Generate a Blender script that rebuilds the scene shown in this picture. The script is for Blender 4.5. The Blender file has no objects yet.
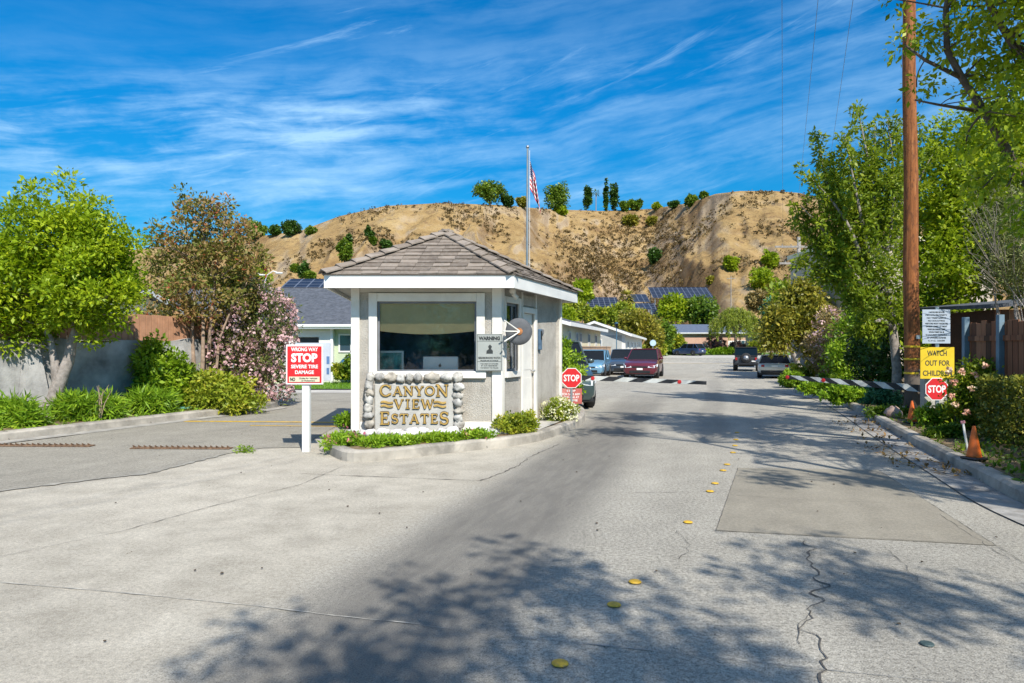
import bpy, math, random
import numpy as np
from mathutils import Matrix, Vector, noise as mnoise
PI = math.pi
R = math.radians
scene = bpy.context.scene
COL = scene.collection
FPX, CX, HY, EYE = 683.0, 512.0, 348.0, 1.55

# ---------------------------------------------------------------- terrain profile (the street dips gently, then climbs to the cross street)
_py = [-400, 18, 38, 52, 65, 80, 97, 120, 160, 200, 5000]
_pz = [0, 0, -.12, -.2, -.1, .2, .47, 1.0, 2.2, 2.4, 2.4]
def gz(y):
    return float(np.interp(y, _py, _pz))

def G(px, py, up=0.0):
    """world (x, y) of a ground point seen at that pixel of the reference"""
    y = max(2.5, (EYE - up) * FPX / max(py - HY, 3))
    for _ in range(30):
        y2 = (EYE - up - gz(y)) * FPX / max(py - HY, 3)
        y = .5 * y + .5 * y2
    return ((px - CX) * y / FPX, y)

def P(px, py, y):
    return Vector(((px - CX) * y / FPX, y, EYE + (HY - py) * y / FPX))

# ---------------------------------------------------------------- object bookkeeping
def tag(o, label=None, cat=None, group=None, kind=None):
    if label: o['label'] = label
    if cat: o['category'] = cat
    if group: o['group'] = group
    if kind: o['kind'] = kind
    return o

def thing(name, label, cat, loc=(0, 0, 0), rz=0.0, group=None):
    o = bpy.data.objects.new(name, None)
    o.empty_display_size = .2
    COL.objects.link(o)
    o.location = loc
    o.rotation_euler = (0, 0, rz)
    return tag(o, label, cat, group)

def link(name, me, mats, parent=None, smooth=False):
    if smooth:
        me.polygons.foreach_set('use_smooth', [True] * len(me.polygons))
    if not isinstance(mats, (list, tuple)): mats = [mats]
    for m in mats: me.materials.append(m)
    o = bpy.data.objects.new(name, me)
    COL.objects.link(o)
    if parent is not None: o.parent = parent
    return o

def copy_tree(o, parent=None):
    c = o.copy(); COL.objects.link(c)
    if parent is not None: c.parent = parent
    for ch in [q for q in bpy.data.objects if q.parent == o]:
        copy_tree(ch, c)
    return c

class MB:
    def __init__(s, M=None):
        s.v = []; s.f = []; s.mi = []; s.M = M; s.cur = 0
    def add(s, vs, fs):
        b = len(s.v)
        for p in vs:
            p = Vector(p)
            s.v.append(tuple(s.M @ p) if s.M is not None else tuple(p))
        for f in fs:
            s.f.append([b + i for i in f]); s.mi.append(s.cur)
        return s
    def box(s, x0, x1, y0, y1, z0, z1, bev=0.0):
        if bev > 0:
            b = min(bev, (x1-x0)*.45, (y1-y0)*.45, (z1-z0)*.45)
            bm_v = []
            # chamfered box: 24 verts
            X = (x0, x1); Y = (y0, y1); Z = (z0, z1)
            idx = {}
            for i in (0, 1):
                for j in (0, 1):
                    for k in (0, 1):
                        sx = 1 if i == 0 else -1; sy = 1 if j == 0 else -1; sz = 1 if k == 0 else -1
                        c = (X[i], Y[j], Z[k])
                        for a in range(3):
                            p = [c[0]+sx*b, c[1]+sy*b, c[2]+sz*b]; p[a] = c[a]
                            idx[(i, j, k, a)] = len(bm_v); bm_v.append(p)
            F = []
            for a in range(3):
                o1, o2 = [q for q in range(3) if q != a]
                for e in (0, 1):
                    loop = []
                    for (u, w) in ((0, 0), (1, 0), (1, 1), (0, 1)):
                        t = [0, 0, 0]; t[a] = e; t[o1] = u; t[o2] = w
                        loop.append(idx[(t[0], t[1], t[2], a)])
                    F.append(loop)
            for a in range(3):
                o1, o2 = [q for q in range(3) if q != a]
                for u in (0, 1):
                    for w in (0, 1):
                        t0 = [0, 0, 0]; t1 = [0, 0, 0]
                        t0[o1] = t1[o1] = u; t0[o2] = t1[o2] = w; t1[a] = 1
                        F.append([idx[(*t0, o1)], idx[(*t1, o1)], idx[(*t1, o2)], idx[(*t0, o2)]])
            for i in (0, 1):
                for j in (0, 1):
                    for k in (0, 1):
                        F.append([idx[(i, j, k, 0)], idx[(i, j, k, 1)], idx[(i, j, k, 2)]])
            return s.add(bm_v, F)
        vs = [(x0,y0,z0),(x1,y0,z0),(x1,y1,z0),(x0,y1,z0),(x0,y0,z1),(x1,y0,z1),(x1,y1,z1),(x0,y1,z1)]
        return s.add(vs, [(0,3,2,1),(4,5,6,7),(0,1,5,4),(1,2,6,5),(2,3,7,6),(3,0,4,7)])
    def hexa(s, b, t):
        """b, t: four bottom and four top points, same order"""
        return s.add(list(b)+list(t), [(3,2,1,0),(4,5,6,7),(0,1,5,4),(1,2,6,5),(2,3,7,6),(3,0,4,7)])
    def cyl(s, p0, p1, r0, r1=None, n=16, cap=True):
        return s.tube([p0, p1], [r0, r1 if r1 is not None else r0], n, cap)
    def tube(s, pts, rad, n=8, cap=True):
        pts = [Vector(p) for p in pts]
        if not isinstance(rad, (list, tuple)): rad = [rad]*len(pts)
        vs = []; fs = []
        t = (pts[1]-pts[0]).normalized()
        a = t.orthogonal().normalized()
        for i, p in enumerate(pts):
            if i == 0: t = pts[1]-pts[0]
            elif i == len(pts)-1: t = pts[-1]-pts[-2]
            else: t = pts[i+1]-pts[i-1]
            if t.length < 1e-9: t = Vector((0,0,1))
            t.normalize()
            a = (a - t*a.dot(t))
            if a.length < 1e-6: a = t.orthogonal()
            a.normalize(); b = t.cross(a)
            for k in range(n):
                q = 2*PI*k/n
                vs.append(p + (a*math.cos(q)+b*math.sin(q))*rad[i])
        for i in range(len(pts)-1):
            for k in range(n):
                fs.append((i*n+k, i*n+(k+1)%n, (i+1)*n+(k+1)%n, (i+1)*n+k))
        if cap:
            fs.append(tuple(range(n-1, -1, -1))); fs.append(tuple(range((len(pts)-1)*n, len(pts)*n)))
        return s.add(vs, fs)
    def lathe(s, prof, n=20, c=(0,0,0), axis='z'):
        vs = []; fs = []
        for (r, h) in prof:
            for k in range(n):
                q = 2*PI*k/n
                if axis == 'z': vs.append((c[0]+r*math.cos(q), c[1]+r*math.sin(q), c[2]+h))
                elif axis == 'y': vs.append((c[0]+r*math.cos(q), c[1]+h, c[2]+r*math.sin(q)))
                else: vs.append((c[0]+h, c[1]+r*math.cos(q), c[2]+r*math.sin(q)))
        m = len(prof)
        for i in range(m-1):
            for k in range(n):
                fs.append((i*n+k, i*n+(k+1)%n, (i+1)*n+(k+1)%n, (i+1)*n+k))
        fs.append(tuple(range(n-1,-1,-1))); fs.append(tuple(range((m-1)*n, m*n)))
        return s.add(vs, fs)
    def prism(s, poly, y0, y1):
        """poly in x,z ; extruded along y"""
        n = len(poly)
        vs = [(x, y0, z) for x, z in poly]+[(x, y1, z) for x, z in poly]
        fs = [tuple(range(n)), tuple(range(2*n-1, n-1, -1))]+[(i, i+n, (i+1)%n+n, (i+1)%n) for i in range(n)]
        return s.add(vs, fs)
    def slab(s, poly, z0, z1):
        n = len(poly)
        vs = [(x, y, z0) for x, y in poly]+[(x, y, z1) for x, y in poly]
        fs = [tuple(range(n-1,-1,-1)), tuple(range(n, 2*n))]+[(i, (i+1)%n, (i+1)%n+n, i+n) for i in range(n)]
        return s.add(vs, fs)
    def sheet(s, poly, z):
        return s.add([(x, y, z+gz(y)) for x, y in poly], [tuple(range(len(poly)))])
    def blob(s, c, rx, ry, rz, seed=0, amp=.25, nu=10, nv=7):
        rnd = Vector((seed*3.17, seed*1.7, seed*.9))
        vs = []; fs = []
        for j in range(nv+1):
            th = PI*j/nv
            for i in range(nu):
                ph = 2*PI*i/nu
                d = Vector((math.sin(th)*math.cos(ph), math.sin(th)*math.sin(ph), math.cos(th)))
                k = 1+amp*mnoise.noise(d*1.6+rnd)
                vs.append((c[0]+d.x*rx*k, c[1]+d.y*ry*k, c[2]+d.z*rz*k))
        for j in range(nv):
            for i in range(nu):
                fs.append((j*nu+i, (j+1)*nu+i, (j+1)*nu+(i+1)%nu, j*nu+(i+1)%nu))
        return s.add(vs, fs)
    def mesh(s, name):
        me = bpy.data.meshes.new(name)
        me.from_pydata(s.v, [], s.f)
        if any(s.mi): me.polygons.foreach_set('material_index', s.mi)
        me.validate(); me.update()
        return me
    def build(s, name, mats, parent=None, smooth=False, fixn=True):
        me = s.mesh(name)
        if fixn:
            import bmesh
            bm = bmesh.new(); bm.from_mesh(me)
            bmesh.ops.recalc_face_normals(bm, faces=bm.faces)
            bm.to_mesh(me); bm.free()
        return link(name, me, mats, parent, smooth)

# ---------------------------------------------------------------- materials
class NT:
    """small wrapper so that shader maths reads like maths"""
    def __init__(s, tree):
        s.t = tree; s.n = tree.nodes; s.l = tree.links
    def node(s, typ, **kw):
        n = s.n.new(typ)
        for k, v in kw.items(): setattr(n, k, v)
        return n
    def put(s, sock, v):
        if hasattr(v, 'is_output'): s.l.new(v, sock)
        elif v is not None: sock.default_value = v
    def m(s, op, a, b=None, c=None, clamp=False):
        n = s.node('ShaderNodeMath', operation=op, use_clamp=clamp)
        s.put(n.inputs[0], a)
        if b is not None: s.put(n.inputs[1], b)
        if c is not None: s.put(n.inputs[2], c)
        return n.outputs[0]
    def mix(s, f, a, b, blend='MIX'):
        n = s.node('ShaderNodeMix', data_type='RGBA', blend_type=blend)
        s.put(n.inputs['Factor'], f)
        for k, v in (('A', a), ('B', b)):
            sk = [q for q in n.inputs if q.name == k and q.type == 'RGBA'][0]
            if isinstance(v, tuple) and len(v) == 3: v = (*v, 1)
            s.put(sk, v)
        return [q for q in n.outputs if q.type == 'RGBA'][0]
    def noise(s, vec, scale, detail=4, rough=.55, dist=0.0, out='Fac'):
        n = s.node('ShaderNodeTexNoise')
        if vec is not None: s.l.new(vec, n.inputs['Vector'])
        n.inputs['Scale'].default_value = scale; n.inputs['Detail'].default_value = detail
        n.inputs['Roughness'].default_value = rough; n.inputs['Distortion'].default_value = dist
        return n.outputs[0 if out == 'Fac' else 1]
    def ramp(s, f, stops, interp='LINEAR'):
        n = s.node('ShaderNodeValToRGB'); cr = n.color_ramp; cr.interpolation = interp
        while len(cr.elements) < len(stops): cr.elements.new(.5)
        for e, (p, c) in zip(cr.elements, stops):
            e.position = p; e.color = (*c, 1) if len(c) == 3 else c
        s.put(n.inputs[0], f)
        return n.outputs[0]
    def step(s, v, lo, hi):
        n = s.node('ShaderNodeMapRange', interpolation_type='SMOOTHSTEP')
        s.put(n.inputs[0], v); n.inputs[1].default_value = lo; n.inputs[2].default_value = hi
        n.inputs[3].default_value = 0; n.inputs[4].default_value = 1
        return n.outputs[0]
    def pos(s):
        return s.node('ShaderNodeNewGeometry').outputs['Position']
    def obj(s):
        return s.node('ShaderNodeTexCoord').outputs['Object']
    def xyz(s, v):
        n = s.node('ShaderNodeSeparateXYZ'); s.l.new(v, n.inputs[0]); return n.outputs
    def vec(s, x, y, z=0.0):
        n = s.node('ShaderNodeCombineXYZ')
        for i, q in enumerate((x, y, z)): s.put(n.inputs[i], q)
        return n.outputs[0]
    def bump(s, h, strength=.3, dist=.01):
        n = s.node('ShaderNodeBump'); s.l.new(h, n.inputs['Height'])
        n.inputs['Strength'].default_value = strength; n.inputs['Distance'].default_value = dist
        return n.outputs[0]

def newmat(name):
    m = bpy.data.materials.new(name); m.use_nodes = True
    m.node_tree.nodes.clear()
    return m, NT(m.node_tree)

def finish(k, color, rough=.8, metal=0.0, normal=None, spec=.5, alpha=None, transmission=None):
    b = k.node('ShaderNodeBsdfPrincipled')
    o = k.node('ShaderNodeOutputMaterial')
    if isinstance(color, tuple) and len(color) == 3: color = (*color, 1)
    k.put(b.inputs['Base Color'], color); k.put(b.inputs['Roughness'], rough)
    k.put(b.inputs['Metallic'], metal); b.inputs['Specular IOR Level'].default_value = spec
    if normal is not None: k.l.new(normal, b.inputs['Normal'])
    k.l.new(b.outputs[0], o.inputs[0])
    return b

def pm(name, col, var=.12, scale=6.0, rough=.7, bump=0.0, bscale=60.0, metal=0.0, dirt=None, dirt_amt=.0, spec=.5, world=False):
    """plain procedural material: base colour with mottling, optional dirt patches and bump"""
    m, k = newmat(name)
    v = k.pos() if world else k.obj()
    n = k.noise(v, scale, 5, .6)
    dark = tuple(c*(1-var*1.6) for c in col); light = tuple(min(1, c*(1+var)) for c in col)
    c = k.ramp(n, [(.3, dark), (.7, light)])
    if dirt is not None:
        d = k.noise(v, scale*.45, 6, .65, .6)
        c = k.mix(k.m('MULTIPLY', k.step(d, .48, .68), dirt_amt), c, dirt)
    nm = None
    if bump > 0:
        nm = k.bump(k.noise(v, bscale, 4, .6), bump, .01)
    r = k.m('ADD', k.m('MULTIPLY', n, .2), rough-.1)
    finish(k, c, r, metal, nm, spec)
    return m

def leafmat(name, a, b, c=None, trans=.35, rough=.45, odd=None, odd_amt=.06):
    m, k = newmat(name)
    a, b, c, odd = [None if q is None else (min(.9, q[0]*1.22), min(.9, q[1]*1.16), q[2]) for q in (a, b, c, odd)]
    at = k.node('ShaderNodeAttribute', attribute_name='rnd').outputs['Fac']
    stops = [(0.0, a), (.55, b), (1.0, c or b)]
    if odd is not None:
        stops = [(0.0, a), (.5, b), (1-odd_amt-.02, c or b), (1-odd_amt, odd)]
    col = k.ramp(at, stops)
    d = k.node('ShaderNodeBsdfPrincipled'); k.l.new(col, d.inputs['Base Color'])
    d.inputs['Roughness'].default_value = rough; d.inputs['Specular IOR Level'].default_value = .35
    t = k.node('ShaderNodeBsdfTranslucent')
    k.l.new(k.mix(.5, col, (1, 1, .35), 'MULTIPLY'), t.inputs[0])
    x = k.node('ShaderNodeMixShader'); x.inputs[0].default_value = trans
    k.l.new(d.outputs[0], x.inputs[1]); k.l.new(t.outputs[0], x.inputs[2])
    o = k.node('ShaderNodeOutputMaterial'); k.l.new(x.outputs[0], o.inputs[0])
    return m

def glassmat(name, tint=(.6, .75, .8), refl=.12, rough=.02):
    """window glass: mostly clear, Fresnel mirror on top"""
    m, k = newmat(name)
    tr = k.node('ShaderNodeBsdfTransparent'); tr.inputs[0].default_value = (*tint, 1)
    gl = k.node('ShaderNodeBsdfGlossy'); gl.inputs[0].default_value = (.9, .95, 1, 1); gl.inputs['Roughness'].default_value = rough
    lw = k.node('ShaderNodeFresnel'); lw.inputs[0].default_value = 1.5
    f = k.m('ADD', k.m('MULTIPLY', lw.outputs[0], .9), refl, clamp=True)
    x = k.node('ShaderNodeMixShader'); k.l.new(f, x.inputs[0])
    k.l.new(tr.outputs[0], x.inputs[1]); k.l.new(gl.outputs[0], x.inputs[2])
    o = k.node('ShaderNodeOutputMaterial'); k.l.new(x.outputs[0], o.inputs[0])
    return m

# ---------------------------------------------------------------- foliage
def quads_mesh(name, co, nf, rnd=None):
    """co: (nf*4, 3) float array -> mesh of nf separate quads"""
    me = bpy.data.meshes.new(name)
    me.vertices.add(nf*4); me.vertices.foreach_set('co', co.astype(np.float32).ravel())
    me.loops.add(nf*4); me.loops.foreach_set('vertex_index', np.arange(nf*4, dtype=np.int32))
    me.polygons.add(nf); me.polygons.foreach_set('loop_start', np.arange(0, nf*4, 4, dtype=np.int32))
    me.polygons.foreach_set('loop_total', np.full(nf, 4, dtype=np.int32))
    if rnd is not None:
        a = me.attributes.new('rnd', 'FLOAT', 'FACE'); a.data.foreach_set('value', rnd.astype(np.float32))
    me.update(calc_edges=True); me.validate()
    return me

def leaves(name, mat, parent, cen, spread, per, size, seed=1, aspect=.45, up=.35, flat=1.0, tone=None, hang=0.0):
    """leaf blades scattered round each clump centre"""
    rg = np.random.default_rng(seed)
    cen = np.asarray(cen, float); n = len(cen)
    idx = np.repeat(np.arange(n), per)
    sp = np.asarray(spread, float)
    if sp.ndim == 0: sp = np.full(n, float(sp))
    d = rg.normal(size=(len(idx), 3)); d /= np.linalg.norm(d, axis=1)[:, None]+1e-9
    rr = rg.random(len(idx))**.45
    off = d*rr[:, None]*sp[idx][:, None]; off[:, 2] *= flat
    p = cen[idx]+off
    # leaf axis: outward from clump with randomness, normal biased up
    ax = d+rg.normal(size=d.shape)*.7; ax[:, 2] -= hang
    ax /= np.linalg.norm(ax, axis=1)[:, None]+1e-9
    nn = rg.normal(size=d.shape); nn[:, 2] += up*3
    sd = np.cross(ax, nn); sd /= np.linalg.norm(sd, axis=1)[:, None]+1e-9
    nn = np.cross(sd, ax)
    s = size*(.45+1.1*rg.random(len(idx))**1.3)[:, None]
    w = s*aspect*.5
    mid = p+ax*s*.5
    co = np.stack([p, mid+sd*w+nn*w*.25, p+ax*s, mid-sd*w+nn*w*.25], 1).reshape(-1, 3)
    ct = rg.random(n) if tone is None else np.asarray(tone)
    rnd = np.clip(ct[idx]*.55+rg.random(len(idx))*.45, 0, 1)
    return link(name, quads_mesh(name, co, len(idx), rnd), mat, parent)

def clumps(blobs, n, seed=1, shell=.55, gap=.0):
    """clump centres in the outer part of ellipsoids (cx,cy,cz,rx,ry,rz)"""
    rg = np.random.default_rng(seed)
    vol = np.array([b[3]*b[4]*b[5] for b in blobs])**.8; vol /= vol.sum()
    out = []
    gs = Vector((seed*1.3, seed*.7, 0))
    while len(out) < n:
        b = blobs[rg.choice(len(blobs), p=vol)]
        d = rg.normal(size=3); d /= np.linalg.norm(d)
        r = shell+(1-shell)*rg.random()
        if rg.random() < .25: r *= rg.random()**.5
        p = (b[0]+d[0]*r*b[3], b[1]+d[1]*r*b[4], b[2]+d[2]*r*b[5])
        if gap > 0 and mnoise.noise(Vector(p)*1.3/max(b[3], .3)*1.2+gs) > .35-gap: continue
        out.append(p)
    return np.array(out)

def limb(mb, a, b, r0, r1, rnd, bend=.12, n=6, seg=5):
    a = Vector(a); b = Vector(b); L = (b-a).length
    off = Vector((rnd.uniform(-1, 1), rnd.uniform(-1, 1), rnd.uniform(0, 1)))*L*bend
    pts = []; rad = []
    for i in range(seg+1):
        t = i/seg
        pts.append(a.lerp(b, t)+off*math.sin(PI*t)); rad.append(r0+(r1-r0)*t)
    mb.tube(pts, rad, n)

def tree(name, label, cat, base, stems, blobs, ncl, per, leaf, spread, lm, bm_, group=None, seed=1, gap=0.1, limbs=14, shell=.5, aspect=.5,
         up=.35, flat=1.0, hang=0.0, flower=None, zbias=True):
    """base world; stems: list of [(x,y,z,r)...] local; blobs local"""
    rnd = random.Random(seed)
    T = thing(name, label, cat, base, 0, group)
    cl = clumps(blobs, ncl, seed, shell, gap)
    mb = MB()
    tips = []
    for st in stems:
        pts = [Vector(q[:3]) for q in st]; rad = [q[3] for q in st]
        # smooth the stem a little
        P2 = []; R2 = []
        for i in range(len(pts)-1):
            for q in range(3):
                t = q/3
                P2.append(pts[i].lerp(pts[i+1], t)+Vector((rnd.uniform(-1, 1), rnd.uniform(-1, 1), 0))*rad[i]*.12); R2.append(rad[i]+(rad[i+1]-rad[i])*t)
        P2.append(pts[-1]); R2.append(rad[-1])
        mb.tube(P2, R2, 10)
        for q in range(len(P2)//2, len(P2)): tips.append((P2[q], R2[q]))
    for i in range(min(limbs, len(cl))):
        c = Vector(cl[i])
        best = min(tips, key=lambda t: (t[0]-c).length+(0 if t[0].z < c.z else 2))
        limb(mb, best[0], c, min(best[1]*.5, .09), .012, rnd)
    mb.build('trunk', bm_, T, True, fixn=False)
    leaves('crown', lm, T, cl, spread*1.08, int(per*1.6), leaf*1.08, seed+7, aspect, up, flat, hang=hang)
    if flower:
        fm, nfl, fs = flower
        c2 = cl[np.argsort(-(cl[:, 2]-cl[:, 1]*.5))][:max(4, int(len(cl)*.6))]
        rg = np.random.default_rng(seed)
        c2 = c2[rg.choice(len(c2), nfl)]+rg.normal(size=(nfl, 3))*np.mean(spread)*.8
        leaves('blossom', fm, T, c2, .05+fs*.6, 7, fs, seed+9, .9, .2)
    return T

def bush(name, label, base, blobs, ncl, per, leaf, spread, lm, stem_m, cat='shrub', group=None, seed=1, shell=.45, gap=0.0, aspect=.45,
         up=.3, hang=0.0, flower=None, flat=1.0, stems=True):
    rnd = random.Random(seed)
    T = thing(name, label, cat, base, 0, group)
    cl = clumps(blobs, ncl, seed, shell, gap)
    cl[:, 2] = np.maximum(cl[:, 2], .03)
    leaves('foliage', lm, T, cl, spread, int(per*1.35), leaf*1.05, seed+3, aspect, up, flat, hang=hang)
    if stems:
        mb = MB()
        for i in range(min(9, len(cl))):
            c = Vector(cl[i]); limb(mb, (c.x*.25, c.y*.25, 0), c, .02, .006, rnd, .1, 5, 3)
        mb.build('stem', stem_m, T, True, fixn=False)
    if flower:
        fm, nfl, fs = flower
        rg = np.random.default_rng(seed)
        # blossoms sit on the outside of the plant
        w = [b for b in blobs]
        cc = clumps(w, nfl*3, seed+40, .97, 0)
        cc = cc[(cc[:, 2] > .05)][:nfl]
        leaves('blossom', fm, T, cc, fs*.7, 6, fs, seed+9, .9, .2)
    return T

# ---------------------------------------------------------------- numpy noise for the terrain
def vnoise(x, y, seed=0):
    xi = np.floor(x).astype(np.int64); yi = np.floor(y).astype(np.int64)
    xf = x-xi; yf = y-yi
    def h(a, b):
        n = (a*374761393+b*668265263+seed*1442695041) & 0xffffffff
        n = ((n ^ (n >> 13))*1274126177) & 0xffffffff
        return ((n ^ (n >> 16)) & 0xffff)/65535.0
    u = xf*xf*(3-2*xf); v = yf*yf*(3-2*yf)
    return (h(xi, yi)*(1-u)+h(xi+1, yi)*u)*(1-v)+(h(xi, yi+1)*(1-u)+h(xi+1, yi+1)*u)*v
def fbm(x, y, o=4, seed=0):
    s = 0; a = .5; t = 0
    for i in range(o):
        s = s+a*vnoise(x*2**i, y*2**i, seed+i); t += a; a *= .5
    return s/t

def text_mesh(txt, w, h, depth=.003, bold=0.0):
    """one line of lettering as a mesh in the x-z plane facing -y, centred, scaled to w x h"""
    cu = bpy.data.curves.new('lettering', 'FONT'); cu.body = txt; cu.size = 1
    cu.resolution_u = 3; cu.offset = bold; cu.extrude = .02
    o = bpy.data.objects.new('lettering', cu)
    me = bpy.data.meshes.new_from_object(o)
    co = np.zeros(len(me.vertices)*3, np.float32); me.vertices.foreach_get('co', co); co = co.reshape(-1, 3)
    mn = co.min(0); mx = co.max(0)
    s = (co-(mn+mx)/2)/(mx-mn+1e-9)
    V = [(p[0]*w, -(p[2]+.5)*depth, p[1]*h) for p in s]
    F = [tuple(p.vertices) for p in me.polygons]
    bpy.data.objects.remove(o); bpy.data.curves.remove(cu); bpy.data.meshes.remove(me)
    return V, F

def lettering(parent, lines, mat, y=0.0, name='lettering'):
    """lines: (text, cx, cz, w, h, bold)"""
    mb = MB()
    for (t, cx, cz, w, h, bold) in lines:
        V, F = text_mesh(t, w, h, bold=bold)
        mb.add([(a+cx, b+y, c+cz) for a, b, c in V], F)
    return mb.build(name, mat, parent, fixn=False)
# ================================================================ camera, sun, sky
cam = bpy.data.cameras.new('camera'); cam_o = bpy.data.objects.new('camera', cam); COL.objects.link(cam_o)
cam_o.location = (0, 0, EYE); cam_o.rotation_euler = (PI/2, 0, 0)
cam.sensor_width = 36; cam.lens = 36*FPX/1024; cam.shift_y = (HY-341.5)/1024
cam.clip_end = 6000; cam.clip_start = .05
scene.camera = cam_o
TO_SUN = Vector((.35, -.94, .98)).normalized()
sl = bpy.data.lights.new('sun', 'SUN'); sl.energy = 4.6; sl.angle = R(.55); sl.color = (1.0, .94, .84)
so = bpy.data.objects.new('sun', sl); COL.objects.link(so); so.location = (10, -30, 40)
so.rotation_euler = TO_SUN.to_track_quat('Z', 'Y').to_euler()

world = bpy.data.worlds.new('World'); scene.world = world; world.use_nodes = True
world.node_tree.nodes.clear(); k = NT(world.node_tree)
sky = k.node('ShaderNodeTexSky', sky_type='NISHITA'); sky.sun_disc = False
sky.sun_elevation = math.asin(TO_SUN.z)
sky.sun_rotation = math.atan2(TO_SUN.x, TO_SUN.y)
sky.altitude = 400; sky.air_density = 1.0; sky.dust_density = .2; sky.ozone_density = 3.0
gen = k.node('ShaderNodeTexCoord').outputs['Generated']
x, y, z = k.xyz(gen)
az = k.m('ARCTAN2', x, y); el = k.m('ARCSINE', z)
AZS, ELS = 683.0, 683.0
# cirrus: streaks that climb slowly to the right
warp = k.noise(k.vec(k.m('MULTIPLY', az, 2.2), k.m('MULTIPLY', el, 4.0)), 1.3, 3, .5)
s = k.m('SUBTRACT', k.m('ADD', el, k.m('MULTIPLY', k.m('SUBTRACT', warp, .5), .07)), k.m('MULTIPLY', az, .14))
def band(c, w, a):
    d = k.m('DIVIDE', k.m('SUBTRACT', s, c), w)
    return k.m('MULTIPLY', k.m('POWER', 2.718, k.m('MULTIPLY', k.m('MULTIPLY', d, d), -1.0)), a)
left = k.m('SUBTRACT', 1.0, k.step(az, -.45, .25))
b1 = k.m('MULTIPLY', band(.335, .060, 1.0), k.m('ADD', k.m('MULTIPLY', left, .85), .42))
b1b = k.m('MULTIPLY', band(.245, .034, .7), k.m('ADD', k.m('MULTIPLY', left, .6), .4))
b2 = k.m('MULTIPLY', band(.170, .028, .55), k.m('ADD', k.m('MULTIPLY', left, .5), .35))
b3 = band(.205, .016, .5)
b4 = k.m('MULTIPLY', band(.50, .05, .35), k.step(az, -.6, .3))
b_fill = k.m('MULTIPLY', k.step(el, .52, .80), .95)      # unseen cloud added above the view to brighten and whiten the fill light
bands = k.m('ADD', k.m('ADD', k.m('ADD', k.m('ADD', k.m('ADD', b1, b1b), b2), b3), b4), b_fill)
fine = k.noise(k.vec(k.m('MULTIPLY', az, 5.0), k.m('MULTIPLY', s, 38.0)), 1.0, 8, .62, .15)
broad = k.noise(k.vec(k.m('MULTIPLY', az, 2.1), k.m('MULTIPLY', s, 11.0), 3.3), 1.0, 5, .55, .15)
puff = k.noise(k.vec(k.m('MULTIPLY', az, 14.0), k.m('MULTIPLY', el, 30.0), 1.0), 1.0, 6, .65, .3)
tex = k.m('ADD', k.m('ADD', k.m('MULTIPLY', fine, .9), k.m('MULTIPLY', broad, .9)), k.m('MULTIPLY', puff, .35))
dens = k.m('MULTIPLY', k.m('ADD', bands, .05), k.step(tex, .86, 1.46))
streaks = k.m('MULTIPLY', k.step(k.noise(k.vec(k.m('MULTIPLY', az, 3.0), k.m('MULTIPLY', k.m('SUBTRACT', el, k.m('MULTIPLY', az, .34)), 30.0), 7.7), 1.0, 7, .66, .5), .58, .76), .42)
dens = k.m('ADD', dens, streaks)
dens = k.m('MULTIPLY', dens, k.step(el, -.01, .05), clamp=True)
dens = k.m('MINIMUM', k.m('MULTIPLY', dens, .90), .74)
hs = k.node('ShaderNodeHueSaturation'); hs.inputs['Saturation'].default_value = 1.3; hs.inputs['Value'].default_value = 1.0
k.l.new(sky.outputs[0], hs.inputs['Color'])
tint = k.mix(k.step(el, .0, .42), (.14, .53, .62), (.04, .86, 1.02))
skyc = k.mix(1.0, hs.outputs[0], tint, 'MULTIPLY')
cloudc = k.mix(k.step(el, .45, .75), (3.7, 5.7, 7.6), (6.6, 6.5, 6.5))  # added overhead cloud is whiter, to take the blue out of the fill
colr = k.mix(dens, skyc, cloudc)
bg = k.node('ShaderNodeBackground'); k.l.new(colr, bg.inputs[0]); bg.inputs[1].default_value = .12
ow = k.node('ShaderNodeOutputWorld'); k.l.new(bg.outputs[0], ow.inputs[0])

vs_ = scene.view_settings
scene.display_settings.display_device = 'sRGB'
vs_.view_transform = 'Standard'; vs_.look = 'None'; vs_.gamma = 1; vs_.use_curve_mapping = False
vs_.exposure = .45
scene.render.engine = 'CYCLES'
cy = scene.cycles
cy.max_bounces = 7; cy.diffuse_bounces = 3; cy.glossy_bounces = 3; cy.transparent_max_bounces = 10; cy.transmission_bounces = 4
cy.sample_clamp_indirect = 6; cy.use_denoising = True
try: cy.denoiser = 'OPENIMAGEDENOISE'
except Exception: pass
cy.caustics_reflective = False; cy.caustics_refractive = False

# ================================================================ ground, road, hills
def grid_sheet(name, xs, ys, zoff, mat, kind='structure'):
    vs = [(a, b, gz(b)+zoff) for b in ys for a in xs]
    n = len(xs)
    fs = [(j*n+i, j*n+i+1, (j+1)*n+i+1, (j+1)*n+i) for j in range(len(ys)-1) for i in range(n-1)]
    me = bpy.data.meshes.new(name); me.from_pydata(vs, [], fs); me.update()
    o = link(name, me, mat); o['kind'] = kind
    return o

m_dry = pm('dry_soil', (.30, .23, .13), .2, .3, .95, .4, 8, dirt=(.12, .15, .05), dirt_amt=.6, world=True)
ys_ = sorted(set([-300, -100, -40, -12, 0, 5, 10, 18] + list(range(20, 204, 3)) + [210, 300, 500, 1000, 2500]))
grid_sheet('ground', [-2500, -600, -200, -60, 0, 60, 200, 600, 2500], ys_, -.012, m_dry)

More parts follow.
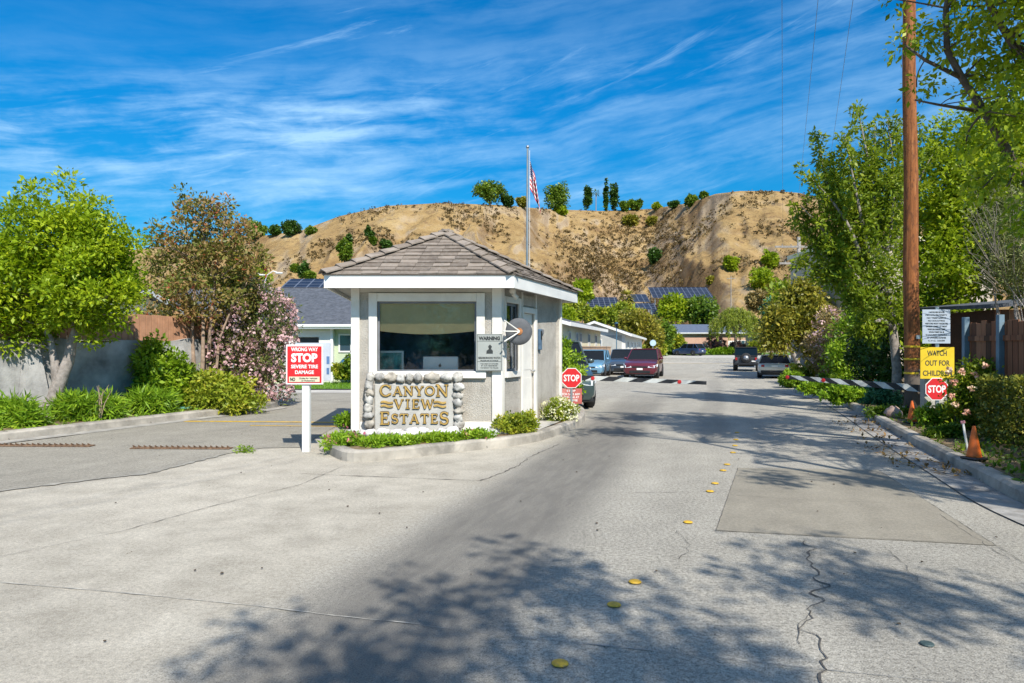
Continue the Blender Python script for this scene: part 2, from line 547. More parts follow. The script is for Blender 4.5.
def roadmat(name, base, dark, coarse=.5, wheel=True, crackamt=.0, bed=None):
    m, k = newmat(name)
    p = k.pos(); X, Y, Z = k.xyz(p)
    big = k.noise(p, .35, 5, .6)
    mid = k.noise(p, 2.2, 6, .65)
    fine = k.noise(p, 34, 5, .8)
    grit = k.noise(p, 120, 3, .7)
    c = k.ramp(k.m('ADD', k.m('MULTIPLY', big, .5), k.m('MULTIPLY', mid, .5)), [(.36, tuple(q*.84 for q in base)), (.62, tuple(min(1, q*1.1) for q in base))])
    g = k.m('ADD', k.m('MULTIPLY', k.m('SUBTRACT', fine, .5), coarse), k.m('MULTIPLY', k.m('SUBTRACT', grit, .5), coarse))
    # longer faint streaks in the driving direction
    along = k.m('SUBTRACT', X, k.m('MULTIPLY', Y, .33))
    st = k.noise(k.vec(k.m('MULTIPLY', along, 2.2), k.m('MULTIPLY', Y, .22)), 1.0, 4, .6)
    f = k.m('ADD', k.m('ADD', g, 1.0), k.m('MULTIPLY', k.m('SUBTRACT', st, .5), .35))
    hsn = k.node('ShaderNodeHueSaturation'); k.l.new(c, hsn.inputs['Color']); k.l.new(f, hsn.inputs['Value']); c = hsn.outputs[0]
    if wheel:
        # the paler concrete of the entrance apron, worn into the lane surface without a clean edge
        dd = k.m('ADD', k.m('SUBTRACT', X, k.m('MULTIPLY', Y, .29)), 2.55)
        dd = k.m('ADD', dd, k.m('MULTIPLY', k.m('SUBTRACT', mid, .5), 1.0))
        am = k.m('MULTIPLY', k.m('SUBTRACT', 1.0, k.step(dd, -.45, .35)), k.m('SUBTRACT', 1.0, k.step(Y, 11.5, 13.5)))
        pale = k.ramp(k.m('ADD', k.m('MULTIPLY', big, .4), k.m('MULTIPLY', mid, .6)), [(.36, (.36, .328, .268)), (.60, (.53, .488, .405))])
        hp_ = k.node('ShaderNodeHueSaturation'); k.l.new(pale, hp_.inputs['Color']); k.l.new(k.m('ADD', 1.0, k.m('MULTIPLY', g, .5)), hp_.inputs['Value'])
        blot = k.noise(p, 1.1, 6, .72, .5)
        pc = k.mix(k.m('MULTIPLY', k.step(blot, .53, .66), .28), hp_.outputs[0], (.23, .21, .175))
        spot = k.noise(p, 6.5, 3, .6)
        pc = k.mix(k.m('MULTIPLY', k.step(spot, .69, .74), .4), pc, (.17, .155, .13))
        c = k.mix(am, c, pc)
        # rubber and oil darkened strip where cars stop at the gate, worn out at its ends
        def strip(x0, slope, w, y0, y1, amt):
            wob = k.m('MULTIPLY', k.m('SUBTRACT', k.noise(k.vec(0.0, k.m('MULTIPLY', Y, .35), x0), 1.0, 3, .5), .5), .5)
            d = k.m('ABSOLUTE', k.m('SUBTRACT', k.m('SUBTRACT', k.m('SUBTRACT', X, k.m('MULTIPLY', Y, slope)), x0), wob))
            a = k.m('SUBTRACT', 1.0, k.step(d, w*.35, w))
            e = k.m('MULTIPLY', k.step(Y, y0, y0+2), k.m('SUBTRACT', 1.0, k.step(Y, y1-14, y1)))
            return k.m('MULTIPLY', k.m('MULTIPLY', a, e), k.m('MULTIPLY', k.m('ADD', k.m('MULTIPLY', mid, .8), .5), amt))
        q = strip(-1.70, .275, .95, -3, 27, .74)
        q = k.m('ADD', q, strip(-.1, .30, .45, 10, 42, .35))
        q = k.m('ADD', q, strip(1.0, .30, .55, -2, 30, .16))
        q = k.m('ADD', q, strip(2.7, .33, .5, 2, 40, .14), clamp=True)
        stn = k.noise(k.vec(k.m('MULTIPLY', along, 9.0), k.m('MULTIPLY', Y, 1.6), 4.0), 1.0, 6, .7)
        q = k.m('MULTIPLY', q, k.m('ADD', .45, k.m('ADD', k.m('MULTIPLY', k.step(fine, .3, .62), .5), k.m('MULTIPLY', k.step(stn, .36, .60), .22))), clamp=True)
        c = k.mix(q, c, dark)
    nm = k.bump(k.m('ADD', k.m('MULTIPLY', fine, .6), grit), min(.9, .3*coarse+.1), .008)
    finish(k, c, .88, 0, nm, .3)
    return m

m_road = roadmat('road_surface', (.365, .343, .293), (.11, .104, .096), 3.0)
m_conc = roadmat('concrete_slab', (.46, .44, .385), (.2, .2, .19), .32, False)
m_patch = roadmat('concrete_repair', (.275, .25, .20), (.2, .2, .19), 1.1, False)
m_asph = roadmat('old_asphalt', (.31, .288, .24), (.1, .1, .1), 2.0, False)
m_walk = roadmat('sidewalk_concrete', (.47, .45, .41), (.2, .2, .19), .3, False)
m_crack = pm('crack_dirt', (.10, .092, .082), .3, 20, .95)
m_curb = pm('curb_concrete', (.41, .375, .32), .25, 3.0, .9, .6, 45, dirt=(.17, .16, .14), dirt_amt=.75, world=True)
m_yel = pm('yellow_paint', (.72, .44, .04), .2, 12, .7, .2, 60, dirt=(.3, .27, .2), dirt_amt=.7, world=True)
m_soil = pm('bed_soil', (.20, .14, .08), .35, 5, .95, .8, 30, dirt=(.1, .14, .04), dirt_amt=.5, world=True)

xs_road = [-45, -30, -18, -8, 0, 8, 16, 24, 34, 50, 70]
grid_sheet('road', xs_road, [-14, -6, 0, 6, 12, 18] + list(range(21, 100, 3)) + [101.5], 0.0, m_road)

def sheet(name, poly, zo, mat):
    mb = MB()
    mb.add([(a, b, gz(b)+zo) for a, b in poly], [tuple(range(len(poly)))])
    o = mb.build(name, mat, fixn=False); o['kind'] = 'structure'
    if o.data.polygons[0].normal.z < 0: o.data.flip_normals()
    return o
# concrete entrance apron (pale) from the spike strips to the camera, its right edge a saw cut beside the lane
apron = [G(-60, 500), G(0, 492), G(80, 482), G(150, 474), G(225, 455), G(262, 449), G(318, 452), G(345, 466), G(384, 464), G(460, 455), G(529, 448)]
apron = [(-14, 7.0)] + apron + [(.35, 10.6), (.05, 8.5), (-.55, 6.2), (-1.25, 4.2), (-2.4, 1.0), (-3.2, -4), (-14, -4)]
sheet('asphalt_lane', [G(-80, 505), G(0, 491.5), G(80, 481.5), G(150, 473.5), G(225, 454.5), G(262, 448.5), (-3.3, 10.6), (-3.5, 14), (-3.2, 18.5), (-6, 20.5), (-6.6, 17.5), (-7.3, 13.6), (-7.95, 11.26), (-9.2, 8), (-11, 4)], .008, m_asph)
sheet('side_street', [(-45, 18.2), (-7.2, 18.2), (-5.9, 20.4), (-3.2, 18.5), (-3.0, 17), (-2.6, 25.2), (-45, 25.2)], .012, m_asph)
sheet('road_patch', [G(738, 468), G(878, 470), G(996, 546), G(716, 531)], .004, m_patch)

def crack(pts, w=.012, zo=.009, seed=1, name='road_crack', mat=None, jag=.03):
    rnd = random.Random(seed); L = []
    for i in range(len(pts)-1):
        a = Vector((*pts[i], 0)); b = Vector((*pts[i+1], 0)); n = max(2, int((b-a).length/.045))
        for q in range(n):
            t = a.lerp(b, q/n); kk_ = len(L)*.33; L.append((t.x+jag*1.3*mnoise.noise(Vector((kk_, seed, 3)))+rnd.uniform(-jag, jag)*.16, t.y+rnd.uniform(-jag, jag)*.12))
    L.append(pts[-1])
    mb = MB(); vs = []; fs = []
    for i, (a, b) in enumerate(L):
        a2, b2 = L[min(i+1, len(L)-1)]; a1, b1 = L[max(i-1, 0)]
        dx, dy = a2-a1, b2-b1; l = math.hypot(dx, dy) or 1
        ww = w*(.25+.75*abs(mnoise.noise(Vector((i*.21, seed, 0))))*1.6)
        vs += [(a-dy/l*ww, b+dx/l*ww, gz(b)+zo), (a+dy/l*ww, b-dx/l*ww, gz(b)+zo)]
    fs = [(2*i, 2*i+1, 2*i+3, 2*i+2) for i in range(len(L)-1)]
    mb.add(vs, fs); o = mb.build(name, mat or m_crack, fixn=False)
    o['kind'] = 'structure'; return o
m_seam = pm('seam_dust', (.36, .34, .29), .3, 7, .95, .5, 50, dirt=(.25, .24, .21), dirt_amt=.8, world=True)
crack([G(-60, 500), G(0, 491.5), G(80, 481.5), G(150, 473.5), G(225, 454.5)], .07, .0095, 31, 'lane_seam', m_seam, .05)
crack([G(806, 541), G(812, 566), G(822, 585), G(811, 612), G(805, 622), G(812, 640), G(826, 655), G(820, 683), (1.35, 2.4)], (.011), .006, 3, jag=.07)
crack([G(811, 612), G(796, 630), G(800, 645)], .004, .006, 33)
crack([G(822, 585), G(838, 600)], .004, .006, 34)
crack([G(884, 546), G(905, 566), G(918, 583)], .004, .006, 4)
crack([G(0, 583), G(60, 588), G(130, 594), G(260, 607), G(340, 617), G(420, 625)], .008, .0065, 5, 'slab_joint', pm('joint_filler', (.50, .47, .40), .4, 9, .9, dirt=(.25, .23, .2), dirt_amt=.8), .01)
crack([G(420, 626), G(520, 638), G(650, 651), G(800, 668), G(1020, 690)], .005, .006, 6, 'slab_joint', pm('joint_faint', (.27, .26, .24), .2, 9, .9), .006)
crack([G(0, 557), G(120, 532), G(210, 507), G(300, 485), (-2.2, 9.0)], .007, .0065, 7, 'slab_joint', pm('joint_grey', (.22, .20, .17), .3, 9, .9), .01)
crack([G(300, 474), G(400, 478), G(480, 481), G(500, 474), G(518, 466), G(530, 457), G(560, 444)], .011, .0065, 8, 'road_crack', m_crack, .03)
crack([G(150, 475), G(180, 472), G(205, 472)], .007, .013, 9)
crack([G(15, 478), G(40, 474), G(58, 471)], .007, .013, 10)
crack([G(596, 493), G(640, 493), G(716, 492)], .006, .006, 11, jag=.02)
crack([G(716, 531), G(860, 538), G(996, 546), G(1030, 548)], .004, .007, 12, jag=.01)
crack([G(738, 468), G(716, 531)], .004, .007, 13, jag=.008)
crack([G(725, 495), G(800, 500), G(925, 505)], .003, .007, 18, jag=.008)
crack([G(878, 470), G(996, 546), G(1035, 570)], .004, .007, 14, jag=.008)
crack([G(676, 531), G(690, 545), G(680, 560), G(670, 556)], .004, .006, 15)
crack([G(940, 515), G(985, 545), G(1010, 560)], .005, .006, 16)

# small dark and pale specks dropped on the slabs
rnd = random.Random(5); mb = MB()
for i in range(110):
    a, b = rnd.uniform(-7, 6), rnd.uniform(3.2, 14)
    r = rnd.uniform(.004, .013)
    mb.blob((a, b, .012+gz(b)), r, r*rnd.uniform(.6, 1.6), r*.4, i, .5, 6, 4)
tag(mb.build('road_litter', pm('litter_brown', (.09, .065, .04), .4, 30, .9)), kind='stuff')

# kerbs ------------------------------------------------------------
def offset(path, d):
    out = []
    for i, (a, b) in enumerate(path):
        a1, b1 = path[max(i-1, 0)]; a2, b2 = path[min(i+1, len(path)-1)]
        dx, dy = a2-a1, b2-b1; l = math.hypot(dx, dy) or 1
        out.append((a+dy/l*d, b-dx/l*d))
    return out
def smooth_path(path, n=3):
    for _ in range(n):
        q = [path[0]]
        for i in range(len(path)-1):
            a, b = path[i], path[i+1]
            q += [(a[0]*.75+b[0]*.25, a[1]*.75+b[1]*.25), (a[0]*.25+b[0]*.75, a[1]*.25+b[1]*.75)]
        q.append(path[-1]); path = q
    return path
def curb(name, path, side, h=.15, w=.16, seed=1, mat=None, closed_top=True):
    """path = street face; side=+1: bed lies to the right of travel"""
    prof = [(0, -.05), (.012, h-.03), (.045, h), (w, h-.004), (w, -.05)]
    mb = MB(); rows = []
    base = len(path)
    offs = [[(p[0], p[1]) for p in offset(path, side*o)] for o, _ in prof]
    vs = []; n = len(prof)
    for i in range(base):
        for j, (o, z) in enumerate(prof):
            a, b = offs[j][i]
            jit = mnoise.noise(Vector((a*2.3, b*2.3, j+seed)))*.008
            vs.append((a+jit, b+jit, gz(b)+z+(jit if j in (1, 2) else 0)))
    fs = [(i*n+j, i*n+j+1, (i+1)*n+j+1, (i+1)*n+j) for i in range(base-1) for j in range(n-1)]
    fs += [tuple(range(n)), tuple(range((base-1)*n+n-1, (base-1)*n-1, -1))]
    mb.add(vs, fs); o = mb.build(name, mat or m_curb); o['kind'] = 'structure'
    return o
def bed(name, poly, z, mat):
    mb = MB(); mb.add([(a, b, gz(b)+z) for a, b in poly], [tuple(range(len(poly)))])
    o = mb.build(name, mat, fixn=False); o['kind'] = 'structure'
    if o.data.polygons[0].normal.z < 0: o.data.flip_normals()
    return o

Lp = smooth_path([(-12.6, 1), (-10.2, 7), G(0, 442), G(125, 427), G(190, 419), G(250, 412), (-6.05, 17.9), (-6.6, 18.9), (-8.6, 19.3), (-14, 19.4), (-40, 19.4)], 2)
curb('left_curb', Lp, -1, .15, .3, 1)
gut = offset(Lp, .34)
sheet('left_gutter', [p for p in Lp if p[1] < 18] + [p for p in gut if p[1] < 18][::-1], .0135, pm('gutter_concrete', (.38, .36, .32), .25, 4, .9, .4, 40, world=True))
bed('planting_bed_left', offset(Lp, -.29)[2:] + [(-40, 5), (-20, 1)], .125, m_soil)
Rp = smooth_path([(4.2, -8), (4.45, 0), (4.75, 5), (4.95, 6.53), G(977, 480), G(912, 445), G(862, 415), G(832, 400), (9.72, 22.3), (9.85, 24), (10.3, 24.9), (11.2, 25.1)], 2)
curb('right_curb', Rp, 1, .15, .17, 2)
gutr = offset(Rp, -.42)
sheet('right_gutter', Rp+gutr[::-1], .0135, pm('gutter_concrete_r', (.33, .32, .30), .25, 4, .9, .4, 40, dirt=(.12, .1, .08), dirt_amt=.7, world=True))
bed('planting_bed_right', offset(Rp, .16) + [(30, 25), (30, -8)], .125, m_soil)
R2 = smooth_path([(11.6, 27.6), (11.2, 28.2), (11.9, 30), (14.2, 35), (17, 42), (22, 55), (28, 70), (32, 80)], 2)
curb('far_curb', R2, 1, .15, .17, 3)
bed('planting_bed_far', offset(R2, .16) + [(60, 80), (60, 27)], .125, m_soil)
# guard booth island
Ip = smooth_path([(-2.85, 17.6), (-3.0, 14), G(321, 448), G(330, 456), G(348, 463), G(384, 460.6), G(460, 452), G(529, 444.6), G(560, 435), G(582, 425.5), G(586, 418), (1.75, 16.6), (1.5, 17.6), (.9, 18.3), (-2.3, 18.3), (-2.85, 17.6)], 2)
curb('island_curb', Ip, -1, .15, .17, 4)
bed('island_bed', offset(Ip, -.16), .125, m_soil)
bed('island_slab', [(-.2, 11.25), (.3, 11.3), (1.35, 14.4), (1.3, 16.8), (.6, 17.9), (-2.5, 17.9), (-2.7, 14.6), (-2.6, 11.7)], .140, m_walk)
# expansion seams across the kerbs
mb = MB()
for path, sd in ((Lp, -1), (Rp, 1), (Ip, -1)):
    acc = 0
    for i in range(1, len(path)):
        a, b = Vector(path[i-1]), Vector(path[i]); acc += (b-a).length
        if acc > 2.4 and b.y > 2:
            acc = 0; d = (b-a).normalized(); nrm = Vector((d.y, -d.x))*sd
            t = d*.006
            z0 = gz(b.y)
            q = [b-nrm*.004-t, b-nrm*.004+t, b+nrm*.05+t, b+nrm*.05-t, b+nrm*.165+t, b+nrm*.165-t]
            mb.add([(q[0].x, q[0].y, z0+.02), (q[1].x, q[1].y, z0+.02), (q[2].x, q[2].y, z0+.154), (q[3].x, q[3].y, z0+.154), (q[4].x, q[4].y, z0+.1535), (q[5].x, q[5].y, z0+.1535)], [(0, 1, 2, 3), (3, 2, 4, 5)])
o = mb.build('curb_seams', m_crack, fixn=False); o['kind'] = 'structure'

# painted lines
def paint(name, pts, w, mat, zo):
    a = [(p[0], p[1]-w/2) for p in pts]; b = [(p[0], p[1]+w/2) for p in pts]
    return sheet(name, a+b[::-1], zo, mat)
paint('yellow_line', [G(185, 421.8), G(240, 422), G(300, 422.5), G(350, 423.2)], .17, m_yel, .013)
paint('yellow_line', [G(250, 426), G(350, 427)], .09, m_yel, .013)
paint('cross_street_line', [(8.5, 70), (22, 70), (27, 70)], .35, m_yel, .006)
sheet('cross_street', [(-40, 71), (60, 71), (60, 100), (-40, 100)], .004, m_walk)
# drive and lawn of the house on the left
sheet('driveway', [(-14, 25.4), (-8.9, 25.4), (-8.9, 31), (-14, 31)], .012, m_walk)
sheet('sidewalk', [(-45, 24.0), (-1.2, 24.0), (-.6, 25.8), (-45, 25.8)], .016, m_walk)
m_grass = leafmat('grass_blades', (.07, .16, .015), (.13, .27, .02), (.2, .34, .03), .25)
m_lawn = pm('lawn_green', (.12, .24, .03), .25, 6, .9, .6, 30, world=True)
bed('lawn_left', [(-8.9, 25.9), (-8.9, 30.9), (-1, 30.9), (-.6, 25.9)], .05, m_lawn)
bed('lawn_far', [(17, 98), (60, 98), (60, 108), (17, 108)], .1, m_lawn)
rg = np.random.default_rng(3)
def turf(name, x0, x1, y0, y1, n, h, seed, mat, zo, label_kind='stuff'):
    rg = np.random.default_rng(seed)
    c = np.stack([rg.uniform(x0, x1, n), rg.uniform(y0, y1, n), np.zeros(n)], 1)
    c[:, 2] = [gz(q)+zo for q in c[:, 1]]
    o = leaves(name, mat, None, c, .05, 3, h, seed, .18, 0, .3, hang=-1.2)
    tag(o, kind=label_kind); return o
turf('grass', -8.9, -1, 25.9, 30.9, 4200, .09, 3, m_grass, .05)

# hills ------------------------------------------------------------
sil = [(-900, 262), (-500, 262), (-200, 255), (0, 252), (130, 250), (200, 243), (245, 238), (300, 231), (340, 216), (385, 206), (440, 203), (500, 205), (545, 209), (600, 211), (650, 209), (690, 203), (715, 194), (740, 191), (775, 191), (800, 193), (830, 202), (870, 214), (930, 226), (1024, 240), (1300, 262), (1900, 266)]
rid = [(-900, 420), (0, 420), (300, 330), (440, 310), (520, 330), (560, 400), (600, 430), (650, 430), (690, 360), (730, 300), (800, 290), (900, 320), (1900, 420)]
sta = [(-900, 190), (0, 190), (300, 165), (440, 160), (540, 175), (590, 205), (620, 245), (650, 225), (680, 185), (720, 160), (800, 160), (1900, 190)]
us = np.concatenate([np.linspace(-900, 200, 50), np.linspace(205, 900, 360), np.linspace(912, 1900, 50)])
ts = np.linspace(0, 1.0, 110); tb = np.linspace(1.04, 2.2, 14)
TT = np.concatenate([ts, tb])
SY = np.interp(us, *zip(*sil)); RR = np.interp(us, *zip(*rid)); S0 = np.interp(us, *zip(*sta))
ker = np.ones(7)/7
RR = np.convolve(np.pad(RR, 3, 'edge'), ker, 'valid'); S0 = np.convolve(np.pad(S0, 3, 'edge'), ker, 'valid')
U = (us-CX)/FPX
Hr = (HY-SY)/FPX*RR+EYE
Y2 = S0[:, None]+(RR-S0)[:, None]*TT[None, :]
X2 = U[:, None]*Y2
tt = np.clip(TT, 0, 1)[None, :]
prof_ = np.where(tt < .22, tt*.30/.22*.55, .165+(1-.165)*((tt-.22)/.78)**.92)
Z2 = 2.2+(Hr[:, None]-2.2)*prof_
amp = (tt*(1-tt))**.7*4**.7
w1 = fbm(X2/60+5, Y2/60, 3, 3)
rdg = 1-np.abs(2*fbm(X2/34+w1*1.5, Y2/150+w1, 3, 11)-1)
rd2 = 1-np.abs(2*fbm(X2/11+w1*3, Y2/36, 3, 21)-1)
steep = np.clip((Hr[:, None]-2)/70, .2, 1)
Z2 = Z2-amp*steep*(np.clip(1-rdg, 0, 1)*19+(1-rd2)*6)+(fbm(X2/7, Y2/7, 3, 5)-.5)*2.6*np.clip(tt*4, 0, 1)
behind = np.clip(TT-1, 0, 2)[None, :]
Z2 = Z2*(1-.25*behind)
ang = (Z2-EYE)/Y2
want = (HY-SY)/FPX
sc_ = want/ang.max(1)
Z2 = EYE+(Z2-EYE)*np.where(Z2 > 6, sc_[:, None], 1+(sc_[:, None]-1)*np.clip(Z2/6, 0, 1))
Z2[:, 0] = 1.2
HX, HYY, HZ = X2, Y2, Z2
nu, nt = Z2.shape
co = np.stack([X2, Y2, Z2], 2).reshape(-1, 3)
me = bpy.data.meshes.new('hills'); 
fs = [(i*nt+j, (i+1)*nt+j, (i+1)*nt+j+1, i*nt+j+1) for i in range(nu-1) for j in range(nt-1)]
me.from_pydata(co.tolist(), [], fs); me.update()
m, k = newmat('hill_straw')
p = k.pos(); X, Y, Z = k.xyz(p)
nz = k.node('ShaderNodeNewGeometry').outputs['Normal']
slope = k.xyz(nz)[2]
n1 = k.noise(p, .035, 6, .6, .4); n2 = k.noise(p, .22, 6, .68, .3); n3 = k.noise(p, .9, 6, .8)
c = k.ramp(k.m('ADD', k.m('MULTIPLY', n1, .5), k.m('MULTIPLY', n2, .5)), [(.36, (.23, .145, .065)), (.47, (.37, .245, .105)), (.60, (.46, .325, .15))])
c = k.mix(k.m('MULTIPLY', k.step(n2, .52, .62), .65), c, (.17, .10, .055))
c = k.mix(k.m('MULTIPLY', k.step(n3, .55, .63), .6), c, (.12, .085, .04))
c = k.mix(k.m('MULTIPLY', k.m('SUBTRACT', 1.0, k.step(slope, .68, .86)), k.m('MULTIPLY', k.step(n1, .42, .6), .55)), c, (.56, .47, .36))
c = k.mix(k.m('MULTIPLY', k.m('SUBTRACT', 1.0, k.step(slope, .60, .80)), .45), c, (.20, .12, .07))
finish(k, c, .95, 0, k.bump(k.m('ADD', n3, k.m('MULTIPLY', n2, 2.0)), .8, .8), .1)
hill = link('hills', me, m, smooth=True); hill['kind'] = 'structure'

from mathutils.bvhtree import BVHTree
_bvh = BVHTree.FromPolygons([tuple(q) for q in co.tolist()], fs)
def hillpoint(px, py):
    d = Vector(((px-CX)/FPX, 1, (HY-py)/FPX)).normalized()
    h = _bvh.ray_cast(Vector((0, 0, EYE)), d)
    return h[0]
def hill_z(x, y):
    h = _bvh.ray_cast(Vector((x, y, 400)), Vector((0, 0, -1)))
    return h[0].z if h[0] is not None else gz(y)

# low dry scrub dotted over the slopes: nobody could count it
m_scrub = leafmat('scrub_leaf', (.06, .045, .02), (.12, .085, .035), (.16, .12, .05), .1)
rnd = random.Random(12); cc = []
tries = 0
while len(cc) < 2600 and tries < 14000:
    tries += 1
    q = hillpoint(rnd.uniform(180, 900), rnd.uniform(190, 312))
    if q is None or q.y < 150: continue
    if mnoise.noise(q*.03)+rnd.uniform(-.25, .25) < .08: continue
    cc.append((q.x, q.y, q.z+.25))
for i in range(900):
    q = hillpoint(rnd.gauss(600, 26), rnd.gauss(268, 17))
    if q is not None and q.y > 170: cc.append((q.x, q.y, q.z+.2))
for i in range(500):
    q = hillpoint(rnd.gauss(640, 30), rnd.gauss(232, 10))
    if q is not None and q.y > 170: cc.append((q.x, q.y, q.z+.2))
cc = np.array(cc)
tag(leaves('hillside_scrub', m_scrub, None, cc, np.random.default_rng(2).uniform(.45, 1.0, len(cc))**2.2*1.9, 24, .6, 2, .8, .2, .55), kind='stuff')
# ================================================================ guard booth
m_stucco, k = newmat('stucco')
p = k.obj(); X, Y, Z = k.xyz(p)
n1 = k.noise(p, 2.2, 5, .65); n2 = k.noise(p, 38, 5, .75)
c = k.ramp(k.m('ADD', k.m('MULTIPLY', n1, .6), k.m('MULTIPLY', n2, .4)), [(.36, (.38, .345, .30)), (.5, (.52, .485, .43)), (.64, (.62, .585, .525))])
run = k.noise(k.vec(k.m('MULTIPLY', X, 9), k.m('MULTIPLY', Y, 9), k.m('MULTIPLY', Z, .7)), 1, 4, .6)
c = k.mix(k.m('MULTIPLY', k.step(run, .56, .72), .35), c, (.33, .29, .24))
c = k.mix(k.m('MULTIPLY', k.m('SUBTRACT', 1.0, k.step(k.m('ADD', Z, k.m('MULTIPLY', n1, .5)), .3, .75)), .45), c, (.36, .30, .23))
finish(k, c, .95, 0, k.bump(n2, 1.0, .03), .15)
m_trim = pm('white_trim_paint', (.80, .775, .72), .07, 3, .6, .2, 30, dirt=(.58, .52, .42), dirt_amt=.4)
m_fascia = pm('fascia_paint', (.82, .82, .80), .04, 2, .5, .1, 20)
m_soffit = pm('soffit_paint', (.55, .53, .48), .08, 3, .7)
m_blind = pm('roller_blind', (.92, .66, .30), .06, 3, .8)
m_dark = pm('black_plastic', (.02, .02, .022), .2, 8, .4)
m_blue_in = pm('booth_interior_blue', (.20, .42, .70), .5, 2, .8)
m_glass = glassmat('booth_glass', (.93, .96, .98), .0)
m_steel = pm('galvanised_steel', (.42, .43, .44), .12, 8, .4, 0, metal=.8)
m_greymetal = pm('grey_painted_metal', (.20, .21, .23), .12, 6, .5, .1, 50)
m_white = pm('white_paint', (.8, .8, .78), .05, 4, .5, .08, 40)

# concrete roof tiles: each course a slightly different grey brown
mt, k = newmat('roof_tile')
at = k.node('ShaderNodeAttribute', attribute_name='rnd').outputs['Fac']
n = k.noise(k.obj(), 14, 5, .7); n2 = k.noise(k.obj(), 3, 4, .6)
c = k.ramp(at, [(0, (.14, .115, .095)), (.5, (.23, .19, .155)), (1, (.33, .28, .235))])
c = k.mix(k.m('MULTIPLY', k.step(n, .45, .7), .5), c, (.34, .31, .27))
c = k.mix(k.m('MULTIPLY', k.step(n2, .52, .66), .45), c, (.12, .10, .085))
finish(k, c, .9, 0, k.bump(n, .5, .01), .25)
m_tile = mt

BZ = .142
BY = 11.56
A = Vector((-.203, BY)); Bp = Vector((.985, 14.45)); Cc = Vector((-3.02, 14.45)); D = Vector((-2.69, BY))
HW = 2.44                                  # wall height above the island slab
booth = thing('guard_booth', 'small grey stucco guard booth with white trim and hipped tile roof', 'guard booth', ((A.x+D.x)/2, BY, BZ))
BO = Vector((booth.location.x, booth.location.y))
def frame(p, q):
    """local wall frame: x along p->q, y into the building, z up ; in booth coordinates"""
    d = (q-p).normalized()
    nrm = Vector((-d.y, d.x))
    return Matrix(((d.x, nrm.x, 0, p.x-BO.x), (d.y, nrm.y, 0, p.y-BO.y), (0, 0, 1, 0), (0, 0, 0, 1)))
Mf = frame(D, A); Ms = frame(A, Bp); Mb = frame(Bp, Cc); Ml = frame(Cc, D)
Lf = (A-D).length; Ls = (Bp-A).length; Lb = (Cc-Bp).length; Ll = (D-Cc).length
def fz(py): return EYE+(HY-py)*BY/FPX-BZ
def fx(px): return (px-CX)*BY/FPX-D.x
def sxx(px):                                 # distance along the side wall of a picture column
    t = (px-CX)/FPX
    # A.x + s*dx = t*(A.y + s*dy)
    d = (Bp-A).normalized()
    return (t*A.y-A.x)/(d.x-t*d.y)
def szz(px, py):
    s_ = sxx(px); yy = A.y+(Bp-A).normalized().y*s_
    return EYE+(HY-py)*yy/FPX-BZ
# window opening in the front wall
wx0, wx1, wz0, wz1 = fx(377), fx(477), fz(371.5), fz(301)
T_ = .14
mb = MB(Mf)
mb.box(0, wx0, 0, T_, 0, HW); mb.box(wx1, Lf, 0, T_, 0, HW); mb.box(wx0, wx1, 0, T_, 0, wz0); mb.box(wx0, wx1, 0, T_, wz1, HW)
# side wall: window then door
sw0, sw1 = sxx(503.5), sxx(518.5); sz0 = szz(511, 371.5); sz1 = szz(511, 303)
d0, d1 = sxx(522.2), sxx(533.5); dz1 = 2.06
mb.M = Ms
mb.box(T_, sw0, 0, T_, 0, HW); mb.box(sw0, sw1, 0, T_, 0, sz0); mb.box(sw0, sw1, 0, T_, sz1, HW)
mb.box(sw1, d0, 0, T_, 0, HW); mb.box(d0, d1, 0, T_, dz1, HW); mb.box(d1, Ls-.01, 0, T_, 0, HW)
mb.M = Mb; mb.box(0, Lb, 0, T_, 0, HW)
mb.M = Ml; mb.box(T_, Ll-.005, 0, T_, 0, HW)
wall = mb.build('wall', m_stucco, booth)
mb = MB(); mb.slab([(p.x-BO.x, p.y-BO.y) for p in (D+Vector((.15, .15)), A+Vector((-.1, .15)), Bp+Vector((-.2, -.15)), Cc+Vector((.15, -.15)))], .004, .02)
mb.build('floor', m_greymetal, booth)
# interior lining (dark blue back wall)
mb = MB(Mb); mb.box(.2, Lb-.2, .145, .16, .02, HW-.05); mb.M = Ml; mb.box(.16, Ll-.2, .145, .16, .02, HW-.05)
mb.build('interior_lining', m_blue_in, booth)
mb = MB(); mb.slab([(p.x-BO.x, p.y-BO.y) for p in (D+Vector((.14, .14)), A+Vector((-.16, .14)), Bp+Vector((-.25, -.14)), Cc+Vector((.14, -.14)))], HW-.03, HW-.002)
mb.build('ceiling_panel', m_white, booth)
# corner boards
cw = .145
for (M_, x0, x1) in ((Mf, -.03, .115), (Mf, Lf-.135, Lf+.03)):
    mb = MB(M_); mb.box(x0, x1, -.035, -.003, -.01, HW+.0, .006); mb.build('corner_board', m_trim, booth)
mb = MB(Ms); mb.box(.005, .125, -.035, -.003, 0, HW, .006); mb.build('corner_board', m_trim, booth)
mb = MB(Ms); mb.box(Ls-.05, Ls+.03, -.07, -.003, 0, HW, .006); mb.build('downspout', m_trim, booth)
mb = MB(Mf); mb.box(.12, Lf-.14, -.012, .002, -.01, .16, .003); mb.build('base_board', m_trim, booth)
mb = MB(Mf); mb.box(.12, Lf-.14, -.02, .002, HW-.09, HW-.003, .003); mb.build('frieze_board', m_soffit, booth)
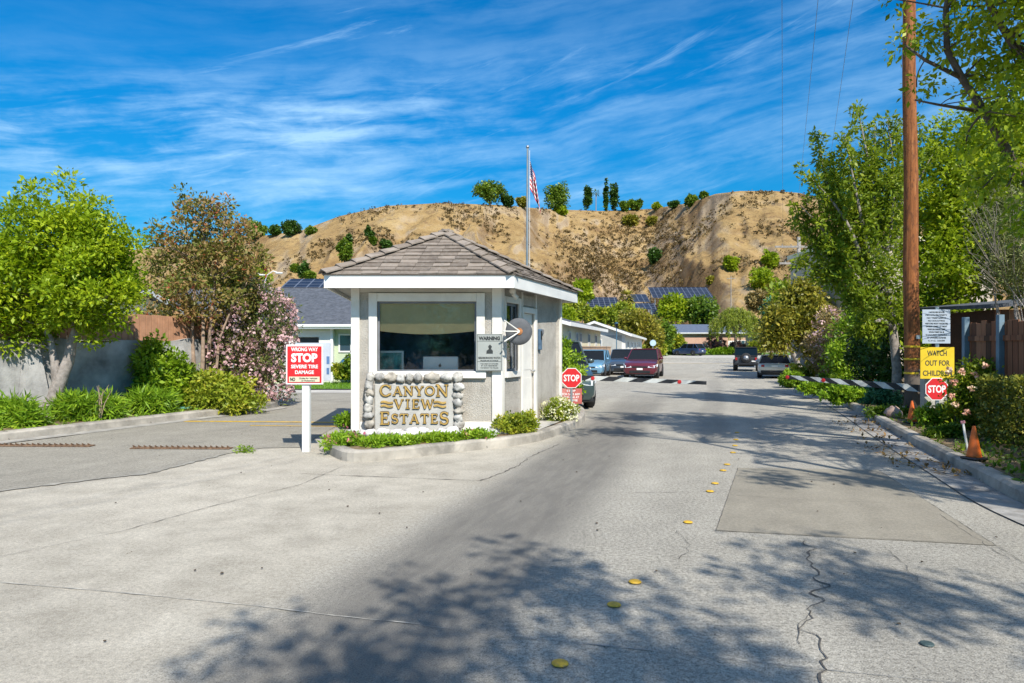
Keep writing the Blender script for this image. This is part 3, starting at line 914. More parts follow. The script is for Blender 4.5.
# front window
fw = .135
win = MB(Mf)
win.box(wx0-fw, wx0+.008, -.05, -.003, wz0-.12, wz1+fw, .006)
win.box(wx1-.008, wx1+fw, -.05, -.003, wz0-.12, wz1+fw, .006)
win.box(wx0+.009, wx1-.009, -.047, -.003, wz1-.008, wz1+fw-.002, .006)
wf = win.build('window', m_trim, booth)
mb = MB(Mf); mb.box(wx0-.06, wx1+fw+.02, -.075, -.001, wz0-.115, wz0+.004, .008); mb.build('sill', m_trim, wf)
mb = MB(Mf)
for (a, b, c_, d_) in ((wx0+.009, wx0+.04, wz0+.005, wz1-.009), (wx1-.04, wx1-.009, wz0+.005, wz1-.009), (wx0+.04, wx1-.04, wz1-.04, wz1-.009), (wx0+.04, wx1-.04, wz0+.005, wz0+.03)):
    mb.box(a, b, .02, .06, c_, d_)
mb.build('sash', m_greymetal, wf)
mb = MB(Mf); mb.box(wx0+.035, wx1-.035, .035, .041, wz0+.025, wz1-.035); mb.build('pane', m_glass, wf)
mb = MB(Mf)
z_a, z_b = fz(311), fz(331)
nx = 24; vs = []
for i in range(nx+1):
    t = i/nx; x = wx0+.03+(wx1-wx0-.06)*t
    sag = -.055*math.sin(PI*min(1, max(0, t)))
    vs += [(x, .062, wz1), (x, .062+.004*math.sin(t*40), z_b+sag)]
mb.add(vs, [(2*i, 2*i+1, 2*i+3, 2*i+2) for i in range(nx)]); mb.build('blind', m_blind, wf, fixn=False)
# side window
win = MB(Ms)
sfw = .10
win.box(sw0-.004, sw0+.05, -.04, -.003, sz0-.1, sz1+.1, .004); win.box(sw1-.05, sw1+.06, -.04, -.003, sz0-.1, sz1+.1, .004)
win.box(sw0+.052, sw1-.052, -.037, -.003, sz1-.004, sz1+.1, .004); win.box(sw0+.052, sw1-.052, -.06, -.003, sz0-.1, sz0+.005, .004)
wf2 = win.build('window', m_trim, booth)
mb = MB(Ms)
mb.box(sw0+.052, sw0+.085, .02, .05, sz0+.005, sz1-.005); mb.box(sw1-.085, sw1-.052, .02, .05, sz0+.005, sz1-.005)
mb.box(sw0+.085, sw1-.085, .02, .05, sz1-.05, sz1-.005); mb.box(sw0+.085, sw1-.085, .02, .05, sz0+.005, sz0+.05)
mid = (sw0+sw1)/2+.08; mb.box(mid-.02, mid+.02, .021, .052, sz0+.05, sz1-.05)
mb.build('sash', m_greymetal, wf2)
mb = MB(Ms); mb.box(sw0+.08, sw1-.08, .033, .038, sz0+.04, sz1-.04); mb.build('pane', m_glass, wf2)
# door
mb = MB(Ms)
mb.box(d0-.08, d0+.004, -.04, -.003, 0, dz1+.1, .004); mb.box(d1-.004, d1+.11, -.04, -.003, 0, dz1+.1, .004); mb.box(d0+.005, d1-.005, -.038, -.003, dz1-.004, dz1+.1, .004)
mb.build('door_frame', m_trim, booth)
mb = MB(Ms); mb.box(d0+.006, d1-.006, .03, .07, .012, dz1-.006, .003)
mb.box(d0+.1, d1-.08, .024, .031, .15, .85, .002); mb.box(d0+.1, d1-.08, .024, .031, 1.0, 1.85, .002)
door = mb.build('door', m_trim, booth)
m_hinge = pm('rusty_hinge', (.30, .12, .07), .3, 20, .7)
for hz in (.32, 1.05, 1.78):
    mb = MB(Ms); mb.box(d0+.008, d0+.04, .014, .029, hz-.05, hz+.05); mb.cyl((d0+.012, .012, hz-.055), (d0+.012, .012, hz+.055), .009, n=8); mb.build('hinge', m_hinge, door)
mb = MB(Ms); mb.cyl((d1-.07, .03, .98), (d1-.07, -.02, .98), .012, n=8); mb.blob((d1-.07, -.035, .98), .028, .025, .028, 0, 0, 10, 7); mb.build('handle', m_steel, door, True)
mb = MB(Ms); mb.box(d0-.02, d1+.02, -.03, .0, dz1+.13, HW-.06); mb.build('transom_panel', m_stucco, booth)
for (a, b) in ((d0-.07, d0-.03), (d1+.04, d1+.10)): mb = MB(Ms); mb.box(a, b, -.034, .0, dz1+.11, HW-.01); mb.build('transom_post', m_trim, booth)
# intercom and house number beside the door
ix = sxx(538.5); iz0, iz1 = szz(538.5, 350), szz(538.5, 329)
mb = MB(Ms); mb.box(ix-.06, ix+.05, -.06, -.002, iz0, iz1, .012); ic = mb.build('intercom', pm('intercom_blue', (.10, .17, .26), .2, 9, .4), booth)
mb = MB(Ms); mb.box(ix-.04, ix+.03, -.068, -.058, iz0+.2, iz1-.04, .004); mb.build('speaker_grille', m_dark, ic)
mb = MB(Ms); mb.box(ix+.12, ix+.24, -.03, -.002, iz1-.1, iz1+.0, .01); mb.build('junction_box', m_greymetal, booth)
# soffit lamp
lp = Vector(((507-CX)*11.5/FPX, 11.55))
mb = MB(Ms); mb.lathe([(.045, HW-.004), (.06, HW-.05), (.055, HW-.09), (.02, HW-.11)], 14, (.18, -.16, 0)); mb.cyl((.18, -.16, HW-.10), (.26, -.2, HW-.17), .035, .045, 12); mb.build('flood_lamp', m_trim, booth)

# roof: eave outline in world
E = [Vector((-3.05, 11.08)), Vector((.035, 11.08)), Vector((1.42, 14.80)), Vector((-3.42, 14.80))]
eb, et = EYE+60.2*11.08/FPX-BZ, EYE+73.4*11.08/FPX-BZ
def bl(p): return Vector((p.x-BO.x, p.y-BO.y))
mb = MB(); e2 = [bl(p) for p in E]
cen = sum(e2, Vector((0, 0)))/4
inn = [p+(cen-p).normalized()*.05 for p in e2]
mb.add([(p.x, p.y, HW+.004) for p in inn]+[(p.x, p.y, HW+.03) for p in inn], [(3, 2, 1, 0), (4, 5, 6, 7), (0, 1, 5, 4), (1, 2, 6, 5), (2, 3, 7, 6), (3, 0, 4, 7)])
mb.build('soffit', m_soffit, booth)
mb = MB()
for i in range(4):
    a, b = e2[i], e2[(i+1) % 4]; d = (b-a).normalized(); nrm = Vector((-d.y, d.x))*.03
    # mitred boards
    a2 = a+(cen-a).normalized()*.045; b2 = b+(cen-b).normalized()*.045
    mb.hexa([(a.x, a.y, eb), (b.x, b.y, eb), (b2.x, b2.y, eb), (a2.x, a2.y, eb)], [(a.x, a.y, et), (b.x, b.y, et), (b2.x, b2.y, et), (a2.x, a2.y, et)])
mb.build('fascia', m_fascia, booth)
ap = P(446, 233.5, 12.75); apl = Vector((ap.x-BO.x, ap.y-BO.y, ap.z-BZ))
rnd = random.Random(4)
mb = MB(); tone = []
under = [Vector((p.x, p.y, et-.005)) for p in e2]
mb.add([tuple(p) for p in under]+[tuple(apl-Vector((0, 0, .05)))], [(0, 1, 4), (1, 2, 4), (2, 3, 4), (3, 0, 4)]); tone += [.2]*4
NC = 12
for i in range(4):
    a = Vector((*e2[i], et)); b = Vector((*e2[(i+1) % 4], et))
    mid_ = (a+b)/2
    fn = (b-a).cross(apl-a).normalized()
    if fn.z < 0: fn = -fn
    # overhang a little past the fascia
    out = (mid_-Vector((cen.x, cen.y, mid_.z))).normalized()
    for r in range(NC):
        t0 = r/NC-.012; t1 = (r+1)/NC+.02
        p0 = a.lerp(apl, t0); p1 = b.lerp(apl, t0); q0 = a.lerp(apl, min(t1, 1)); q1 = b.lerp(apl, min(t1, 1))
        W = (p1-p0).length; n_ = max(1, int(round(W/.30)))
        for c_ in range(n_):
            u0 = c_/n_; u1 = (c_+1)/n_
            if r % 2: sh = .5/n_; u0 = max(0, u0-sh); u1 = (u1-sh) if c_ < n_-1 else 1
            if c_ == n_-1: u1 = 1
            lift = rnd.uniform(.020, .036); g_ = .0025/max(W, .1)
            A0 = p0.lerp(p1, u0+g_); A1 = p0.lerp(p1, u1-g_)
            # upper edge clipped to the hip lines
            def up(pt, u):
                # move up the slope perpendicular to the eave, staying inside the triangle
                s_ = (q0-p0).project(fn.cross(b-a).normalized())
                cnd = pt+s_
                tt_ = (cnd-q0).dot((q1-q0).normalized()) if (q1-q0).length > 1e-4 else 0
                tt_ = min(max(tt_, 0), (q1-q0).length)
                return q0+(q1-q0).normalized()*tt_ if (q1-q0).length > 1e-4 else q0
            B0 = up(A0, u0); B1 = up(A1, u1)
            jig = rnd.uniform(-.004, .004)
            v = [A0+fn*.002, A1+fn*.002, A1+fn*(lift+jig), A0+fn*(lift-jig), B1+fn*.006, B0+fn*.006]
            mb.add([tuple(z_) for z_ in v], [(0, 1, 2, 3), (3, 2, 4, 5), (0, 3, 5), (1, 4, 2)])
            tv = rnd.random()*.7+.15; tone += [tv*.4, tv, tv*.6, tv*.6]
me = mb.mesh('roof')
if len(me.polygons) == len(tone):
    at_ = me.attributes.new('rnd', 'FLOAT', 'FACE'); at_.data.foreach_set('value', tone)
roof = link('roof', me, m_tile, booth)
# hip caps: overlapping tent-shaped tiles along each hip
mb = MB()
for i in range(4):
    a = Vector((*e2[i], et+.01)); L = (apl-a).length; n_ = int(L/.27)
    d = (apl-a).normalized(); sd = d.cross(Vector((0, 0, 1))).normalized(); upv = sd.cross(d)
    for c_ in range(n_+1):
        s0 = c_*L/n_-.03; s1 = s0+.33
        if s1 > L+.1: s1 = L+.1
        jit = rnd.uniform(-.012, .012)
        for sgn in (-1, 1):
            q = [a+d*s0+upv*.075+sd*jit, a+d*s0+sd*sgn*.13+upv*.012+sd*jit, a+d*s1+sd*sgn*.115-upv*.008, a+d*s1+upv*.035]
            th = upv*.022
            mb.hexa([tuple(z_) for z_ in q], [tuple(z_+th) for z_ in q])
me = mb.mesh('hip_cap'); at_ = me.attributes.new('rnd', 'FLOAT', 'FACE')
at_.data.foreach_set('value', [rnd.choice((.45, .7, .9, .6)) for _ in me.polygons])
link('hip_cap', me, m_tile, roof)

# things inside the booth
desk = thing('desk', 'dark desk inside the booth below the front window', 'desk', (-1.2, 12.25, BZ+.02))
mb = MB(); mb.box(-1.15, .75, -.3, .3, .80, .84); mb.build('desktop', m_greymetal, desk)
for a in (-1.1, .7):
    mb = MB(); mb.box(a-.02, a+.02, -.28, .28, 0, .80); mb.build('leg', m_greymetal, desk)
m_alu = pm('monitor_aluminium', (.62, .63, .62), .03, 3, .35, 0, metal=.3)
mon = thing('computer_monitor', 'silver all-in-one computer seen from behind through the booth window', 'computer', (*P(440, 372, 11.95).to_2d(), BZ+.86))
mb = MB(); mb.box(-.30, .32, -.015, .015, .07, .40, .012); mb.build('display', m_alu, mon)
mb = MB(); mb.lathe([(.0, 0), (.026, 0), (.026, .002), (.0, .002)], 16, (.0, -.018, .24), 'y')
mb.blob((.006, -.0175, .272), .007, .002, .011, 0, 0, 8, 5); mb.build('emblem', m_dark, mon)
mb = MB(); mb.box(-.09, .09, -.06, .08, 0, .012); mb.box(-.05, .05, -.005, .01, .01, .16); mb.build('stand', m_alu, mon)
pic = thing('notice_board', 'teal framed notice standing inside the left end of the booth window', 'notice board', (*P(391, 372, 11.78).to_2d(), BZ+.86))
mb = MB()
for (a, b, c_, d_) in ((-.22, -.185, 0, .50), (.185, .22, 0, .50), (-.185, .185, .465, .50), (-.185, .185, 0, .035)): mb.box(a, b, -.012, .012, c_, d_)
mb.build('frame', pm('pale_frame', (.36, .45, .44), .1, 5, .6), pic)
mb = MB(); mb.box(-.186, .186, -.004, .004, .034, .466); mb.build('panel', pm('teal_print', (.03, .16, .15), .7, 7, .5, dirt=(.25, .4, .35), dirt_amt=.5), pic)
hp = thing('potted_plant', 'small leafy plant in the right corner of the booth window', 'potted plant', (*P(469, 372, 11.8).to_2d(), BZ+.86))
mb = MB(); mb.lathe([(.03, 0), (.045, .06), (.05, .065)], 12); mb.build('pot', pm('terracotta', (.4, .17, .09)), hp)
lm_ind = leafmat('houseplant_leaf', (.1, .16, .03), (.3, .3, .05), (.5, .3, .05))
leaves('foliage', lm_ind, hp, [(0, 0, .09), (.03, 0, .08), (-.03, 0, .1)], .05, 25, .04, 2)

# round grey mirror on brackets beside the side window
m_rust = pm('rust_orange', (.42, .17, .06), .3, 25, .8)
dc = P(519, 331.5, 11.45)
mir = thing('round_mirror', 'round grey traffic mirror seen from behind on three rods by the side window', 'mirror', tuple(dc))
mir.rotation_euler = (0, 0, R(8))
mb = MB(); mb.lathe([(.02, -.012), (.15, -.010), (.222, .006), (.228, .02), (.222, .03), (.12, .055), (.02, .065)], 40, axis='y')
mb.build('disc', pm('mirror_back_grey', (.10, .105, .115), .2, 5, .75, .15, 30), mir, True)
mb = MB(); mb.lathe([(.02, -.03), (.055, -.028), (.062, -.012), (.05, -.005)], 18, axis='y'); mb.build('hub', m_rust, mir)
mb = MB()
for (a, b) in ((-.27, .18), (-.29, 0.0), (-.27, -.17)):
    mb.cyl((a, -.16, b), (-.0, -.035, b*.05), .011, n=8)
mb.build('bracket', m_trim, mir)

# WARNING sign on the corner board
m_signgrey = pm('sign_silver', (.36, .38, .36), .06, 3, .5)
m_ink = pm('sign_ink', (.03, .035, .035), .1, 5, .6)
sg = thing('warning_sign', 'small silver WARNING neighborhood watch sign on the booth corner', 'sign', (*P(489.3, 352, 11.46).to_2d(), EYE+(HY-352.5)*11.46/FPX))
mb = MB(); mb.box(-.222, .222, -.005, .005, -.312, .312, .003); mb.build('plate', m_signgrey, sg)
mb = MB()
for (a, b, c_, d_) in ((-.205, .205, .295, .301), (-.205, .205, -.301, -.295), (-.205, -.199, -.295, .295), (.199, .205, -.295, .295), (-.199, .199, .188, .193), (-.199, .199, -.155, -.150)): mb.box(a, b, -.0075, -.006, c_, d_)
mb.build('border_line', m_ink, sg)
lettering(sg, [('WARNING', 0, .238, .36, .066, .06), ('NEIGHBORHOOD WATCH', 0, -.09, .37, .036, .03), ('PROGRAM IN FORCE', 0, -.135, .3, .02, .02),
    ('THIS AREA IS WATCHED', 0, -.19, .30, .020, .01), ('BY OUR NEIGHBORS', 0, -.222, .27, .020, .01), ('WE REPORT TO POLICE', 0, -.258, .3, .018, .01)], m_ink, -.0055)
mb = MB(); mb.prism([(-.05, -.02), (.06, -.02), (.06, .03), (.03, .06), (.045, .10), (.01, .135), (-.02, .10), (-.005, .06), (-.045, .03)], -.0078, -.0058)
mb.build('watch_figure', m_ink, sg)

# ---------------------------------------------------------------- monument sign
m_gold = pm('gold_letter', (.54, .35, .10), .2, 9, .45, 0, metal=.15)
m_stone = pm('river_stone', (.45, .44, .41), .3, 5, .85, .5, 25, dirt=(.25, .24, .22), dirt_amt=.5)
m_panel = pm('monument_render', (.50, .485, .45), .12, 3, .9, .6, 60)
MY = 11.40
mon_c = P(414, 430, MY)
ms = thing('monument_sign', 'CANYON VIEW ESTATES entrance sign with gold letters inside a cobble border', 'entrance sign', (mon_c.x, MY, .125))
pw, ph = 96*MY/FPX, 57*MY/FPX             # overall size
mb = MB(); mb.box(-pw/2+.14, pw/2-.14, -.0, .155, 0, ph-.12, .015); mb.build('panel', m_panel, ms)
mb = MB(); mb.box(-pw/2+.03, pw/2-.03, .025, .156, 0, ph-.03, .02); mb.build('mortar', pm('mortar_grey', (.34, .31, .27), .3, 9, .95, 1, 30), ms)
def stroke(mb, pts, ws, y0=-.028, y1=.002):
    n = len(pts); Lp_ = []; Rp_ = []
    for i in range(n):
        a = Vector(pts[max(i-1, 0)]); b = Vector(pts[min(i+1, n-1)]); d = (b-a)
        d = d.normalized() if d.length > 1e-9 else Vector((1, 0)); nn = Vector((-d.y, d.x))
        w = ws[i] if isinstance(ws, (list, tuple)) else ws
        Lp_.append(Vector(pts[i])+nn*w/2); Rp_.append(Vector(pts[i])-nn*w/2)
    vs = []; fs = []
    for i in range(n):
        for q in (Lp_[i], Rp_[i]):
            vs += [(q.x, y0, q.y), (q.x, y1, q.y)]
    for i in range(n-1):
        a = 4*i; b = 4*(i+1)
        fs += [(a, a+2, b+2, b), (a+1, b+1, b+3, a+3), (a, b, b+1, a+1), (a+2, a+3, b+3, b+2)]
    fs += [(0, 1, 3, 2), (4*n-4, 4*n-2, 4*n-1, 4*n-3)]
    mb.add(vs, fs)
def arc(cx, cz, rx, rz, a0, a1, n=18): return [(cx+rx*math.cos(R(a0+(a1-a0)*i/n)), cz+rz*math.sin(R(a0+(a1-a0)*i/n))) for i in range(n+1)]
LETY = [-.028, .002, 0.0]
def letter(mb, ch, x, z, w, h):
    K = .185*min(w, h*.8); N_ = K*.55; S = K*.42     # thick, thin, serif
    q = lambda a, b: (x+a*w, z+b*h)
    def st(pts, ws): stroke(mb, pts, [q_+LETY[2] for q_ in ws] if isinstance(ws, list) else ws+LETY[2], LETY[0]-.0006*rnd.random(), LETY[1])
    def ser(a, b, half=.2): st([(x+a*w-half*w, z+b*h), (x+a*w+half*w, z+b*h)], S*1.1)
    e = S/h*.5
    if ch in 'CO':
        pts = arc(x+w/2, z+h/2, w/2-K*.45, h/2-K*.3, 40, 320) if ch == 'C' else arc(x+w/2, z+h/2, w/2-K*.45, h/2-K*.3, 0, 360, 28)
        m_ = len(pts); st(pts, [N_+(K-N_)*abs(math.cos(R((40+280*i/(m_-1)) if ch == 'C' else 360*i/(m_-1)))) for i in range(m_)])
        if ch == 'C': st([q(.90, .62), q(.90, .93)], S*1.2); st([q(.90, .12), q(.90, .30)], S)
    elif ch == 'A':
        st([q(.14, 0), q(.5, 1)], N_); st([q(.5, 1), q(.86, 0)], K); st([q(.27, .34), q(.74, .34)], N_*.9); ser(.14, e, .15); ser(.86, e, .17)
    elif ch == 'N':
        st([q(.18, 0), q(.18, 1)], N_); st([q(.14, .98), q(.84, .02)], K); st([q(.84, 0), q(.84, 1)], N_); ser(.18, e, .16); ser(.12, 1-e, .13); ser(.84, 1-e, .16)
    elif ch == 'Y':
        st([q(.14, 1), q(.5, .45)], K); st([q(.86, 1), q(.5, .45)], N_); st([q(.5, .5), q(.5, 0)], K); ser(.15, 1-e, .16); ser(.86, 1-e, .15); ser(.5, e, .2)
    elif ch == 'V':
        st([q(.14, 1), q(.5, 0)], K); st([q(.86, 1), q(.5, 0)], N_); ser(.15, 1-e, .17); ser(.86, 1-e, .15)
    elif ch == 'W':
        st([q(.08, 1), q(.3, 0)], K); st([q(.3, 0), q(.5, .9)], N_); st([q(.5, .9), q(.7, 0)], K); st([q(.7, 0), q(.92, 1)], N_); ser(.09, 1-e, .12); ser(.5, .9, .08); ser(.92, 1-e, .11)
    elif ch == 'I':
        st([q(.5, 0), q(.5, 1)], K); ser(.5, e, .4); ser(.5, 1-e, .4)
    elif ch == 'E':
        st([q(.26, 0), q(.26, 1)], K); st([q(.08, e), q(.9, e)], S*1.3); st([q(.08, 1-e), q(.86, 1-e)], S*1.3); st([q(.26, .52), q(.68, .52)], S*1.2)
        st([q(.88, 0), q(.88, .24)], S); st([q(.84, 1), q(.84, .78)], S); st([q(.67, .42), q(.67, .63)], S)
    elif ch == 'T':
        st([q(.5, 0), q(.5, 1)], K); st([q(.06, 1-e), q(.94, 1-e)], S*1.3); st([q(.07, 1), q(.07, .76)], S); st([q(.93, 1), q(.93, .76)], S); ser(.5, e, .2)
    elif ch == 'S':
        pts = arc(x+w*.5, z+h*.73, w*.34, h*.235, 25, 255, 14)+arc(x+w*.5, z+h*.27, w*.36, h*.235, 90, -155, 14)[1:]
        m_ = len(pts); st(pts, [N_*.8+(K*1.05-N_*.8)*math.sin(PI*i/(m_-1))**.8 for i in range(m_)])
        st([q(.85, .74), q(.85, .97)], S); st([q(.13, .03), q(.13, .28)], S)
sc0 = MY/FPX
def row(word, px0, px1, pyb, hbig, hsmall, bigs):
    mb_ = MB(); n = len(word)
    wr = {'W': 1.35, 'I': .55, 'O': 1.05, 'N': 1.08, 'C': 1.0, 'A': 1.05, 'S': .78, 'E': .88, 'T': .95, 'V': 1.05, 'Y': 1.0}
    wid = [wr[c_]*(hbig/hsmall if i in bigs else 1)*1.0 for i, c_ in enumerate(word)]
    gap_ = .14; tot = sum(wid)+gap_*(n-1)
    u = (px1-px0)/tot
    x_ = (px0-414)*sc0
    zb = EYE+(HY-pyb)*sc0-.125
    for i, c_ in enumerate(word):
        h_ = (hbig if i in bigs else hsmall)*sc0
        z_ = zb if not (hbig > hsmall and i not in bigs) else zb+(hbig-hsmall)*sc0*.35
        letter(mb_, c_, x_, z_, wid[i]*u*sc0, h_); x_ += (wid[i]+gap_)*u*sc0
    return mb_
for (wd, a, b, c_, hb, hs_, bg_) in (('CANYON', 380, 448.5, 396.4, 11.8, 9.2, (0, 5)), ('VIEW', 394, 434, 408.6, 9.2, 9.2, ()), ('ESTATES', 379.5, 449, 424.4, 12.6, 9.4, (0, 6))):
    row(wd, a, b, c_, hb, hs_, bg_).build('lettering', m_gold, ms)
    LETY = [-.014, .002, .016]
    row(wd, a, b, c_, hb, hs_, bg_).build('letter_shadow_edge', pm('letter_shadow_edge', (.09, .055, .025), .2, 9, .8), ms)  # wider dark brown copy draws the letters' dark sides and shadow as an outline
    LETY = [-.028, .002, 0.0]
mb = MB()
for sx_ in (387, 440):
    mb = MB()
    for dz_ in (402.2, 406):
        pts = [((sx_-414+t)*sc0, EYE+(HY-dz_)*sc0-.125+math.sin((t+6)/12*2*PI)*.012) for t in np.linspace(-6, 6, 12)]
        stroke(mb, pts, .03, -.026)
    mb.build('wave_ornament', m_gold, ms)
# cobbles round the panel
STN = [pm('river_stone_'+n_, c_, .35, 9, .9, .7, 25, dirt=(.25, .22, .18), dirt_amt=.6) for n_, c_ in (('pale', (.50, .48, .44)), ('grey', (.42, .41, .39)), ('tan', (.46, .42, .36)), ('light', (.54, .53, .50)))]
def cob(px, py, w, h, i):
    mb_ = MB(); q_ = rnd.uniform(.8, 1.12); mb_.blob(((px-414)*sc0, -.005, EYE+(HY-py)*sc0-.125), w*sc0*.55*q_, .06*rnd.uniform(.8, 1.3), h*sc0*.55/q_, i*7+20, .5, 14, 10); mb_.build('border_stone', STN[i % 4], ms, True)
i = 0
for (px, w) in ((371, 9), (380, 9), (390.5, 11), (401, 9), (409.5, 8), (418, 8.5), (432, 16), (447, 12), (458, 10)):
    cob(px, 377.5+rnd.uniform(-.6, .6), w, 8, i); i += 1
for (py, h) in ((384.5, 10), (392, 7), (399, 9), (408, 9), (415.5, 8), (424, 10)):
    cob(369+rnd.uniform(-.8, .8), py, 9, h, i); i += 1
for (py, h) in ((387, 9), (396, 7), (403, 8), (411, 6), (418, 7), (425, 9)):
    cob(458.5+rnd.uniform(-.8, .8), py, 10, h, i); i += 1

m_wrock = pm('white_painted_rock', (.66, .65, .63), .2, 6, .85, .6, 25, dirt=(.4, .38, .36), dirt_amt=.5)
rnd = random.Random(8)
proto = []
for i in range(4):
    mb = MB(); mb.blob((0, 0, .05), .12, .09, .085, i+50, .6, 10, 7)
    proto.append(mb.mesh('rock'))
    proto[-1].materials.append(m_wrock); proto[-1].polygons.foreach_set('use_smooth', [True]*len(proto[-1].polygons))
xs = np.linspace(352, 492, 15)
for i, px in enumerate(xs):
    p = P(px, 434, 11.05+.1*math.sin(i))
    o = bpy.data.objects.new('edging_rock', proto[i % 4]); COL.objects.link(o)
    o.location = (p.x, 11.1+.08*math.sin(i*2.1), .12); o.rotation_euler = (0, 0, rnd.uniform(-.5, .5)); s_ = rnd.uniform(.8, 1.15); o.scale = (s_*1.05, s_, s_*rnd.uniform(.8, 1.1))
    tag(o, 'white painted rock in the row at the foot of the entrance sign', 'rock', 'white rocks below the entrance sign')

# ================================================================ flagpole
m_polegrey = pm('pole_grey_blue', (.16, .20, .22), .12, 6, .6)
fp = thing('flagpole', 'tall thin grey flagpole rising behind the guard booth', 'flagpole', (.53, 24, gz(24)+.13))
top = EYE+(HY-147)*24/FPX-gz(24)-.13
mb = MB(); mb.tube([(0, 0, 0), (0, 0, top*.5), (0.02, 0, top-.05)], [.055, .048, .035], 12); mb.build('pole', m_polegrey, fp, True)
mb = MB(); mb.blob((.02, 0, top), .06, .06, .06, 0, 0, 10, 8); mb.build('finial', m_steel, fp, True)
mb = MB(); mb.cyl((.09, 0, .8), (.09, 0, top-.12), .008, n=5); mb.build('halyard', m_white, fp)
# flag: limp cloth, stripes and starred canton as real pieces of material
flm, k = newmat('flag_cloth')
uvn = k.node('ShaderNodeUVMap'); u, v, _ = k.xyz(uvn.outputs[0])
stripe = k.m('GREATER_THAN', k.m('MODULO', k.m('MULTIPLY', v, 13.0), 2.0), 1.0)   # v from 0 at the lower edge
c = k.mix(stripe, (.52, .02, .03), (.8, .78, .76))
canton = k.m('MULTIPLY', k.m('LESS_THAN', u, .4), k.m('GREATER_THAN', v, 6/13))
su = k.m('SUBTRACT', k.m('FRACT', k.m('MULTIPLY', u, 15.0)), .5); sv = k.m('SUBTRACT', k.m('FRACT', k.m('MULTIPLY', k.m('SUBTRACT', v, 6/13), 9.3*1.8)), .5)
star = k.m('LESS_THAN', k.m('ADD', k.m('MULTIPLY', su, su), k.m('MULTIPLY', sv, sv)), .07)
c = k.mix(canton, c, k.mix(star, (.015, .035, .16), (.8, .8, .8)))
finish(k, c, .85, 0, None, .2)
fl = thing('flag', 'striped red and white flag with blue canton hanging limp from the flagpole', 'flag', (.60, 24, EYE+(HY-160)*24/FPX))
NU, NV = 26, 22; vs = []; uvs = []
Hf = 1.1; Wf = 1.75
for i in range(NU+1):
    for j in range(NV+1):
        u_ = i/NU; v_ = 1-j/NV
        # cloth slides down as it leaves the pole and gathers into folds
        x_ = .02+.36*u_**.8*(.5+.5*(1-v_)+.15)
        z_ = -(1-v_)*Hf*.92-u_*Wf*.52*(1.0-.12*v_)
        y_ = .11*math.sin(u_*11+v_*1.5)*(.25+u_)
        x_ += .05*math.sin(u_*9.5+1+v_)*u_
        vs.append((x_, y_, z_)); uvs.append((u_, v_))
fs = [(i*(NV+1)+j, (i+1)*(NV+1)+j, (i+1)*(NV+1)+j+1, i*(NV+1)+j+1) for i in range(NU) for j in range(NV)]
me = bpy.data.meshes.new('cloth'); me.from_pydata(vs, [], fs); uvl = me.uv_layers.new(name='UVMap')
for lp_ in me.loops: uvl.data[lp_.index].uv = uvs[lp_.vertex_index]
link('cloth', me, flm, fl, True)

# ================================================================ wrong way sign
m_red = pm('sign_red', (.62, .018, .022), .08, 4, .4)
m_cream = pm('sign_cream', (.66, .62, .45), .05, 4, .6)
wx, wy = G(306.5, 451.5)
ww = thing('wrong_way_sign', 'red WRONG WAY STOP severe tire damage sign on a white square post', 'sign', (wx, wy, gz(wy)))
mb = MB(); mb.box(-.055, .055, -.05, .05, -.02, 1.17, .008); mb.build('post', m_white, ww)
k2 = wy/FPX
mb = MB(); mb.box(-.285, .27, -.075, -.055, 1.005, 1.60, .006); board = mb.build('board', m_white, ww)
mb = MB(); mb.box(-.262, .247, -.080, -.0755, 1.03, 1.575, .002); mb.build('red_face', m_red, ww)
mb = MB(); mb.box(-.235, .22, -.083, -.0805, 1.045, 1.125); mb.build('white_strip', m_cream, ww)
lettering(ww, [('WRONG WAY', -.005, 1.53, .40, .058, .03), ('STOP', -.008, 1.405, .39, .135, .05), ('SEVERE TIRE', -.005, 1.275, .40, .055, .03), ('DAMAGE', -.005, 1.19, .28, .055, .03)], m_white, -.0805)
lettering(ww, [('NO', -.18, 1.085, .075, .055, .04), ('Outlet for Vehicles', .05, 1.10, .27, .022, .01), ('or Pedestrians', .05, 1.066, .2, .022, .01)], m_ink, -.0835)
bk = thing('notice_sign', 'pale grey notice sign standing just behind the red wrong way sign', 'sign', (wx, wy+.42, gz(wy)))
mb = MB(); mb.box(-.30, .25, -.01, .01, 1.04, 1.63, .004); mb.build('panel', pm('pale_grey_panel', (.50, .54, .60), .08, 5, .6), bk)
mb = MB(); mb.box(-.15, -.11, .0105, .05, 0, 1.6); mb.build('post', m_steel, bk)
mb = MB(); mb.box(.19, .235, -.014, -.0105, 1.30, 1.42); mb.box(.19, .23, -.014, -.0105, 1.14, 1.24); mb.build('mark', pm('panel_blue', (.1, .2, .4)), bk)

# tyre spikes
m_spike = pm('spike_rust', (.20, .12, .07), .35, 18, .85, .5, 60)
def spikes(px0, px1, py, label):
    (x0, y0), (x1, y1) = G(px0, py[0]), G(px1, py[1])
    T = thing('tire_spikes', label, 'tire spikes', ((x0+x1)/2, (y0+y1)/2, .012), math.atan2(y1-y0, x1-x0), 'tire spike strips across the exit lane')
    L = math.hypot(x1-x0, y1-y0)
    mb = MB(); mb.box(-L/2, L/2, -.07, .09, 0, .014, .004); mb.build('base_plate', m_spike, T)
    mb = MB(); n = int(L/.085)
    for i in range(n):
        a = -L/2+.04+i*(L-.08)/(n-1)
        mb.add([(a-.009, .05, .012), (a+.009, .05, .012), (a+.009, -.03, .012), (a-.009, -.03, .012), (a-.006, -.045, .055), (a+.006, -.045, .055)],
               [(0, 1, 5, 4), (2, 3, 4, 5), (0, 4, 3), (1, 2, 5), (0, 3, 2, 1)])
    mb.build('spike_row', m_spike, T)
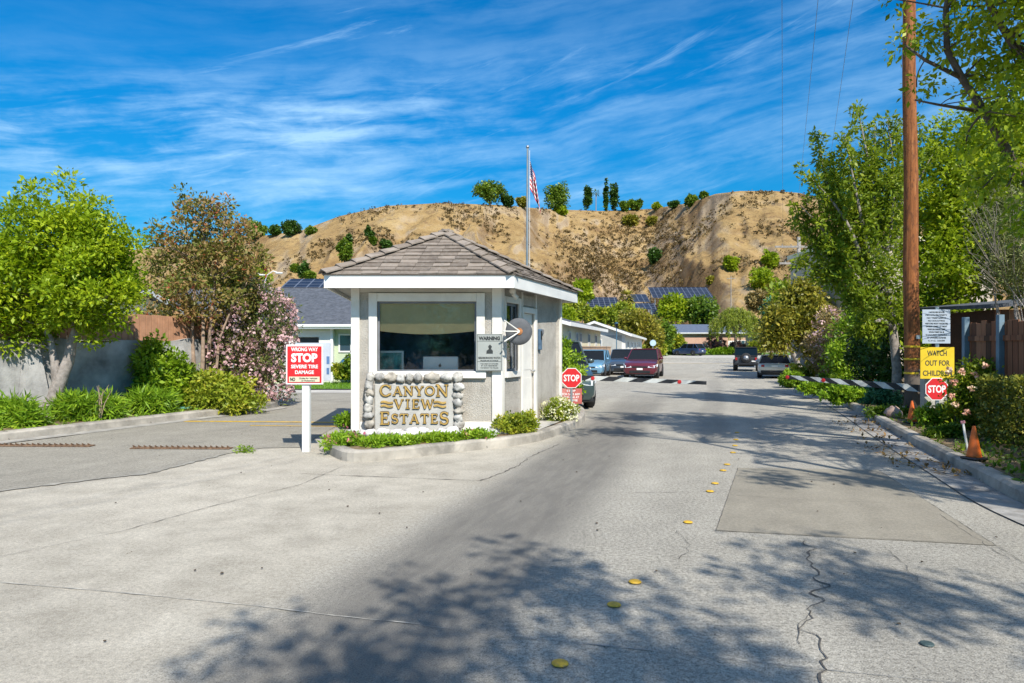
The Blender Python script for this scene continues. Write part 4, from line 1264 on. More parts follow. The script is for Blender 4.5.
spikes(-40, 92, (446.5, 447), 'long rusty spike strip reaching from the left kerb')
spikes(132, 231, (449, 449.5), 'shorter rusty spike strip ending beside the concrete apron')

# lane dots
m_dot = pm('yellow_ceramic', (.66, .40, .03), .25, 25, .6, .1, 60, dirt=(.26, .20, .11), dirt_amt=.8)
mb = MB(); mb.lathe([(.043, 0), (.041, .004), (.034, .008), (.018, .011), (.004, .0115)], 20)
dm = mb.mesh('dot'); dm.materials.append(m_dot); dm.polygons.foreach_set('use_smooth', [True]*len(dm.polygons))
for i, (px, py) in enumerate([(560, 665), (614, 606), (635, 583), (688, 523), (710, 492), (715, 484), (723, 471), (727, 465), (733, 453), (735, 446), (736, 440), (737, 433)]):
    a, b = G(px, py)
    o = bpy.data.objects.new('lane_dot', dm); COL.objects.link(o); o.location = (a, b, .008); o.rotation_euler = (0, 0, i)
    where = ['nearest of all at the bottom edge of the view', 'just beyond the nearest dot', 'third along the lane line before the long gap', 'alone left of the repaired slab corner', 'left of the repaired slab, first of a close pair', 'left of the repaired slab, second of a close pair', 'beside the far end of the repaired slab, nearer one', 'beside the far end of the repaired slab, farther one', '', '', '', ''][i]
    tag(o, ('yellow lane dot '+where) if where else 'worn yellow lane dot in the far row under the tree shade', 'lane dot', 'yellow lane dots')
m_teal = pm('teal_cover', (.10, .30, .24), .1, 8, .6)
for (px, py, r, lab) in ((927, 645, .035, 'small dark green round cap set in the road at lower right'),):
    a, b = G(px, py); mb = MB(); mb.lathe([(r, 0), (r*.9, .006), (.002, .007)], 16); o = mb.build('survey_cap', pm('cap_dark', (.05, .08, .08), .2, 20, .6)); o.location = (a, b, .006); tag(o, lab, 'survey cap')

# ================================================================ stop signs, barrier arms
def octagon(r): return [(r*math.cos(R(22.5+45*i)), r*math.sin(R(22.5+45*i))) for i in range(8)]
def stop_sign(label, p, r, post_z, ground, rz=0, sub=None, group='octagonal STOP signs by the barriers', pm_=None, post=True):
    T = thing('stop_sign', label, 'stop sign', (p.x, p.y, ground), rz, group)
    zc = p.z-ground
    mb = MB(); mb.prism([(a, b+zc) for a, b in octagon(r)], -.006, .0); mb.build('border', m_white, T)
    mb = MB(); mb.prism([(a, b+zc) for a, b in octagon(r*.93)], -.009, -.0062); mb.build('red_face', m_red, T)
    lettering(T, [('STOP', 0, zc, r*1.45, r*.62, .03)], m_white, -.0092)
    if post:
        mb = MB(); mb.box(-.025, .025, .002, .03, 0, zc+r*.9); mb.build('post', m_steel, T)
    return T
gl = .14
s1 = stop_sign('red STOP sign beside the guard booth wall with a faded notice below', P(571.5, 378, 15.5), .245, 0, gl)
np_ = thing('faded_notice', 'faded pink-red notice plate hanging under the STOP sign by the booth', 'sign', (P(571, 396, 15.55).x, 15.53, gl))
zc = EYE+(HY-396)*15.5/FPX-gl
mb = MB(); mb.box(-.245, .245, -.012, 0, zc-.18, zc+.17, .003); mb.build('plate', pm('faded_red', (.50, .12, .10), .2, 9, .6, dirt=(.55, .3, .26), dirt_amt=.6), np_)
lettering(np_, [('STOP', 0, zc+.115, .2, .05, .02), ('FOR GATE ARM', 0, zc+.04, .40, .048, .02), ('ONE CAR AT', 0, zc-.03, .36, .048, .02), ('A TIME', 0, zc-.10, .3, .048, .02)], m_white, -.0125)

m_black = pm('arm_black', (.02, .021, .024), .15, 8, .55)
m_refl = pm('arm_white', (.64, .66, .63), .2, 3, .6, dirt=(.25, .27, .27), dirt_amt=.6)
m_redr = pm('red_reflector', (.55, .03, .03), .1, 10, .3)
def barrier(label, p0, p1, w0, w1, n, first_black, base_h, base_side, red_at, group='striped barrier arms'):
    """p0 pivot end, p1 free end (world)"""
    L = (p1-p0).length; d = (p1-p0)/L
    g0 = gz(p0.y)
    T = thing('barrier_gate', label, 'barrier gate', (p0.x, p0.y, g0), 0, group)
    o3 = Vector((p0.x, p0.y, g0)); lp = p0-o3
    side = d.cross(Vector((0, 0, 1))).normalized()       # faces the driver
    if side.y > 0: side = -side
    upv = side.cross(d); 
    if upv.z < 0: upv = -upv
    arm = MB(); st = MB()
    sh = .5
    for i in range(n):
        t0, t1 = i/n, (i+1)/n
        h0 = w0+(w1-w0)*t0; h1 = w0+(w1-w0)*t1
        skew = .11
        a = lp+d*L*t0; b = lp+d*L*t1
        sk = d*skew
        def q(pt, hh, s_, y_, first, last):
            s2 = sk*s_
            if first and s_ > 0 and False: s2 = Vector()
            return pt+upv*hh*s_*.5+side*y_+(s2 if not (first or last) else Vector())
        mbx = arm if ((i % 2 == 0) == first_black) else st
        f0 = i == 0; l1 = i == n-1
        bot = [q(a, h0, -1, .025, f0, False), q(b, h1, -1, .025, False, l1), q(b, h1, -1, -.025, False, l1), q(a, h0, -1, -.025, f0, False)]
        topp = [q(a, h0, 1, .025, f0, False), q(b, h1, 1, .025, False, l1), q(b, h1, 1, -.025, False, l1), q(a, h0, 1, -.025, f0, False)]
        mbx.hexa([tuple(v) for v in bot], [tuple(v) for v in topp])
    ao = arm.build('arm', m_black, T); st.build('stripe', m_refl, ao)
    for t in red_at:
        c_ = lp+d*L*t+side*.028
        mb_ = MB(); pr = [(.0, 0), (.042, 0), (.042, .012), (.0, .014)]
        ang_ = math.atan2(side.x, -side.y)
        mb_.M = Matrix.Translation(c_) @ Matrix.Rotation(ang_, 4, 'Z')
        mb_.lathe([(.005, .0), (.045, 0), (.042, -.01), (.01, -.014)], 16, axis='y')
        mb_.build('reflector', m_redr, ao)
    mb_ = MB(); mb_.box(-.19+base_side[0], .19+base_side[0], -.2+base_side[1], .2+base_side[1], 0, base_h, .02); mb_.build('cabinet', base_side[2], T)
    mb_ = MB(); mb_.box(-.22+base_side[0], .22+base_side[0], -.23+base_side[1], .23+base_side[1], base_h, base_h+.035, .01); mb_.build('lid', base_side[2], T)
    mb_ = MB(); mb_.tube([lp-d*.12, lp+d*.06], .055, 12); mb_.cyl(lp, lp+Vector((base_side[0], base_side[1], 0)), .045, n=12); mb_.build('pivot', m_steel, T)
    return T
m_cab = pm('cabinet_beige', (.42, .40, .34), .08, 5, .6)
barrier('left barrier arm with wide black and white stripes reaching out from the booth', P(576, 377.5, 15.9), P(706.5, 383, 15.2), .115, .075, 9, True, .95, (-.32, .25, m_cab), (.135, .80))
barrier('right barrier arm with black and white stripes pivoting beside the utility pole', P(926, 389, 14.2), P(786, 377, 16.4), .15, .085, 13, True, .95, (.30, .25, m_cab), (.70, .985))

# ================================================================ signs by the utility pole
mx, my = P(937, 400, 13.55).to_2d()
gb = .13
sp = thing('sign_post', 'thin steel post carrying three signs beside the utility pole', 'post', (mx, my, gb))
mb = MB(); mb.box(-.028, .028, -.02, .02, 0, EYE+(HY-307)*13.55/FPX-gb); mb.build('post', m_steel, sp)
kk = 13.5/FPX
def zz(py): return EYE+(HY-py)*kk
m_refl_white = pm('sign_white', (.40, .46, .54), .06, 6, .5)
m_signyel = pm('sign_yellow', (.72, .50, .02), .06, 5, .45)
t1 = thing('regulation_sign', 'white sign of small print at the top of the steel post', 'sign', (mx-.04, my-.04, zz(326.5)))
hw, hh = 14*kk, 17*kk
mb = MB(); mb.box(-hw, hw, -.005, .003, -hh, hh, .002); mb.build('plate', m_refl_white, t1)
rows = ['CANYON VIEW ESTATES', 'PRIVATE PROPERTY', 'NO TRESPASSING', 'NO SOLICITING', 'VISITORS MUST REGISTER', 'SPEED LIMIT 15 MPH', 'VEHICLES PARKED HERE', 'WITHOUT PERMIT WILL BE', 'TOWED AWAY', 'AT OWNERS EXPENSE', 'C.V.C. 22658']
lettering(t1, [(t, 0, hh*.84-i*hh*.167, hw*(1.1+.09*((i*5) % 7)), hh*.088, .02) for i, t in enumerate(rows)], m_ink, -.0055)
t2 = thing('warning_sign', 'yellow WATCH OUT FOR CHILDREN sign in the middle of the post', 'sign', (mx-.02, my-.04, zz(363)))
hw, hh = 17*kk, 15.8*kk
mb = MB(); mb.box(-hw, hw, -.005, .003, -hh, hh, .002); mb.build('plate', m_signyel, t2)
lettering(t2, [('WATCH', -.01, hh*.62, hw*1.15, hh*.34, .015), ('OUT FOR', 0, 0, hw*1.45, hh*.34, .015), ('CHILDREN', 0, -hh*.64, hw*1.72, hh*.34, .015)], m_ink, -.0055)
stop_sign('red STOP sign at the bottom of the post, partly behind pink roses', Vector((mx-.04, my-.05, zz(389))), .24, 0, gb, post=False)
gp = thing('gate_post', 'square beige post standing behind the lower STOP sign', 'post', (*P(927.5, 420, 13.95).to_2d(), gb))
mb = MB(); mb.box(-.11, .11, -.08, .08, 0, .95, .01); mb.build('post', m_cab, gp)
mb = MB(); mb.box(-.125, .125, -.095, .095, .95, .975, .005); mb.build('cap', m_cab, gp)

# ================================================================ utility pole
pmt, k = newmat('pole_wood')
p = k.obj(); X, Y, Z = k.xyz(p)
g1 = k.noise(k.vec(k.m('MULTIPLY', X, 30), k.m('MULTIPLY', Y, 30), k.m('MULTIPLY', Z, 1.3)), 1, 6, .7)
g2 = k.noise(k.vec(k.m('MULTIPLY', X, 16), k.m('MULTIPLY', Y, 16), k.m('MULTIPLY', Z, 5)), 1, 6, .75)
c = k.ramp(g1, [(.3, (.16, .055, .022)), (.55, (.33, .125, .045)), (.75, (.46, .21, .09))])
c = k.mix(k.m('MULTIPLY', k.step(g2, .50, .58), .7), c, (.13, .055, .03))
c = k.mix(k.m('SUBTRACT', 1.0, k.step(Z, .75, 1.1)), c, (.16, .135, .115))
finish(k, c, .9, 0, k.bump(g1, .7, .02), .2)
ux, uy = P(912.5, 413.5, 14.55).to_2d()
up_ = thing('utility_pole', 'tall reddish brown wooden utility pole with three yellow bands', 'utility pole', (ux, uy, .12))
tx = (908-912.5)*14.55/FPX
mb = MB(); pts = [(tx*t, 0, 11*t) for t in np.linspace(0, 1, 14)]
mb.tube([(a+.012*math.sin(i*1.3), 0, c_) for i, (a, b, c_) in enumerate(pts)], [.160-.05*t for t in np.linspace(0, 1, 14)], 20)
mb.build('pole', pmt, up_, True)
for py in (346.5, 359, 373):
    z_ = EYE+(HY-py)*14.55/FPX-.12; x_ = tx*z_/11
    mb = MB(); mb.lathe([(.145, -.022), (.159, -.02), (.159, .02), (.145, .022)], 24, (x_, 0, z_)); mb.build('yellow_band', m_signyel, up_)
mb = MB(); mb.box(-.03, .05, -.195, -.172, 1.62, 1.70); mb.build('number_tag', m_steel, up_)

# ================================================================ cones and stake
m_cone = pm('cone_orange', (.90, .17, .02), .15, 8, .55, .1, 30, dirt=(.5, .14, .05), dirt_amt=.4)
def cone(label, p, h, rz, tilt=0):
    T = thing('traffic_cone', label, 'traffic cone', p, rz, 'orange traffic cones on the kerb')
    T.rotation_euler = (tilt, 0, rz)
    mb = MB(); mb.lathe([(h*.21, .03), (h*.20, .05), (h*.045, h-.01), (h*.035, h), (h*.01, h)], 24); mb.build('cone', m_cone, T, True)
    mb = MB(); b = h*.27; mb.box(-b, b, -b, b, 0, .034, .015); mb.build('base', m_dark, T)
cone('larger faded orange cone with a black base on the right kerb beside the hedge', (*G(974, 459, .155)[:2], .15), .42, .3)
cone('small orange cone at the foot of the utility pole', (*P(912, 424, 12.9).to_2d(), .13), .42, .1)
stk = thing('marker_stake', 'thin white stake with a pink top between the two cones', 'stake', (*P(968, 452, 9.4).to_2d(), .125))
mb = MB(); mb.M = Matrix.Rotation(R(-10), 4, 'Y'); mb.box(-.014, .014, -.008, .008, 0, .40, .003); mb.build('stake', m_white, stk)
mb = MB(); mb.M = Matrix.Rotation(R(-10), 4, 'Y'); mb.box(-.03, .03, -.012, .012, .39, .43, .006); mb.build('tip', pm('pink_tip', (.7, .3, .33)), stk)
# ================================================================ vehicles
m_tyre = pm('tyre_rubber', (.025, .025, .026), .2, 10, .85)
m_rim = pm('alloy_rim', (.42, .43, .44), .1, 6, .35, 0, metal=.7)
m_cglass = None
mg, k = newmat('car_glass'); finish(k, (.008, .011, .014), .16, 0, None, .35); m_cglass = mg
mg, k = newmat('headlight_lens'); finish(k, (.62, .66, .70), .12, 0, None, .8); m_lens = mg
mg, k = newmat('taillight_lens'); finish(k, (.40, .015, .015), .2, 0, None, .7); m_tail = mg
def carpaint(name, col):
    m, k = newmat(name)
    n = k.noise(k.obj(), 2.5, 3, .5)
    c = k.ramp(n, [(.3, tuple(q*.9 for q in col)), (.7, tuple(min(1, q*1.08) for q in col))])
    b = finish(k, c, .32, .25, None, .6); b.inputs['Coat Weight'].default_value = .7; b.inputs['Coat Roughness'].default_value = .06
    return m
def loft(mb, rings):
    n = len(rings[0]); vs = [p for r in rings for p in r]; fs = []
    for i in range(len(rings)-1):
        for j in range(n): fs.append((i*n+j, i*n+(j+1) % n, (i+1)*n+(j+1) % n, (i+1)*n+j))
    fs += [tuple(range(n)), tuple(range((len(rings)-1)*n, len(rings)*n))[::-1]]
    mb.add(vs, fs)
def wheel(T, x, y, r, w, sgn):
    mb = MB(); mb.lathe([(r*.55, -w/2), (r*.93, -w/2), (r, -w*.35), (r, w*.35), (r*.93, w/2), (r*.55, w/2)], 26, (x, y, r), 'x')
    wl = mb.build('wheel', m_tyre, T, True)
    mb = MB(); mb.lathe([(.02, 0), (r*.2, .01), (r*.24, 0)], 12, (x+sgn*(w/2-.005), y, r), 'x')
    for q in range(5):
        a = 2*PI*q/5; c_, s_ = math.cos(a), math.sin(a)
        px = x+sgn*(w/2-.012)
        w_ = r*.075
        mb.add([(px-.01, y+c_*r*.12-s_*w_, r+s_*r*.12+c_*w_), (px-.01, y+c_*r*.12+s_*w_, r+s_*r*.12-c_*w_), (px-.01, y+c_*r*.6+s_*w_*1.5, r+s_*r*.6-c_*w_*1.5), (px-.01, y+c_*r*.6-s_*w_*1.5, r+s_*r*.6+c_*w_*1.5),
                (px+.01, y+c_*r*.12-s_*w_, r+s_*r*.12+c_*w_), (px+.01, y+c_*r*.12+s_*w_, r+s_*r*.12-c_*w_), (px+.01, y+c_*r*.6+s_*w_*1.5, r+s_*r*.6-c_*w_*1.5), (px+.01, y+c_*r*.6-s_*w_*1.5, r+s_*r*.6+c_*w_*1.5)],
               [(0, 1, 2, 3), (7, 6, 5, 4), (0, 4, 5, 1), (1, 5, 6, 2), (2, 6, 7, 3), (3, 7, 4, 0)])
    n = 26; vs = []
    for q in range(n):
        a = 2*PI*q/n
        for rr in (r*.56, r*.64): vs += [(x+sgn*(w/2-.004), y+math.cos(a)*rr, r+math.sin(a)*rr)]
    mb.add(vs, [(2*q, 2*q+1, 2*((q+1) % n)+1, 2*((q+1) % n)) for q in range(n)])
    mb.build('rim', m_rim, wl)
def passenger(T, label_paint, L, W, H, belt, hood, paint, cowl=-.22, wsh=-.05, rtop=.36, rbot=.47, wr=.35, tum=.80, roofrail=False, nose=.80):
    """front faces -y; body, glasshouse, roof, pillars, wheels, lamps"""
    hw = W/2
    S = []
    def ring(y, zb, zt, w, crown=.02):
        return [(-w*.86, y, zb), (-w*.985, y, zb+.12), (-w, y, zb+(zt-zb)*.45), (-w*.985, y, zb+(zt-zb)*.78), (-w*.93, y, zt-.01), (-w*.5, y, zt+crown), (w*.5, y, zt+crown), (w*.93, y, zt-.01), (w*.985, y, zb+(zt-zb)*.78), (w, y, zb+(zt-zb)*.45), (w*.985, y, zb+.12), (w*.86, y, zb)]
    F = -L/2
    S = [ring(F, .36, hood*.72, hw*nose), ring(F+.07, .26, hood*.80, hw*(nose+.10)), ring(F+.28, .22, hood*.87, hw*.97), ring(F+.7, .22, hood*.95, hw), ring(L*cowl, .22, belt, hw),
         ring(0, .22, belt+.01, hw), ring(L*.3, .22, belt+.03, hw), ring(L*.43, .24, belt+.02, hw*.98), ring(L*.485, .30, belt-.04, hw*.94), ring(L*.5, .42, belt-.14, hw*.88)]
    mb = MB(); loft(mb, S); body = mb.build('body', paint, T, True)
    try:
        body.data.set_sharp_from_angle(angle=R(35))
    except Exception: pass
    # glasshouse
    y0, y1, y2, y3 = L*cowl, L*wsh, L*rtop, L*rbot
    bw = hw*.925; tw = hw*tum; zt = H-.055; zb = belt-.01
    mb = MB()
    mb.hexa([(-bw, y0, zb), (bw, y0, zb), (bw, y3, zb), (-bw, y3, zb)], [(-tw, y1, zt), (tw, y1, zt), (tw, y2, zt), (-tw, y2, zt)])
    mb.build('window', m_cglass, T)
    mb = MB()
    e = .015
    ymid = (y1+y2)/2
    mb.box(-tw-e, tw+e, y1-.03, y2+.06, zt-.012, H-.02, .02); mb.box(-tw*.86, tw*.86, y1+.05, y2-.02, H-.021, H, .012)
    def pil(a, b, r=.032): mb.tube([a, b], r, 8)
    for s in (-1, 1):
        pil((s*(bw+.0), y0, zb), (s*(tw+.005), y1, zt)); pil((s*bw, y3-.04, zb), (s*tw, y2, zt), .05)
        yb = y0+(y3-y0)*.40; pil((s*(bw+.0), yb, zb), (s*(tw+.0), yb+.03, zt), .026)
        yc = y0+(y3-y0)*.74; pil((s*(bw+.0), yc, zb), (s*(tw+.0), yc-.02, zt), .035)
    mb.build('roof', paint, T)
    if roofrail:
        mb = MB()
        for s in (-1, 1): mb.tube([(s*tw*.93, y1+.2, H-.01), (s*tw*.93, y1+.3, H+.045), (s*tw*.93, y2-.1, H+.045), (s*tw*.93, y2, H-.01)], .017, 6)
        mb.build('roof_rail', m_rim, T)
    wy = L*.29
    for s in (-1, 1):
        for y_ in (-wy-.08, wy):
            wheel(T, s*(hw-.10), y_, wr, .24, s)
            # dark arch lining, set just proud of the door skin
            n = 18; pts = []
            m2 = MB(); vs = []
            for q in range(n+1):
                a = -.18+(PI+.36)*q/n
                for rr in (wr*1.02, wr*1.17): 
                    vs += [(s*(hw+.006), y_+math.cos(a)*rr, wr+math.sin(a)*rr), (s*(hw-.12), y_+math.cos(a)*rr, wr+math.sin(a)*rr)]
            fs = []
            for q in range(n):
                b = 4*q; fs += [(b, b+2, b+6, b+4), (b+2, b+3, b+7, b+6), (b+1, b, b+4, b+5)]
            m2.add(vs, fs); m2.build('wheel_arch', m_dark, T)
    for s in (-1, 1):
        mb = MB(); mb.hexa([(s*hw*.46, F-.015, hood*.62), (s*hw*.84, F+.0, hood*.60), (s*hw*1.005, F+.34, hood*.68), (s*hw*.45, F+.12, hood*.62)],
                           [(s*hw*.50, F-.005, hood*.70), (s*hw*.86, F+.04, hood*.74), (s*hw*1.005, F+.42, hood*.82), (s*hw*.48, F+.16, hood*.76)]); mb.build('headlight', m_lens, T)
        mb = MB(); mb.box(s*hw*.68-.09, s*hw*.68+.09, L*.5-.10, L*.5+.015, belt*.74, belt*.90, .02); mb.build('taillight', m_tail, T)
        mb = MB(); mb.blob((s*(hw+.06), L*cowl+.28, belt+.08), .10, .06, .07, 1, .1, 10, 7); mb.tube([(s*(hw-.05), L*cowl+.3, belt+.0), (s*(hw+.04), L*cowl+.28, belt+.06)], .02, 6); mb.build('mirror', paint, T, True)
        mb = MB(); mb.box(s*(hw+.001)-.012, s*(hw+.001)+.012, -.25, -.10, belt*.80, belt*.83, .005); mb.box(s*(hw+.001)-.012, s*(hw+.001)+.012, .62, .77, belt*.81, belt*.84, .005); mb.build('handle', paint, T)
    mb = MB(); mb.box(-hw*.44, hw*.44, F-.012, F+.06, hood*.60, hood*.69, .01); mb.box(-hw*.6, hw*.6, F-.01, F+.05, .30, .45, .02); mb.build('grille', m_dark, T)
    mb = MB(); mb.box(-.16, .16, F-.03, F-.012, .47, .575, .004); mb.box(-.16, .16, L*.5-.005, L*.5+.012, .62, .73, .004); mb.build('plate', m_white, T)
    mb = MB(); mb.box(-hw*.9, hw*.9, F+.10, L*.5-.08, .19, .30, .03); mb.box(-hw*.8, hw*.8, L*.5-.1, L*.5+.02, .30, .46, .03); mb.build('bumper', m_dark, T)
def jeep(T, paint, W=1.87, L=4.2, H=1.82):
    hw = W/2*.86
    mb = MB(); mb.box(-hw, hw, -L*.46, -L*.15, .52, 1.10, .06); mb.box(-hw, hw, -L*.16, L*.46, .48, 1.14, .05); mb.build('body', paint, T)
    mb = MB()
    bw, tw = hw*.98, hw*.92
    mb.hexa([(-bw, -L*.13, 1.13), (bw, -L*.13, 1.13), (bw, L*.455, 1.13), (-bw, L*.455, 1.13)], [(-tw, -L*.06, H-.09), (tw, -L*.06, H-.09), (tw, L*.44, H-.09), (-tw, L*.44, H-.09)])
    mb.build('window', m_cglass, T)
    mb = MB(); mb.box(-tw-.02, tw+.02, -L*.08, L*.455, H-.10, H, .04)
    for s in (-1, 1):
        for (a, b) in ((-L*.13, -L*.06), (L*.1, L*.1), (L*.44, L*.43)): mb.tube([(s*bw, a, 1.13), (s*tw, b, H-.09)], .04, 6)
    mb.tube([(-bw, L*.462, 1.16), (bw, L*.462, 1.16)], .03, 6)
    mb.build('roof', m_dark, T)
    for s in (-1, 1):
        for y_ in (-L*.30, L*.28):
            wheel(T, s*(W/2-.13), y_, .40, .26, s)
            mb = MB(); mb.hexa([(s*hw, y_-.50, .62), (s*W/2, y_-.50, .62), (s*W/2, y_+.50, .62), (s*hw, y_+.50, .62)], [(s*hw, y_-.36, .92), (s*W/2, y_-.34, .86), (s*W/2, y_+.34, .86), (s*hw, y_+.36, .92)]); mb.build('fender', m_dark, T)
        mb = MB(); mb.box(s*hw*.86-.07, s*hw*.86+.07, L*.455, L*.49, .82, 1.02, .015); mb.build('taillight', m_tail, T)
        mb = MB(); mb.box(s*(hw+.12)-.09, s*(hw+.12)+.09, -L*.13, -L*.11, 1.17, 1.36, .02); mb.build('mirror', m_dark, T)
        mb = MB(); mb.lathe([(.02, -.02), (.1, -.015), (.1, .02)], 14, (s*hw*.62, -L*.46, .92), 'y'); mb.build('headlight', m_lens, T)
    mb = MB(); mb.lathe([(.12, 0), (.37, 0), (.385, .06), (.385, .17), (.34, .22), (.12, .21)], 26, (0.0, L*.46, .98), 'y'); sw = mb.build('spare_wheel', m_tyre, T, True)
    mb = MB(); mb.lathe([(.02, .0), (.19, 0), (.21, .02), (.05, .035)], 20, (0.0, L*.46+.205, .98), 'y'); mb.build('rim', m_rim, sw, True)
    mb = MB(); mb.box(-W*.46, W*.46, L*.46, L*.53, .46, .62, .03); mb.box(-W*.44, W*.44, -L*.53, -L*.46, .46, .62, .03); mb.box(-hw*.7, hw*.7, -L*.3, L*.4, .34, .47); mb.build('bumper', m_dark, T)
    mb = MB(); mb.box(-hw*.85, -hw*.5, L*.47, L*.478, .70, .80); mb.build('plate', m_white, T)
    mb = MB(); mb.box(-.32, .32, -L*.472, -L*.458, .70, 1.02, .01); mb.build('grille', m_dark, T)

def at(px, y): return ((px-CX)*y/FPX, y, gz(y))
VG = None
x_, y_, z_ = at(637, 39.5)
c = thing('parked_car', 'maroon SUV facing the gate, nearest of the three cars left of the road', 'car', (x_+.42, y_, z_+.006), R(-17))
passenger(c, None, 4.7, 1.88, 1.64, 1.02, .98, carpaint('maroon_paint', (.13, .012, .028)), cowl=-.20, wsh=-.01, rtop=.34, tum=.75, roofrail=True)
x_, y_, z_ = at(622, 45)
c = thing('parked_car', 'dark blue-grey SUV mostly hidden behind the maroon one', 'car', (x_+.1, y_, z_+.006), R(-10))
passenger(c, None, 4.7, 1.88, 1.64, 1.03, .98, carpaint('slate_paint', (.055, .085, .13)), cowl=-.20, wsh=-.01, tum=.75)
x_, y_, z_ = at(592, 40.5)
c = thing('parked_car', 'light blue hatchback facing the gate in front of the block wall', 'car', (x_+.05, y_, z_+.006), R(-14))
passenger(c, None, 4.3, 1.78, 1.58, .98, .92, carpaint('light_blue_paint', (.16, .34, .50)), cowl=-.26, wsh=-.10)
x_, y_, z_ = at(746.5, 53)
c = thing('parked_car', 'dark grey off-road car driving away with a spare wheel on its tailgate', 'car', (x_, y_, z_+.006), R(180-20))
jeep(c, carpaint('dark_grey_paint', (.06, .065, .075)))
x_, y_, z_ = at(689, 96.5)
c = thing('parked_car', 'dark blue SUV parked beyond the cross street in front of the pink house', 'car', (x_, y_, z_+.012), R(180+38))
passenger(c, None, 4.6, 1.86, 1.68, 1.04, .98, carpaint('dark_blue_paint', (.03, .055, .13)))
x_, y_, z_ = at(776, 37)
c = thing('parked_car', 'silver car parked at the right kerb half hidden by the garden bushes', 'car', (x_+.7, y_+2.0, z_+.006), R(180-21))
passenger(c, None, 4.4, 1.78, 1.30, .84, .78, carpaint('silver_paint', (.66, .66, .62)), wr=.32, tum=.74)
c = thing('parked_car', 'dark grey-green car waiting behind the guard booth with one front wheel in view', 'car', (1.10, 19.2, gz(19.2)+.006), R(3))
passenger(c, None, 4.5, 1.88, 1.76, 1.12, 1.02, carpaint('grey_green_paint', (.055, .085, .085)), wr=.38)
c = thing('parked_car', 'white car in the driveway of the green house behind the oleander', 'car', (-12.1, 29.6, gz(29)+.02), R(4))
passenger(c, None, 4.5, 1.8, 1.5, .95, .88, carpaint('white_paint_car', (.75, .75, .73)))
# ================================================================ houses and fences
m_shingle = pm('asphalt_shingle', (.085, .095, .115), .3, 7, .9, .5, 30, dirt=(.14, .15, .17), dirt_amt=.4)
m_green_wall = pm('pale_green_wall', (.50, .57, .38), .06, 3, .7)
m_cream_wall = pm('cream_wall', (.80, .72, .50), .06, 2, .75)
m_pink_wall = pm('pink_wall', (.56, .34, .25), .08, 2, .8)
m_wht_wall = pm('white_wall', (.72, .71, .67), .05, 2, .7)
m_greywall = pm('grey_wall', (.42, .43, .42), .06, 2, .7)
m_win = mg_ = None
mg, k = newmat('far_window_glass'); finish(k, (.03, .05, .08), .08, 0, None, .8); m_win = mg
m_winblue = pm('blue_window', (.04, .12, .28), .1, 3, .2)

def gable(T, w, d, hw, hr, wallm, roofm, over=.45, axis='x', trimm=None, wall_name='wall', z0=-.3):
    """box w (x) by d (y, from 0), gable ridge along axis"""
    mb = MB()
    if axis == 'x':
        mb.prism([(-w/2, z0), (w/2, z0), (w/2, hw), (-w/2, hw)], 0, d)
        mb.add([(-w/2, 0, hw), (-w/2, d, hw), (-w/2, d/2, hr-.06), (w/2, 0, hw), (w/2, d, hw), (w/2, d/2, hr-.06)], [(0, 1, 2), (3, 5, 4)])
    else:
        mb.prism([(-w/2, z0), (w/2, z0), (w/2, hw), (0, hr-.06), (-w/2, hw)], 0, d)
    wl = mb.build(wall_name, wallm, T)
    mb = MB(); t = .10
    if axis == 'x':
        sl = (hr-hw)/(d/2)
        for s in (0, 1):
            y0, y1 = (-over, d/2) if s == 0 else (d+over, d/2)
            za = hw-sl*over
            mb.hexa([(-w/2-over, y0, za), (w/2+over, y0, za), (w/2+over, y1, hr), (-w/2-over, y1, hr)], [(-w/2-over, y0, za+t), (w/2+over, y0, za+t), (w/2+over, y1, hr+t), (-w/2-over, y1, hr+t)])
    else:
        sl = (hr-hw)/(w/2)
        for s in (-1, 1):
            za = hw-sl*over; x0 = s*(w/2+over)
            mb.hexa([(x0, -over, za), (0, -over, hr), (0, d+over, hr), (x0, d+over, za)], [(x0, -over, za+t), (0, -over, hr+t), (0, d+over, hr+t), (x0, d+over, za+t)])
    rf = mb.build('roof', roofm, T)
    if trimm:
        mb = MB()
        if axis == 'x':
            for y0 in (-over-.03, d+over):
                mb.box(-w/2-over, w/2+over, y0, y0+.03, hw-sl*over-.08, hw-sl*over+t+.02)
            mb.cyl((-w/2-over, -over-.06, hw-sl*over+.04), (w/2+over, -over-.06, hw-sl*over+.04), .055, n=8)
            for x0 in (-w/2-over-.02, w/2+over+.02):
                for (ya, yb) in ((-over, d/2), (d+over, d/2)):
                    mb.hexa([(x0-.02, ya, hw-sl*over-.08), (x0+.02, ya, hw-sl*over-.08), (x0+.02, yb, hr-.08), (x0-.02, yb, hr-.08)], [(x0-.02, ya, hw-sl*over+t+.01), (x0+.02, ya, hw-sl*over+t+.01), (x0+.02, yb, hr+t+.01), (x0-.02, yb, hr+t+.01)])
        else:
            for y0 in (-over-.03, d+over):
                for s in (-1, 1):
                    x0 = s*(w/2+over)
                    mb.hexa([(x0, y0, hw-sl*over-.12), (0, y0, hr-.12), (0, y0+.03, hr-.12), (x0, y0+.03, hw-sl*over-.12)], [(x0, y0, hw-sl*over+t+.02), (0, y0, hr+t+.02), (0, y0+.03, hr+t+.02), (x0, y0+.03, hw-sl*over+t+.02)])
            for s in (-1, 1):
                x0 = s*(w/2+over)
                mb.box(min(x0, x0+s*.03), max(x0, x0+s*.03), -over, d+over, hw-sl*over-.12, hw-sl*over+t+.02)
        mb.build('fascia', trimm, rf)
    return rf
